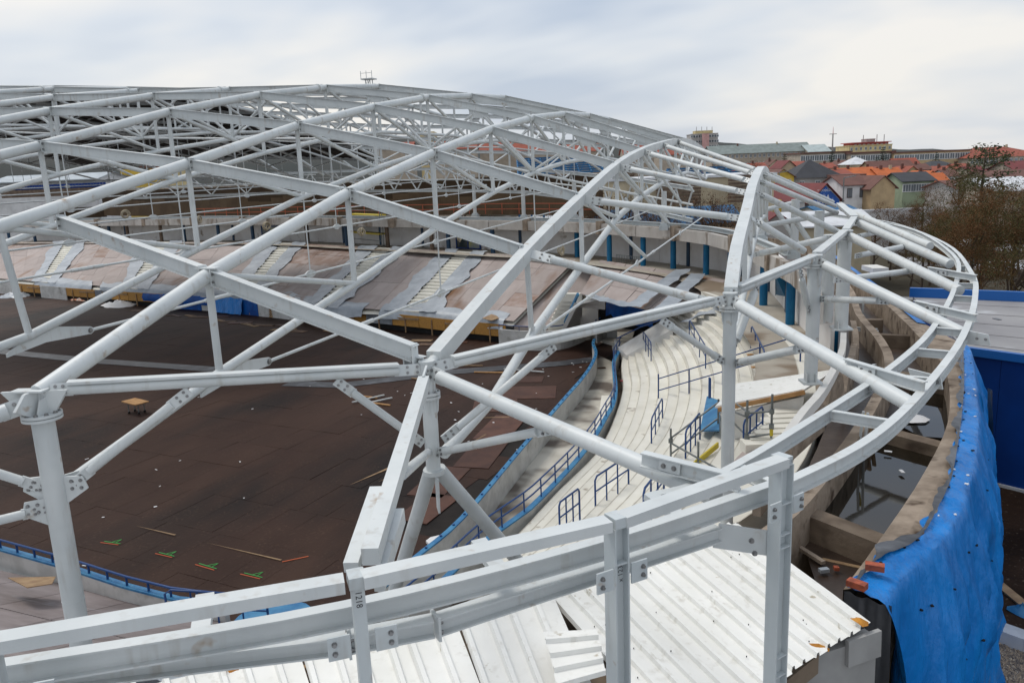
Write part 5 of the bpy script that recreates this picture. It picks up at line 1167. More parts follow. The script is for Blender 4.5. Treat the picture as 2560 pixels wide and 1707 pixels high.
solo('timber_prop', 'rotten timber props standing against the dividing gutter wall', 'timber', MB().beam(V((1.82,19.66,4.94)), V((1.93,19.78,5.60)), 0.1, 0.06).beam(V((1.95,19.69,4.94)), V((2.04,19.81,5.50)), 0.08, 0.05).beam(V((1.73,19.64,5.04)), V((1.70,20.06,5.30)), 0.07, 0.05), 'timber')
solo('ladder', 'pale ladder with a yellow rung standing in the gutter water', 'ladder', MB().tube(V((1.55,18.51,4.94)), V((1.62,18.46,6.10)), 0.03, 6).tube(V((1.68,18.54,4.94)), V((1.70,18.36,6.10)), 0.03, 6), 'steel')
solo('ladder_rung', 'short yellow batten tied to the ladder in the gutter', 'batten', MB().tube(V((1.62,18.69,5.75)), V((1.65,18.49,6.00)), 0.045, 6), 'yellow')
solo('rubbish_heap', 'crumpled white plastic lying in the wet gutter behind the ring', 'rubbish', MB().grid([[V((3.08,22.30,4.84))+V((math.cos(a*0.78)*r_*0.16, math.sin(a*0.78)*r_*0.14, 0.14*(3-r_)/3+0.05*noise.noise(V((a,r_,2))))) for a in range(9)] for r_ in range(4)]), 'paper')
for i, px in enumerate(((3.62,24.45,4.50), (3.91,24.31,4.50), (3.69,22.13,4.50), (2.23,19.05,4.99), (3.59,22.61,4.50), (2.38,17.85,4.98))):
    solo('paper_scrap', 'white scrap in the wet gutter, %s one' % ORD[i], 'litter', MB().box(V(px)+Z*0.02,(0.16,0.07,0.02),i), 'paper', 'scraps in the gutter')
for i, (px, l, a_, m_) in enumerate((((0.46,13.92,4.76),0.75,-0.9,'conc_light'), ((1.07,13.82,4.66),0.8,-0.25,'timber'), ((0.89,13.48,4.76),0.08,0.3,'brick'), ((0.69,13.36,4.76),0.16,0.5,'plastic'))):
    solo('debris', ('grey lath','pale timber batten','orange brick chip','scrap of clear plastic')[i]+' on the dark gutter floor by the roof edge', 'debris', MB().box(V(px)+Z*0.04,(l,0.09,0.06),a_), m_, 'debris on the near gutter floor')
# blue tarp over the parapet
ti = [V((0.91,11.26,5.60)), V((1.35,12.31,5.60)), V((2.00,13.16,5.60)), V((2.53,14.68,5.60)), V((2.90,15.93,5.60)), V((3.27,17.57,5.60)), V((3.74,19.84,5.60)), V((4.37,23.14,5.60)), V((5.20,28.09,5.60))]
tf = [V((1.39,11.16,5.50)), V((1.81,12.20,5.50)), V((2.40,13.28,5.50)), V((2.96,14.79,5.50)), V((3.37,16.30,5.50)), V((3.77,17.96,5.50)), V((4.23,20.26,5.50)), V((4.76,23.37,5.50)), V((5.50,28.35,5.50))]
NT = 150
ti, tf = resample(smooth_path(ti,4), NT), resample(smooth_path(tf,4), NT)
rows = []
po = [V((p.x+0.5,p.y+0.2,5.5)) for p in par_in[:4]]+[lerp(q, p, 0.08) for p, q in zip(ti[::-12], tf[::-12])]
pr1, pr2 = resample(pin, 60), resample([V((p.x,p.y,5.5)) for p in po], 60)
part('upstand', MB().grid([[p-Z*5.5 for p in pr1], pr1, [lerp(p,q,0.4)+Z*0.03 for p, q in zip(pr1,pr2)], [p-Z*0.03 for p in pr2], [p-Z*5.5 for p in pr2]], False), 'conc_light', par_thing)
outd = [ (tf[min(i+3,NT-1)]-tf[max(i-3,0)]).normalized() for i in range(NT)]; outd = [V((d.y,-d.x,0)) for d in outd]
nz = lambda p, s_: noise.noise(p*s_)
def ridge(x, y, z): return 1-2*abs(noise.noise(V((x,y,z))))
for w in range(6): rows.append([lerp(ti[i]+V((0,0,0))+outd[i]*0.16*nz(V((i*0.22,0,4)),1.0),tf[i],w/5)+Z*(0.05*ridge(i*0.11,w*0.5,1)+0.03*nz(V((i*0.3,w*0.8,0)),1.0)) for i in range(NT)])
NH = 34
for h in range(1, NH+1):
    row = []
    for i in range(NT):
        q = h/NH; am = min(1, q*4)
        fold = 0.38*ridge(i*0.055+q*0.9, q*0.6, 7)*am+0.24*ridge(i*0.12-q*1.6, q*0.9, 3)*am+0.20*ridge(i*0.21+q*1.4, q*0.9, 11)*am+0.07*ridge(i*0.45-q*2, q*1.6, 19)*am+0.10*q*math.sin(i*0.23)
        p = tf[i]+outd[i]*(0.02+0.34*q+fold-0.32*am)+V((0,0,-5.45*q)); row.append(p)
    rows.append(row)
tarp_o = solo('blue_tarp', 'large bright blue tarp draped over the outer parapet at right', 'tarp', MB().grid(rows), 'tarp')
re_ = random.Random(6)
for i in range(4, NT-4, 5):
    for rw_, pr in ((1, 0.9), (4, 0.35), (9, 0.25), (17, 0.25)):
        if re_.random() < pr:
            q = rows[rw_][min(NT-1, i+re_.randint(-2,2))]; part('eyelet', MB().box(q+outd[i]*0.012+Z*0.012, (re_.uniform(.02,.05), re_.uniform(.02,.07), 0.02), re_.uniform(0,3)), 'paper' if rw_ < 6 and re_.random() < 0.7 else 'rubber', tarp_o)
# pleats: a darker strap of folded tarp hangs near the far end
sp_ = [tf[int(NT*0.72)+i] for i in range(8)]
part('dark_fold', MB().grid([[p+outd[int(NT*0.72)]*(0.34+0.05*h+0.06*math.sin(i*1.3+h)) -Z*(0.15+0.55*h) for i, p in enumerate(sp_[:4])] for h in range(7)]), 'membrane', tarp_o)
rows = [[p+outd[i]*(0.06-(0.05+0.30*max(0,nz(V((i*0.10,0,9)),1.0)+0.12)+0.1*nz(V((i*0.35,0,5)),1.0))*w/3)+Z*(0.045+0.05*abs(nz(V((i*0.3,w,2)),1.0))) for i, p in enumerate(ti)] for w in range(4)]
solo('membrane_edge', 'torn dark grey membrane along the top of the outer parapet beside the tarp', 'membrane', MB().grid(rows), 'membrane')
for i, px in enumerate(((1.30,11.82,5.68), (1.02,11.22,5.68))):
    solo('brick', 'orange-red brick weighing down the blue tarp, %s one' % ('upper','lower')[i], 'brick', MB().box(V(px)+Z*0.05,(0.26,0.13,0.09),(-0.1,-0.5)[i]), 'brick', 'bricks on the tarp')
# near end of the outer wall with black membrane
ew = [V((0.87,11.49,5.45)), V((1.40,11.30,5.40))]
rows = [[lerp(ew[0],ew[1],q/8)+V((0.08*q/8,-0.10-0.05*h+0.05*math.sin(q*1.9+h),-0.48*h+(0.06 if h == 0 else 0))) for q in range(9)] for h in range(12)]
solo('membrane_drop', 'black membrane hanging down the cut end of the outer wall', 'membrane', MB().grid(rows), 'membrane')

# ------------------------------------------------------------------ annex with the white corrugated roof
def corr(corners, n, amp, lab, jag=0.0, seed=1, rag=None):
    """corrugated sheet on four corners (a-b is one end edge, d-c the other), ribs run from a to d"""
    a, b, c, d = [V(p) for p in corners]; rr_ = random.Random(seed); m_ = MB(); r0, r1 = [], []
    prof_ = [(0.0,0),(0.64,0),(0.70,1),(0.86,1),(0.92,0)]
    for q in range(n):
        j0, j1 = rr_.uniform(-jag,jag), rr_.uniform(-jag,jag)
        for u, h in prof_:
            w = (q+u)/n; p0, p1 = lerp(a,b,w), lerp(d,c,w); dd = (p1-p0).normalized()
            r0.append(p0+Z*h*amp-dd*j0); r1.append(p1+Z*h*amp+dd*j1)
    mids = [[lerp(x,y,s_)+Z*0.012*noise.noise(lerp(x,y,s_)*1.7) for x, y in zip(r0,r1)] for s_ in (0.25,0.5,0.75)]
    m_.grid([r0]+mids+[r1], False)
    return m_
ar = thing('annex', 'low annex in front with white corrugated metal roof and grey wall', 'building', V((-1,9.5,0)))
s1 = corr([(-0.65,11.47,6.35), (1.06,9.80,6.00), (0.51,9.05,5.90), (-1.37,10.75,6.20)], 1, 0.0, '')
# right-hand sheets, ribs running down to the right
A, B = V((-0.64,11.61,6.30)), V((-2.90,9.10,6.20)); Cc, Dd = V((1.07,9.77,6.00)), V((-0.89,6.99,6.00))
nsh = 5
for i in range(nsh):
    f0_, f1_ = i/nsh, (i+1)/nsh+0.012
    part('roof_sheet', corr([lerp(A,B,f0_)+Z*0.004*i, lerp(A,B,f1_)+Z*0.004*i, lerp(Cc,Dd,f1_)+Z*0.004*i, lerp(Cc,Dd,f0_)+Z*0.004*i], 3, 0.055, '', 0.02, 30+i), 'roofsheet', ar)
# left-hand sheets, ribs running towards the viewer
A, B = V((-2.80,9.02,6.28)), V((-6.82,6.07,6.15)); Cc, Dd = V((-1.35,6.50,6.10)), V((-5.12,4.71,6.00))
SHV = (0.0,0.0,1.9,0.6,0.3,1.4,0.9,0.2)
for i in range(8):
    f0_, f1_ = i/8, (i+1)/8+0.01; sh = V((0.03,-0.10,0))*SHV[i]
    part('roof_sheet', corr([lerp(A,B,f0_)+sh+Z*0.03, lerp(A,B,f1_)+sh+Z*0.03, lerp(Cc,Dd,f1_)+Z*0.03, lerp(Cc,Dd,f0_)+Z*0.03], 2, 0.075, '', 0.09, 50+i), 'roofsheet', ar)
part('roof_base', MB().slab([V((-0.70,11.86,6.10)), V((0.97,10.03,5.85)), V((-0.6,7.4,5.8)), V((-7.5,5.6,5.8)), V((-6.23,6.86,5.90))], 0.25), 'conc', ar)
q0, q1 = V((0.07,8.92,5.85)), V((1.09,9.81,5.90))
part('wall', MB().beam(q0+V((-1.2,-0.9,-2.9)), q1+V((0.02,0.02,-2.9)), 0.2, 5.7), 'greywall', ar)
part('wall_board', MB().beam(lerp(q0,q1,0.65)+V((0.05,-0.10,-0.12)), q1+V((0.08,-0.09,-0.12)), 0.06, 0.35), 'greywall', ar, 'grey board under the eave')
part('return_wall', MB().beam(q1+V((0.02,0,-3.6)), q1+V((-0.35,1.8,-3.6)), 0.2, 4.8), 'greywall', ar)
for i, (px, w, l, a_) in enumerate((((0.94,9.67,6.06),0.26,0.16,0.7), ((0.45,9.07,6.00),0.34,0.09,-0.85), ((-5.83,6.58,6.20),0.20,0.14,0.2), ((-4.58,7.55,6.15),0.24,0.14,0.2))):
    solo('foam_patch', 'orange-yellow foam bursting from the white roof edge, %s' % ('at the right corner','on the right eave','at the far left edge','by the left post')[i], 'foam', MB().add([V(px)+V((math.cos(q*0.7)*w*0.5*(0.7+0.4*math.sin(q*2.7)), math.sin(q*0.7)*l*0.6*(0.8+0.3*math.cos(q*1.9)), -0.03*math.sin(q)))for q in range(9)]+[V(px)+Z*0.045], [(q,(q+1)%9,9) for q in range(9)]), 'foam', 'foam patches on the roof')
lo_ = [V((-2.55,7.89,6.42)), V((-1.97,8.10,6.42)), V((-1.69,7.30,6.40)), V((-2.11,6.94,6.40))]
ls = thing('loose_sheet', 'loose piece of white corrugated sheet lying crosswise on the roof', 'sheet', lo_[0])
part('sheet', corr([lo_[0], lo_[3], lo_[2], lo_[1]], 4, 0.05, '', 0.01, 77), 'roofsheet', ls)
rr8 = random.Random(44); A, B = V((-0.64,11.61,6.30)), V((-2.90,9.10,6.20)); Cc, Dd = V((1.07,9.77,6.00)), V((-0.89,6.99,6.00))
for i in range(130):
    u = (rr8.randint(0,13)+0.78)/15 if i < 90 else rr8.random(); v_ = rr8.random(); p = lerp(lerp(A,B,u), lerp(Cc,Dd,u), v_)
    part('screw_hole', MB().tube(p+Z*0.02, p+Z*(0.034 if i < 90 else 0.036), rr8.uniform(0.005,0.009), 5), 'rubber', ar)
for i, (a, b) in enumerate((((-5.02,7.05,6.05), (-4.71,7.55,6.15)), ((-5.48,6.84,6.00), (-4.77,7.36,6.05)))):
    solo('timber_batten', 'pinkish timber batten at the left edge of the white roof, %s' % ('upper','lower')[i], 'batten', MB().beam(V(a), V(b), 0.07, 0.06), 'timber', 'battens at the roof edge')

# ------------------------------------------------------------------ yard at right: soil, kerb, gravel, blue building
struct('soil', MB().prism([(2.4,12),(30,2),(40,60),(5,60),(4.6,30)], -0.14, 0.0), 'soil')
kb = [V((4.36,20.85,0.10)), V((5.56,20.14,0.10)), V((7.18,19.18,0.10))]
k = thing('kerb', 'pale grey concrete kerb at lower right between soil and gravel', 'kerb', kb[0])
for i in range(2):
    part('kerb_stone', MB().beam(kb[i]-(kb[i+1]-kb[i])*(0.4 if i == 0 else 0)+V((0,-0.2,0.06)), kb[i+1]-(kb[i+1]-kb[i])*0.004+V((0,-0.2,0.06)), 0.45, 0.42), 'kerb', k)
gp_ = [V((2.00,17.44,0.00)), V((4.35,20.73,0.00)), V((5.51,19.90,0.00)), V((7.09,18.86,0.00)), V((5.59,16.16,0.00)), V((1.59,15.00,0.00))]
struct('gravel_bed', MB().prism([p.xy for p in gp_], 0.0, 0.02), 'gravel')
gv = MB(); rg = random.Random(8)
for i in range(5200):
    u, v_ = rg.random(), rg.random()
    p = lerp(lerp(V((2.08,17.43,0.02)), V((4.41,20.81,0.02)), v_), lerp(V((5.00,17.69,0.02)), V((6.06,19.53,0.02)), v_), u); s_ = rg.uniform(0.035,0.085)
    a_ = rg.uniform(0,6.28); c_ = [p+V((math.cos(a_+w*1.57)*s_*rg.uniform(.7,1.1), math.sin(a_+w*1.57)*s_*rg.uniform(.7,1.1), 0)) for w in range(4)]
    b0 = len(gv.v); gv.add(c_+[p+Z*s_*rg.uniform(.5,.9)], [(0,1,4),(1,2,4),(2,3,4),(3,0,4)])
solo('pebbles', 'loose tan and grey pebbles in the gravel bed at lower right', 'gravel', gv, 'pebble', kind='stuff')
solo('board', 'pale plank lying on the soil right of the tarp', 'plank', MB().box(V((5.77,22.72,0.00))+Z*0.04,(0.28,1.9,0.05),0.35), 'timber')
solo('rubbish_heap', 'scrunched turquoise plastic on the soil at right', 'rubbish', MB().grid([[V((5.86,21.71,0.00))+V((math.cos(a*0.78)*r_*0.10*(1+0.5*math.sin(a*2.3)), math.sin(a*0.78)*r_*0.10, 0.24*(3-r_)/3+0.12*noise.noise(V((a*1.7,r_*1.3,9))))) for a in range(9)] for r_ in range(4)]), 'bluecap')
solo('plastic_sheet', 'clear plastic scrap on the gravel at lower right', 'sheet', MB().box(V((3.96,18.27,0.06)),(0.5,0.4,0.03),0.5), 'plastic')
bb_ = thing('blue_building', 'low blue metal-clad building with flat grey roof at right', 'building', V((10,32,0)))
poly = [(6.0,31.4),(18.0,24.2),(26,36),(22.5,39.4),(5.75,43.2)]
n = 12
for i in range(n):
    a, b = lerp(V((*poly[0],0)), V((*poly[1],0)), i/n), lerp(V((*poly[0],0)), V((*poly[1],0)), (i+1)/n)
    part('wall_panel', MB().beam(a+Z*2.35+(b-a)*0.006, b+Z*2.35-(b-a)*0.006, 0.10, 4.5), 'bluemetal', bb_)
part('side_wall', MB().beam(V((6.0,31.45,2.35)), V((5.8,43.1,2.35)), 0.1, 4.5), 'bluemetal', bb_)
part('plinth', MB().beam(V((5.95,31.36,0.06)), V((18.0,24.1,0.06)), 0.16, 0.1), 'kerb', bb_)
part('roof', MB().prism(poly, 4.6, 4.72), 'flatroof', bb_)
for i, (x, y, a) in enumerate(((9.5,33.5,0.3),(12.2,34.8,1.0),(8.2,37.5,2.0),(14.5,31.5,0.8),(11.0,38.5,1.4),(16.5,33.0,0.2))):
    part('roof_scrap', MB().box((x,y,4.735),(0.35,0.16,0.02),a), 'paper' if i % 2 else 'membrane', bb_)
for i in range(5): part('roof_seam', MB().beam(lerp(V((6.0,31.4,4.728)), V((5.75,43.2,4.728)), (i+.5)/5.2), lerp(V((18.0,24.2,4.728)), V((22.5,39.4,4.728)), (i+.5)/5.2), 0.09, 0.01), 'roof_seam', bb_)
part('front_edge', MB().beam(V((5.9,31.4,4.70)), V((18.0,24.1,4.70)), 0.22, 0.28), 'blueedge', bb_)
part('back_parapet', MB().beam(V((5.6,43.2,4.95)), V((22.6,39.4,4.95)), 0.25, 0.45), 'blueedge', bb_)
# blue edge sheet and cream cushion on the far parapet
bl_ = resample(smooth_path([V((1.75,58,5.56)), V((3.45,41.0,5.56)), V((4.15,32,5.56))], 4), 14)
solo('blue_sheet', 'strip of blue tarp along the far part of the outer parapet', 'tarp', MB().grid([offs(bl_, -0.3), offs(bl_, -0.62, 5.5), offs(bl_, -0.7, 4.6)]), 'tarp')
solo('foam_block', 'cream foam block lying on the far parapet by the blue strip', 'block', MB().box(V((4.22,45.97,5.75)),(0.8,1.5,0.25),0.3), 'render_white')

# ------------------------------------------------------------------ town beyond
def colmat(name, c, rough=0.8, c2=None, sc_=0.6, **k):
    if name not in MATS: mat(name, c, rough, c2 or tuple(v*0.82 for v in c), sc_, **k)
    return name
colmat('roof_red', (0.30,0.075,0.045)); colmat('roof_orange', (0.52,0.13,0.035)); colmat('roof_brown', (0.15,0.065,0.05)); colmat('roof_dark', (0.045,0.047,0.055)); colmat('roof_green', (0.22,0.26,0.25))
colmat('roof_snow', (0.66,0.68,0.71)); colmat('roof_maroon', (0.17,0.035,0.035)); colmat('roof_sheet_g', (0.45,0.50,0.54)); colmat('roof_pale', (0.42,0.49,0.49)); colmat('roof_blue', (0.012,0.115,0.26), 0.6)
colmat('w_beige', (0.40,0.34,0.27)); colmat('w_cream', (0.55,0.47,0.33)); colmat('w_yellow', (0.62,0.42,0.06)); colmat('w_white', (0.68,0.68,0.68)); colmat('w_pink', (0.52,0.30,0.28)); colmat('w_grey', (0.40,0.38,0.36)); colmat('w_ochre', (0.48,0.35,0.20)); colmat('w_green', (0.30,0.36,0.24)); colmat('w_red', (0.45,0.09,0.08)); colmat('w_butter', (0.62,0.50,0.26)); colmat('sign_blue', (0.01,0.09,0.38), 0.5)
def house(name, lab, cat, q, L, wallm, roofm, kind='gable', rows=0, cols=0, over=0.3, turn=0.0, win=(0.9,1.3), group=None, zb=-0.2, chim=0, wtop=None, wm='window_white'):
    (ax_, ay_), (bx_, by_), ze, zr = q; A, B = V((ax_,ay_,0)), V((bx_,by_,0)); d = (B-A).normalized(); nb_ = V((-d.y,d.x,0))
    if turn:
        c = (A+B)/2; W = (B-A).length; R_ = Matrix.Rotation(turn, 3, 'Z'); d = R_ @ d; nb_ = V((-d.y,d.x,0)); A = c-d*W/2; B = c+d*W/2
    W = (B-A).length; t = thing(name, lab, cat, (A+B)/2+Z*zb, group)
    P = lambda u, v, z: A+d*u+nb_*v+Z*z
    corners = [P(0,0,0),P(W,0,0),P(W,L,0),P(0,L,0)]
    m_ = MB().prism([c.xy for c in corners], zb, ze)
    o = over
    if kind == 'gable':      # ridge along the front
        m_.add([P(0,0,ze),P(0,L,ze),P(0,L/2,zr)], [(0,1,2)]); m_.add([P(W,0,ze),P(W,L,ze),P(W,L/2,zr)], [(0,2,1)])
    elif kind == 'front':    # gable end to the viewer
        m_.add([P(0,0,ze),P(W,0,ze),P(W/2,0,zr)], [(0,1,2)]); m_.add([P(0,L,ze),P(W,L,ze),P(W/2,L,zr)], [(0,2,1)])
    part('wall', m_, wallm, t)
    r_ = MB(); k = (zr-ze)
    if kind == 'gable':
        s_ = o*k/(L/2)
        r_.slab([P(-o,-o,ze-s_+0.1),P(W+o,-o,ze-s_+0.1),P(W+o,L/2,zr+0.1),P(-o,L/2,zr+0.1)], 0.12).slab([P(-o,L/2,zr+0.1),P(W+o,L/2,zr+0.1),P(W+o,L+o,ze-s_+0.1),P(-o,L+o,ze-s_+0.1)], 0.12)
    elif kind == 'front':
        s_ = o*k/(W/2)
        r_.slab([P(-o,-o,ze-s_+0.1),P(W/2,-o,zr+0.1),P(W/2,L+o,zr+0.1),P(-o,L+o,ze-s_+0.1)], 0.12).slab([P(W/2,-o,zr+0.1),P(W+o,-o,ze-s_+0.1),P(W+o,L+o,ze-s_+0.1),P(W/2,L+o,zr+0.1)], 0.12)
    elif kind == 'hip':
        e_ = min(L/2, W*0.3); a_, b_ = P(e_,L/2,zr), P(W-e_,L/2,zr); c0, c1, c2, c3 = P(-o,-o,ze),P(W+o,-o,ze),P(W+o,L+o,ze),P(-o,L+o,ze)
        r_.add([c0,c1,c2,c3,a_,b_], [(0,1,5,4),(1,2,5),(2,3,4,5),(3,0,4),(3,2,1,0)])
    elif kind == 'pyramid':
        c0, c1, c2, c3 = P(-o,-o,ze),P(W+o,-o,ze),P(W+o,L+o,ze),P(-o,L+o,ze); r_.add([c0,c1,c2,c3,P(W/2,L/2,zr)], [(0,1,4),(1,2,4),(2,3,4),(3,0,4),(3,2,1,0)])
    else:
        r_.prism([P(-o,-o,0).xy,P(W+o,-o,0).xy,P(W+o,L+o,0).xy,P(-o,L+o,0).xy], ze, max(zr, ze+0.3))
    ro = part('roof', r_, roofm, t)
    for c in range(chim):
        p = P(W*(0.3+0.4*c), L*0.45, zr); part('chimney', MB().box(p+Z*0.1,(0.5,0.5,1.1),math.atan2(d.y,d.x)), 'roof_brown' if c == 0 else 'w_cream', ro)
    zt = wtop if wtop is not None else ze-0.5
    for r in range(rows):
        for c in range(cols):
            p = P(W*(c+0.5)/cols, -0.04, zt-win[1]/2-r*(win[1]+1.7))
            if p.z-win[1]/2 < zb+0.3: continue
            f_ = part('window', MB().obox(p, d*win[0]/2, nb_*0.06, Z*win[1]/2), wm, t)
            for s_ in (-1,1): part('pane', MB().obox(p-nb_*0.07+d*s_*win[0]*0.235, d*win[0]*0.19, nb_*0.015, Z*win[1]*0.42), 'pane_far', f_)
    return t, P, W
colmat('pane_far', (0.13,0.15,0.17), 0.3); colmat('window_white', (0.75,0.76,0.76)); colmat('window_dark', (0.10,0.08,0.07))
H_ = house
H_('apartment_tower', 'pink and grey apartment tower on the skyline', 'building', ((-58.26,503.71),(-43.30,508.84),28.02,28.50), 14, 'w_grey', 'w_grey', 'flat', 5, 10, 0.2, win=(2.6,1.3))
H_('apartment_tower', 'pink stair core of the skyline apartment tower', 'building', ((-51.26,501.77),(-47.89,502.93),27.97,28.32), 3, 'w_pink', 'w_pink', 'flat', 0, 0, 0.1)
H_('roof_block', 'yellow plant storey on top of the pink apartment tower', 'building', ((-56.52,509.10),(-46.69,512.47),30.07,30.30), 8, 'w_butter', 'w_butter', 'flat', 0, 0, 0.1, zb=28)
H_('long_building', 'long four-storey building with grey-green roof on the skyline', 'building', ((-28.98,315.88),(6.43,328.03),14.41,17.48), 14, 'w_beige', 'roof_green', 'gable', 3, 22, 0.5, chim=2)
H_('long_building', 'pale metal-roofed wing at the end of the grey-green roofed building', 'building', ((5.21,323.34),(12.76,325.93),13.79,16.38), 14, 'w_beige', 'roof_pale', 'gable', 1, 5, 0.4)
H_('school', 'long flat-roofed beige school with white-framed windows', 'school', ((2.16,285.24),(17.74,290.59),12.93,13.32), 16, 'w_beige', 'roof_brown', 'flat', 3, 11, 0.4, win=(1.5,1.9))
H_('school', 'middle block of the beige school behind the tall conifer', 'school', ((17.47,286.15),(30.63,290.67),12.30,12.80), 16, 'w_beige', 'roof_brown', 'flat', 3, 9, 0.4, win=(1.5,1.9))
H_('school', 'right-hand block of the beige school', 'school', ((30.38,288.50),(53.22,296.34),11.89,12.27), 16, 'w_ochre', 'roof_brown', 'flat', 3, 15, 0.3, win=(1.5,1.9))
H_('office_block', 'yellow block with rooftop behind the beige school', 'building', ((21.48,366.40),(38.15,372.13),15.59,15.75), 14, 'w_butter', 'w_butter', 'flat', 1, 9, 0.2)
H_('office_block', 'red set-back top storey of the yellow block', 'building', ((23.07,368.29),(36.82,373.01),16.73,16.97), 10, 'w_red', 'w_red', 'flat', 1, 8, 0.9, zb=13)
H_('plant_room', 'grey plant room on the roof of the yellow block', 'building', ((28.44,373.70),(31.91,374.89),18.09,18.25), 5, 'w_grey', 'w_grey', 'flat', 0, 0, 0.1, zb=16)
H_('long_building', 'big red-roofed building at the right end of the skyline', 'building', ((52.02,289.08),(75.04,296.98),9.45,12.62), 22, 'w_beige', 'roof_red', 'hip', 2, 16, 0.5, chim=2)
H_('house', 'house with broad dark pyramid roof', 'house', ((0.17,161.93),(8.60,164.82),7.96,11.33), 9.5, 'w_grey', 'roof_dark', 'pyramid', 1, 3, 0.5)
H_('house', 'low grey wing right of the dark pyramid roof', 'house', ((7.54,160.16),(12.22,161.77),7.88,8.38), 6, 'w_grey', 'roof_brown', 'flat', 0, 0)
sh, P, W = H_('signed_hall', 'maroon-roofed hall with a blue advertising gable', 'building', ((1.91,131.56),(7.32,133.42),5.27,7.71), 15, 'w_grey', 'roof_maroon', 'front', 0, 0, 0.5, turn=0.35)
zap, zev = P(0,0,0), 0
ze_, zr_ = ((1.91,131.56),(7.32,133.42),5.27,7.71)[2:]
sg = part('sign_panel', MB().plate([P(0.5,-0.12,ze_-0.7), P(W-0.2,-0.12,ze_-0.7), P(W-0.2,-0.12,ze_-0.1), P(W/2,-0.12,zr_-0.35), P(0.5,-0.12,ze_-0.1)], 0.1), 'sign_blue', sh, 'blue advertising panel filling the gable')
dr = (P(1,0,0)-P(0,0,0)).normalized()
writing('WOODCOTE', 0.5, P(W/2,-0.19,zr_-1.0), dr, Z, 'paper', sg)
writing('SÍLA', 0.85, P(W/2,-0.19,zr_-1.9), dr, Z, 'paper', sg)
writing('SPOJENÍ', 0.85, P(W/2,-0.19,zr_-2.7), dr, Z, 'paper', sg)
H_('house', 'maroon-roofed low wing left of the blue gable', 'house', ((-2.38,125.75),(1.74,127.17),5.50,6.48), 7, 'w_white', 'roof_maroon', 'gable', 0, 0, 0.4)
wh, P, W = H_('house', 'white pub house with brown-red roof and dark windows', 'house', ((7.55,138.31),(11.30,139.60),7.19,8.54), 9, 'w_white', 'roof_brown', 'gable', 2, 2, 0.4, win=(0.8,1.5), wm='window_dark')
H_('house', 'ochre-gabled brown-roofed house right of the white pub', 'house', ((11.37,137.39),(15.11,138.67),6.72,8.42), 8, 'w_ochre', 'roof_brown', 'front', 0, 0, 0.4, turn=0.12)
OR = ((2116,2198,443,420,172,'roof_orange','w_cream','long house with bright orange tiled roof left of the white chimney'), (2206,2264,445,421,172,'roof_orange','w_cream','bright orange roofed house right of the white chimney'))
H_('house', OR[0][7], 'house', ((10.50,189.26),(17.49,191.65),7.21,9.05), 9, 'w_cream', 'roof_orange', 'gable', 0, 0, 0.4, chim=1)
H_('house', OR[1][7], 'house', ((17.77,189.55),(22.58,191.21),6.81,8.73), 9, 'w_cream', 'roof_orange', 'gable', 0, 0, 0.4, chim=2)
H_('house', 'plum-roofed house with ochre gable behind the orange roofs', 'house', ((18.20,213.85),(27.81,217.15),7.97,10.12), 9, 'w_ochre', 'roof_brown', 'gable', 0, 0, 0.4)
H_('house', 'small villa with white snowy hipped roof', 'house', ((14.51,232.37),(19.27,234.00),9.42,11.47), 8, 'w_cream', 'roof_snow', 'pyramid', 0, 0, 0.5)
H_('house', 'red-brown roofed house in front of the school', 'house', ((27.06,247.38),(33.08,249.45),8.24,10.39), 8, 'w_beige', 'roof_red', 'gable', 0, 0, 0.4)
H_('house', 'dark-roofed house with green wall and white windows', 'house', ((18.48,159.46),(23.71,161.25),6.87,8.26), 8, 'w_green', 'roof_dark', 'gable', 1, 6, 0.4, win=(1.0,1.4))
H_('house', 'orange-roofed house beside the big bare tree', 'house', ((24.64,170.03),(28.04,171.20),5.70,7.75), 8, 'w_cream', 'roof_orange', 'gable', 0, 0, 0.4)
H_('house', 'blue-black roofed house behind the bare tree', 'house', ((33.05,229.96),(38.96,231.99),8.15,9.54), 9, 'w_grey', 'roof_dark', 'hip', 0, 0, 0.5)
H_('house', 'bright yellow house left of the dark pyramid roof', 'house', ((-3.68,158.48),(0.16,159.80),8.41,9.72), 9, 'w_yellow', 'roof_brown', 'front', 1, 2, 0.4)
H_('house', 'brown-roofed yellow house among bare trees at left of the yellow one', 'house', ((-8.11,159.05),(-3.30,160.71),8.25,9.57), 9, 'w_yellow', 'roof_brown', 'gable', 1, 3, 0.4)
H_('house', 'small house with red gable near the school', 'house', ((0.57,192.68),(3.93,193.83),9.14,10.88), 8, 'w_cream', 'roof_red', 'front', 0, 0, 0.4)
H_('house', 'lilac-roofed house with peach gable below the long building', 'house', ((-2.42,193.93),(0.56,194.95),9.79,11.19), 8, 'w_cream', 'roof_maroon', 'front', 0, 0, 0.4)
H_('house', 'red-roofed house right of the pyramid roof', 'house', ((8.39,175.69),(10.96,176.57),8.12,9.06), 8, 'w_cream', 'roof_red', 'gable', 0, 0, 0.4, chim=1)
H_('house', 'snow-roofed low house far right behind the tree', 'house', ((24.61,121.41),(30.65,123.49),6.46,7.89), 10, 'w_beige', 'roof_snow', 'gable', 0, 0, 0.5)
H_('house', 'brown-roofed house far right behind the tree', 'house', ((30.90,150.87),(40.35,154.11),6.95,8.21), 10, 'w_beige', 'roof_brown', 'gable', 0, 0, 0.5)
H_('house', 'maroon-roofed house at the right edge', 'house', ((43.37,193.31),(51.16,195.99),7.37,9.14), 10, 'w_beige', 'roof_maroon', 'gable', 0, 0, 0.5)
H_('house', 'grey-brown low house behind the bare tree', 'house', ((21.85,128.04),(26.35,129.59),6.56,7.55), 9, 'w_grey', 'roof_brown', 'gable', 0, 0, 0.5)
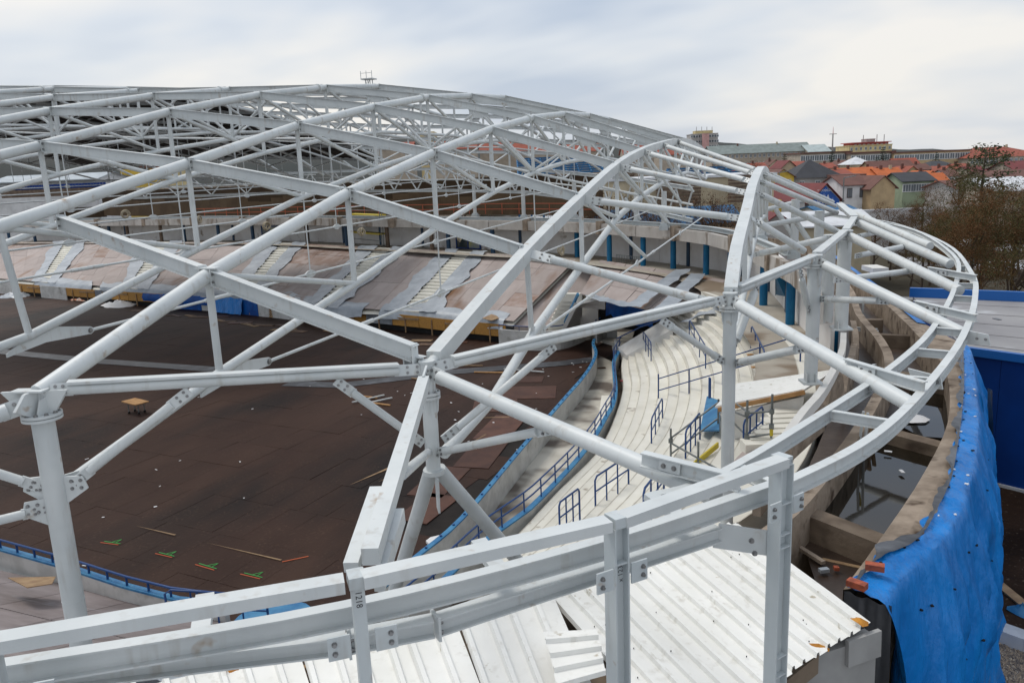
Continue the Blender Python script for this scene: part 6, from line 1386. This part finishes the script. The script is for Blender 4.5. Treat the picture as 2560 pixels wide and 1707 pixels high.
H_('shed', 'long low cream shed with snowy corrugated roof behind the ring', 'shed', ((0.38,76.89),(6.84,79.11),5.65,6.63), 7, 'w_cream', 'roof_snow', 'gable', 0, 0, 0.5)
H_('shed', 'small grey gabled shed behind the slim columns', 'shed', ((-2.44,73.81),(0.04,74.66),6.08,6.97), 6, 'w_grey', 'roof_maroon', 'front', 0, 0, 0.4)
H_('hall', 'cream hall with dark louvre bands behind the box arches', 'hall', ((-23.73,99.74),(-2.24,107.11),9.71,9.86), 12, 'w_cream', 'roof_snow', 'flat', 0, 0, 0.3)
for i, (x0, x1) in enumerate(((0,0),(0,0))): pass
for i, (a, b) in enumerate((((-15.96,100.96,7.30), (-10.74,102.91,7.75)), ((-7.49,103.22,6.96), (-4.70,104.25,7.13)))):
    a, b = V(a), V(b); z0 = 6.8; t = thing('louvre_band', 'dark slatted louvre band on the cream hall, %s' % ('left','right')[i], 'louvre', (a.x,a.y,z0), 'louvre bands on the cream hall')
    for q in range(8): part('slat', MB().beam(V((a.x,a.y,z0+q*0.42)), V((b.x,b.y,z0+q*0.42)), 0.25, 0.34), 'pillar_brown', t)
H_('canopy', 'blue sheet roof just behind the fascia', 'roof', ((-17.64,77.12),(-4.75,81.55),5.88,7.17), 8, 'w_cream', 'roof_blue', 'gable', 0, 0, 0.4)
for i, (q, L_, lab) in enumerate(((((-3.55,116.61),(-2.51,116.97),5.34,6.20),3,'left yellow container behind the roof end'), (((-2.41,117.01),(-1.37,117.36),5.29,6.15),3,'right yellow container behind the roof end'))):
    H_('container', lab, 'container', q, L_, 'w_yellow', 'w_yellow', 'flat', 0, 0, 0.0, group='yellow containers')
H_('canopy', 'bright blue awning roof behind the double column', 'roof', ((3.31,108.09),(8.03,109.71),4.81,5.40), 8, 'w_white', 'roof_blue', 'gable', 0, 0, 0.2)
EX = 'small roofs in the mid-distance town'
EXL = ((((-9.76,213.01),(-6.17,214.24),9.68,10.86),'roof_red','w_cream','gable'), (((-6.23,241.46),(-3.36,242.45),10.14,11.46),'roof_brown','w_cream','front'), (((4.78,194.01),(7.31,194.87),8.46,9.68),'roof_maroon','w_white','front'), (((8.00,224.51),(10.51,225.38),8.88,10.08),'roof_red','w_cream','gable'),
 (((12.36,247.85),(15.34,248.87),9.34,10.43),'roof_brown','w_beige','front'), (((16.77,204.56),(19.20,205.40),7.67,8.92),'roof_red','w_cream','front'), (((23.71,202.62),(26.94,203.73),7.42,8.82),'roof_red','w_ochre','front'), (((28.94,221.88),(32.09,222.96),7.69,9.02),'roof_brown','w_white','gable'),
 (((24.88,181.24),(27.45,182.12),6.95,8.04),'roof_orange','w_cream','front'), (((30.88,191.97),(33.25,192.79),6.68,7.91),'roof_brown','w_white','gable'), (((37.21,218.23),(40.26,219.28),7.41,8.71),'roof_red','w_cream','gable'), (((36.30,198.30),(39.55,199.42),7.01,8.36),'roof_maroon','w_beige','gable'), (((33.45,216.86),(36.32,217.84),7.21,8.32),'roof_red','w_cream','front'), (((-12.85,195.52),(-9.88,196.54),9.09,10.36),'roof_maroon','w_white','gable'))
for i, (q, rm, wm_, kd) in enumerate(sorted(EXL, key=lambda a: a[0][0][0]/a[0][0][1])):
    H_('house', 'small distant house with %s roof, %s of the little ones from the left' % ({'roof_red':'red','roof_brown':'brown','roof_maroon':'maroon','roof_orange':'orange'}[rm], ORD[i]), 'house', q, 8, wm_, rm, kd, 1, 2, 0.35, group=EX, chim=1, win=(0.8,1.1), wm='window_dark')
H_('garden_wall', 'low white garden wall below the houses behind the ring', 'wall', ((7.71,105.35),(15.87,108.16),4.95,5.04), 0.4, 'w_white', 'roof_snow', 'flat', 0, 0, 0.05)
# outdoor tribune at far left
H_('clubhouse', 'low white clubhouse with grey sheet roof at far left', 'building', ((-118.18,94.21),(-102.83,99.48),13.01,13.93), 10, 'w_white', 'roof_sheet_g', 'gable', 1, 14, 0.6, win=(1.6,1.0), wm='window_dark')
sr = thing('seat_row', 'row of blue plastic seats in front of the white clubhouse', 'seats', V((-97.40,87.13,11.92)))
a, b = V((-104.26,84.70,11.89)), V((-90.95,89.39,11.86))
part('riser', MB().beam(a-Z*0.7, b-Z*0.7, 1.6, 1.0), 'pillar_brown', sr)
for i in range(34): part('seat', MB().box(lerp(a,b,i/33)+Z*0.15,(0.36,0.1,0.7),0.3).box(lerp(a,b,i/33)+V((0.05,-0.25,-0.1)),(0.36,0.45,0.08),0.3), 'bluemetal', sr)
H_('house', 'yellow building glimpsed under the dark roof deck', 'house', ((-118.76,121.20),(-115.64,122.27),13.65,14.68), 10, 'w_yellow', 'w_yellow', 'flat', 1, 4, 0.2)
H_('house', 'yellow and white building glimpsed under the roof deck, right', 'house', ((-123.23,130.71),(-118.09,132.48),14.69,15.47), 10, 'w_butter', 'roof_brown', 'flat', 0, 0, 0.2)
RR = 'red roofs beyond the hall'
for i, q in enumerate((((-89.23,197.66),(-78.82,201.23),17.77,19.82), ((-85.22,220.62),(-71.10,225.47),17.09,20.23), ((-66.45,210.67),(-59.34,213.11),15.87,17.97), ((-118.40,220.25),(-108.21,223.75),19.40,21.27), ((-69.32,258.67),(-59.50,262.04),16.77,19.05), ((-50.11,254.24),(-40.67,257.48),15.12,17.81), ((-36.32,237.21),(-28.18,240.00),14.21,16.45))):
    H_('house', 'red-roofed house behind the far wall, %s from the left' % ORD[(1,2,3,0,4,5,6)[i]], 'house', q, 10, 'w_beige', 'roof_red', 'gable', 0, 0, 0.4, group=RR, chim=1)
H_('house', 'yellow building seen through the trusses near the light mast', 'house', ((-114.85,243.79),(-110.55,245.26),22.15,24.94), 10, 'w_butter', 'w_butter', 'flat', 3, 4, 0.2)
# blue steel tribune frames
for i, (x0, q) in enumerate(((0, ((-42.23,125.96),(-29.03,130.49),10.90,13.45)), (1, ((-15.30,118.52),(-5.26,121.97),7.94,10.75)))):
    (ax_, ay_), (bx_, by_), z0, z1 = q; A, B = V((ax_,ay_,0)), V((bx_,by_,0)); d = (B-A).normalized(); nb_ = V((-d.y,d.x,0))
    t = thing('steel_canopy', 'blue lattice steel canopy of the outdoor tribune, %s' % ('left','right')[i], 'canopy', A, 'blue lattice canopies')
    for q_ in range(8):
        f_ = q_/7; part('purlin', MB().beam(A+nb_*f_*10+Z*(z0+(z1-z0)*f_), B+nb_*f_*10+Z*(z0+(z1-z0)*f_), 0.22, 0.3), 'roof_blue', t)
    for q_ in range(8):
        p = lerp(A,B,q_/7); part('rafter', MB().beam(p+Z*(z0-0.2), p+nb_*10+Z*(z1-0.2), 0.25, 0.4), 'roof_blue', t); part('column', MB().tube(p, p+Z*z0, 0.18, 6), 'roof_blue', t)
        if q_ < 7: part('bracing', MB().beam(p+Z*(z0-0.3), lerp(A,B,(q_+1)/7)+nb_*10+Z*(z1-0.4), 0.14, 0.14), 'roof_blue', t)
# masts
b = V((-59.08,109.27,11.63)); tp_ = V((-60.41,111.91,25.37)); hz = tp_.z
t = thing('light_mast', 'white lattice floodlight mast rising behind the roof', 'mast', (b.x,b.y,0))
for dx, dy in ((-.6,-.6),(.6,-.6),(.6,.6),(-.6,.6)): part('leg', MB().tube((b.x+dx,b.y+dy,0),(b.x+dx*0.6,b.y+dy*0.6,hz),0.07,5), 'steel', t)
for q in range(18):
    z0, z1 = hz*q/18, hz*(q+1)/18; k0, k1 = 0.6*(1-0.4*q/18), 0.6*(1-0.4*(q+1)/18); s_ = 1 if q % 2 else -1
    part('lattice', MB().tube((b.x-k0*s_,b.y-k0,z0),(b.x+k1*s_,b.y-k1,z1),0.045,4).tube((b.x-k0,b.y+k0*s_,z0),(b.x-k1,b.y-k1*s_,z1),0.045,4), 'steel', t)
part('platform', MB().box((b.x,b.y,hz+0.1),(1.9,1.5,0.15)).box((b.x,b.y-0.7,hz+0.9),(1.9,0.06,0.06)), 'steel', t)
for q in (-0.9,0,0.9): part('rail_post', MB().tube((b.x+q,b.y-0.7,hz),(b.x+q,b.y-0.7,hz+1.2),0.05,4), 'steel', t)
b = V((13.61,330.80,14.64)); t = thing('radio_mast', 'thin red-grey radio mast on the skyline', 'mast', (b.x,b.y,0)); zt_ = (13.37,332.50,22.55)[2]
part('shaft', MB().tube((b.x,b.y,0),(b.x,b.y,zt_-2.5),0.45,5,0.25), 'w_grey', t); part('spike', MB().tube((b.x,b.y,zt_-2.5),(b.x,b.y,zt_),0.12,4,0.04), 'w_red', t); part('dish_arm', MB().box((b.x,b.y,zt_-2.6),(2.6,0.2,0.25)), 'w_grey', t)
for i, (px) in enumerate(((26.95,369.81,17.67), (32.25,371.70,17.76), (35.07,372.67,17.64))):
    p = V(px); solo('antenna', 'thin antenna on the yellow block roof, %s' % ORD[i], 'antenna', MB().tube(p-Z*1.5, p+Z*2.2, 0.15, 4), 'w_grey', 'antennas on the skyline')
for i, px in enumerate(((-55.61,505.15,30.58), (-52.66,506.16,30.45), (-49.72,507.17,30.32), (-46.77,508.18,30.19))):
    p = V(px); solo('antenna', 'thin antenna on the apartment tower, %s' % ORD[i], 'antenna', MB().tube(p-Z*0.6, p+Z*2.0, 0.16, 4), 'w_grey', 'antennas on the skyline')
for i, px in enumerate(((7.10,129.76,8.52), (-2.23,145.10,9.38))):
    p = V(px); t = thing('street_lamp', 'slim street lamp %s' % ('beside the white pub','by the yellow house'), 'lamp', (p.x,p.y,0)) if False else thing('street_lamp', 'slim grey street lamp '+('beside the white pub','by the yellow house')[i], 'lamp', (p.x,p.y,0), 'street lamps')
    part('pole', MB().tube((p.x,p.y,0), p, 0.09, 5), 'galv', t); part('lamp_head', MB().beam(p, p+V((1.6,0.4,0.25)), 0.25, 0.12), 'galv', t)

# ------------------------------------------------------------------ far hills
hp_ = [(-1400,322),(-400,330),(0,332),(500,338),(900,342),(1400,350),(1800,357),(2100,365),(2300,371),(2560,377),(3200,372)]
hill_pts = [(-2398.39,815.55,169.91), (-1689.99,1057.41,133.46), (-1406.61,1154.03,118.30), (-1052.37,1274.65,98.61), (-768.99,1371.27,83.44), (-414.70,1491.57,62.29), (-131.28,1587.88,45.66), (81.39,1659.40,29.89), (223.15,1707.24,20.11), (407.40,1769.66,8.50), (860.55,1926.05,-7.42)]
hr = resample([V(p) for p in hill_pts], 160); rh = random.Random(3)
topz = [p.z+rh.uniform(-1.0,1.5)+4*noise.noise(p*0.004) for p in hr]
m_ = MB().grid([[V((p.x*0.93,p.y*0.93,-0.2)) for p in hr], [V((p.x,p.y,z)) for p, z in zip(hr, topz)], [V((p.x*1.25,p.y*1.25,-0.2)) for p in hr]])
struct('hills', m_, 'hill')

# ------------------------------------------------------------------ trees
colmat('bark', (0.085,0.062,0.045), 0.9); colmat('twig', (0.105,0.070,0.045), 0.9, rnd=0.2); colmat('twig_olive', (0.135,0.085,0.028), 0.9); colmat('leaf_rust', (0.145,0.062,0.018), 0.9); colmat('leaf_olive', (0.075,0.070,0.018), 0.9)
colmat('needle', (0.022,0.040,0.026), 0.9, (0.035,0.055,0.03), 1.5); colmat('pine', (0.045,0.060,0.022), 0.9, (0.07,0.075,0.025), 1.2)
def grow(seed, h, levels=4, spread=0.55, up=0.25, fork=4, trunk_r=0.2, trunk_f=0.25, leaf=0):
    r = random.Random(seed); big, twg, lv = MB(), MB(), MB()
    def rec(p, d, l, rad, lev):
        pts = [p]; q = p; n = 3 if lev else 4
        for i in range(n):
            d = (d+V((r.gauss(0,.14),r.gauss(0,.14),r.gauss(0,.08)+up*0.10))).normalized(); q = q+d*l/n; pts.append(q)
        rs = [rad*(1-0.5*i/n) for i in range(n+1)]
        (big if lev <= 1 else twg).ptube(pts, rs, 6 if lev == 0 else (4 if lev == 1 else 3), caps=False)
        if lev >= levels:
            for i in range(leaf):
                c = r.choice(pts[1:])+V((r.gauss(0,.16),r.gauss(0,.16),r.gauss(0,.16))); s_ = r.uniform(.03,.065); a_, b_ = V((r.gauss(0,1),r.gauss(0,1),r.gauss(0,1))).normalized()*s_, V((r.gauss(0,1),r.gauss(0,1),r.gauss(0,1))).normalized()*s_
                lv.add([c-a_,c+b_,c+a_,c-b_], [(0,1,2,3)])
            return
        k = fork+(2 if lev == 0 else 0)+r.randint(0,1)
        for i in range(k):
            f_ = (trunk_f+(1-trunk_f)*(i+0.5)/k) if lev == 0 else r.uniform(0.25,1.0)
            idx = min(int(f_*n), n-1); base = lerp(pts[idx], pts[idx+1], f_*n-idx)
            az_ = r.uniform(0,6.283)+i*2.4; side = V((math.cos(az_),math.sin(az_),0)); side = (side-d*side.dot(d)).normalized()
            nd = (d*(1-spread*(1-0.3*f_))+side*spread*1.25+Z*up*0.5).normalized()
            rec(base, nd, l*r.uniform(.50,.72)*(1.0 if lev else (1.1-0.55*f_)), rad*0.42, lev+1)
    rec(V((0,0,0)), V((0,0,1)), h*0.62, trunk_r, 0)
    return big, twg, lv
def tree_proto(big, twg, lv, twm, lvm):
    out = []
    for nm, mb, m_ in (('trunk',big,'bark'),('crown',twg,twm),('leaves',lv,lvm)):
        if mb.v: me = mb.mesh(nm, V((0,0,0))); me.materials.append(MATS[m_]); out.append((nm, me))
    return out
def plant(protos, p, s_, lab, rz, group, name='bare_tree', sz=None):
    t = thing(name, lab, 'tree', p, group)
    for nm, me in protos:
        o = bpy.data.objects.new(nm, me); C.objects.link(o); o.parent = t
    t.scale = (s_, s_, sz or s_); t.rotation_euler = (0,0,rz)
# the big leafy-brown trees at right
g1 = tree_proto(*grow(21, 11, 5, 0.60, 0.32, 4, 0.24, 0.14, 4), 'twig_olive', 'leaf_rust')
g2 = tree_proto(*grow(33, 11, 5, 0.56, 0.36, 4, 0.22, 0.16, 4), 'twig_olive', 'leaf_olive')
g3 = tree_proto(*grow(47, 11, 5, 0.60, 0.28, 4, 0.2, 0.2, 0), 'twig', 'leaf_rust')
BT = 'big brown-leaved trees at right'
for i, (px, pr_, s_, lab) in enumerate((((11.99,62.41,0.35), g1, 0.82, 'big rust-brown tree at right, left trunk of the group'), ((13.47,60.84,0.67), g2, 0.92, 'big olive-brown tree at right, middle of the group'), ((16.88,64.09,0.14), g1, 0.9, 'big rust-brown tree at the right edge of the picture'),
        ((10.13,72.91,1.73), g3, 0.66, 'smaller bare tree left of the big brown trees'), ((18.20,88.56,0.81), g2, 1.0, 'tall olive tree standing behind the big brown trees'), ((12.02,80.27,2.54), g1, 0.62, 'low rust-brown tree behind the eave ring'), ((9.08,83.66,2.94), g3, 0.55, 'thin bare bush-like tree above the far parapet'), ((12.05,69.02,0.71), g2, 0.78, 'olive-brown tree behind the eave ring, left of the big ones'), ((16.62,68.50,0.84), g1, 0.86, 'rust-brown tree between the olive one and the right edge'), ((14.55,74.06,-0.07), g1, 0.84, 'rust-brown tree filling in behind the left trunk'), ((16.55,70.84,1.72), g3, 1.0, 'bare grey-brown tree at the right edge behind the olive one'))):
    p = V(px); plant(pr_, (p.x,p.y,-0.2), s_, lab, i*1.3+0.4, BT)
for i, (px, s_) in enumerate((((8.22,92.03,2.92),0.62), ((10.28,96.98,2.44),0.7), ((11.28,93.07,2.79),0.66), ((13.70,100.28,2.09),0.72), ((14.92,96.45,2.44),0.7), ((10.32,79.69,2.62),0.5), ((14.28,85.44,2.71),0.72), ((11.59,118.67,0.40),0.42), ((13.63,117.24,0.51),0.46), ((16.48,122.47,-0.01),0.45), ((17.97,120.86,0.13),0.5))):
    p = V(px); plant(g3 if i % 3 else g1, (p.x,p.y,-0.2), s_, 'bare scrubby tree between the ring and the houses, %s from the left' % ORD[(0,2,4,7,9,5,10,1,3,6,8)[i]], i*2.1, 'scrub trees behind the ring')
f1 = tree_proto(*grow(5, 10, 4, 0.6, 0.35, 5, 0.2, 0.2, 0), 'twig', 'leaf_rust')
f2 = tree_proto(*grow(9, 10, 4, 0.55, 0.4, 5, 0.18, 0.2, 2), 'twig', 'leaf_rust')
BG_ = 'bare trees beyond the hall'
rt = random.Random(17)
spots = []
for q in ((-17.22,73.98,10.79), (-15.05,72.56,10.73), (-13.19,74.28,10.63), (-10.82,72.94,10.57), (-8.56,71.55,10.52), (-6.67,71.12,10.46), (-20.00,77.43,11.20)): spots.append((V(q), rt.uniform(.95,1.15), 'bare dark tree close behind the box arches'))
for q in ((-86.69,132.84,15.11), (-87.18,143.51,15.12), (-76.77,136.24,14.68), (-75.85,147.40,14.63), (-65.44,140.13,14.19), (-61.77,146.82,14.03), (-57.72,153.63,13.84), (-53.29,160.57,13.65), (-45.63,157.78,13.32), (-42.06,169.84,13.15), (-37.74,182.17,12.95), (-32.66,194.75,12.72), (-84.87,122.62,15.05), (-95.19,129.92,15.48), (-107.58,136.51,16.00), (-106.52,126.03,15.97)): spots.append((V(q), rt.uniform(1.1,1.45), 'bare brown tree beyond the far wall'))
for q in ((-18.32,210.51,12.08), (-15.16,200.75,11.96), (-12.14,196.37,11.84), (-10.50,207.78,11.75), (-7.57,192.52,11.65), (-5.29,204.14,11.53), (-12.00,174.74,11.86), (-9.37,170.22,11.76), (-7.01,168.86,11.66), (-13.47,163.40,11.94), (-3.29,221.09,11.42), (-0.92,232.75,11.31)): spots.append((V(q), rt.uniform(1.0,1.4), 'bare brown tree below the long grey-green roof'))
cn = {}
for i, (p, s_, lab) in enumerate(sorted(spots, key=lambda a: a[2])):
    cn[lab] = cn.get(lab, -1)+1
for lab0 in cn:
    gp_ = sorted([s_ for s_ in spots if s_[2] == lab0], key=lambda a: math.atan2(a[0].x, a[0].y))
    for j, (p, s_, lab) in enumerate(gp_): plant(f1 if j % 2 else f2, (p.x,p.y,-0.2), s_, lab+', %s from the left' % ORD[j], j*1.7, BG_)
def conifer(seed, h=10, w=2.6):
    r = random.Random(seed); tr, cr = MB(), MB(); tr.tube((0,0,0),(0,0,h*0.97),0.2,6,0.03)
    n = 26
    for i in range(n):
        f_ = 0.08+0.9*i/n; z = h*f_; R_ = w*(1-f_)**0.85+0.12
        for k in range(11):
            a = r.uniform(0,6.283); l = R_*r.uniform(.65,1.08); d = V((math.cos(a),math.sin(a),0)); s_ = V((-d.y,d.x,0))
            p0 = V((0,0,z)); tip = p0+d*l-Z*l*0.32
            for q in range(3):
                c = lerp(p0, tip, 0.4+0.3*q); wd = l*0.20*(1.1-0.25*q)
                cr.add([c-s_*wd-Z*0.12, c+d*l*0.16, c+s_*wd-Z*0.12, c-d*l*0.18+Z*0.08], [(0,1,2,3)])
    return [('trunk', tr, 'bark'), ('crown', cr, 'needle')]
def mk(lst):
    out = []
    for nm, mb, m_ in lst: me = mb.mesh(nm, V((0,0,0))); me.materials.append(MATS[m_]); out.append((nm, me))
    return out
c1, c2 = mk(conifer(1)), mk(conifer(2, 10, 3.2))
CG = 'dark conifers among the houses'
for i, (px, ztop, pr_, lab) in enumerate((((10.79,262.81,6.08), (10.55,264.52,14.05), c2, 'broad dark conifer behind the pyramid roof'), ((24.59,262.66,7.88), (24.38,264.10,14.54), c1, 'tall dark conifer in front of the yellow block'), ((37.60,256.06,6.34), (37.42,257.34,12.27), c1, 'slim dark conifer in front of the school, right'), ((-2.51,247.70,7.99), (-2.68,248.91,13.60), c1, 'small conifer by the long grey-green roof'),
        ((22.28,254.04,6.95), (22.13,255.05,11.62), c2, 'low conifer at the foot of the tall one'), ((36.77,244.73,5.49), (36.63,245.73,10.10), c2, 'low dark conifer near the blue-black roof'), ((44.58,220.63,6.60), (44.41,221.79,11.98), c2, 'broad dark spruce behind the big trees at right'), ((44.81,209.71,5.88), (44.64,210.88,11.32), c1, 'dark spruce right of the broad one'), ((46.04,199.15,5.20), (45.90,200.08,9.52), c2, 'dark spruce at the right edge'), ((3.07,244.21,7.83), (2.97,244.97,11.34), c1, 'small dark conifer by the red gable'))):
    p = V(px); h_ = ztop[2]+0.2; plant(pr_, (p.x,p.y,-0.2), h_/10, lab, i, CG, 'conifer')
# the green pine that tops the brown trees
r = random.Random(12); tr, cr = MB(), MB(); tr.ptube([(0,0,0),(0.1,0,4),(-0.1,0.1,8),(0,0,11.6)], [0.25,0.2,0.13,0.05], 6)
for i in range(70):
    z = r.uniform(5.5,12.0); R_ = 3.2*math.sqrt(max(0.05, 1-((z-8.2)/4.2)**2))*r.uniform(.3,1); a = r.uniform(0,6.283); c = V((math.cos(a)*R_, math.sin(a)*R_, z)); tr.tube((0,0,z-0.6), c, 0.04, 3, 0.02)
    for k in range(26):
        q = c+V((r.gauss(0,.42),r.gauss(0,.42),r.gauss(0,.22))); s_ = r.uniform(.12,.24); u, w_ = V((r.gauss(0,1),r.gauss(0,1),r.gauss(0,.6))).normalized()*s_, V((r.gauss(0,1),r.gauss(0,1),r.gauss(0,.6))).normalized()*s_*0.5
        cr.add([q-u,q+w_,q+u,q-w_], [(0,1,2,3)])
p = V((18.68,95.99,4.11)); plant(mk([('trunk',tr,'bark'),('crown',cr,'pine')]), (p.x,p.y,-0.2), 1.02, 'green pine rising above the brown trees at right', 0, None, 'pine_tree')
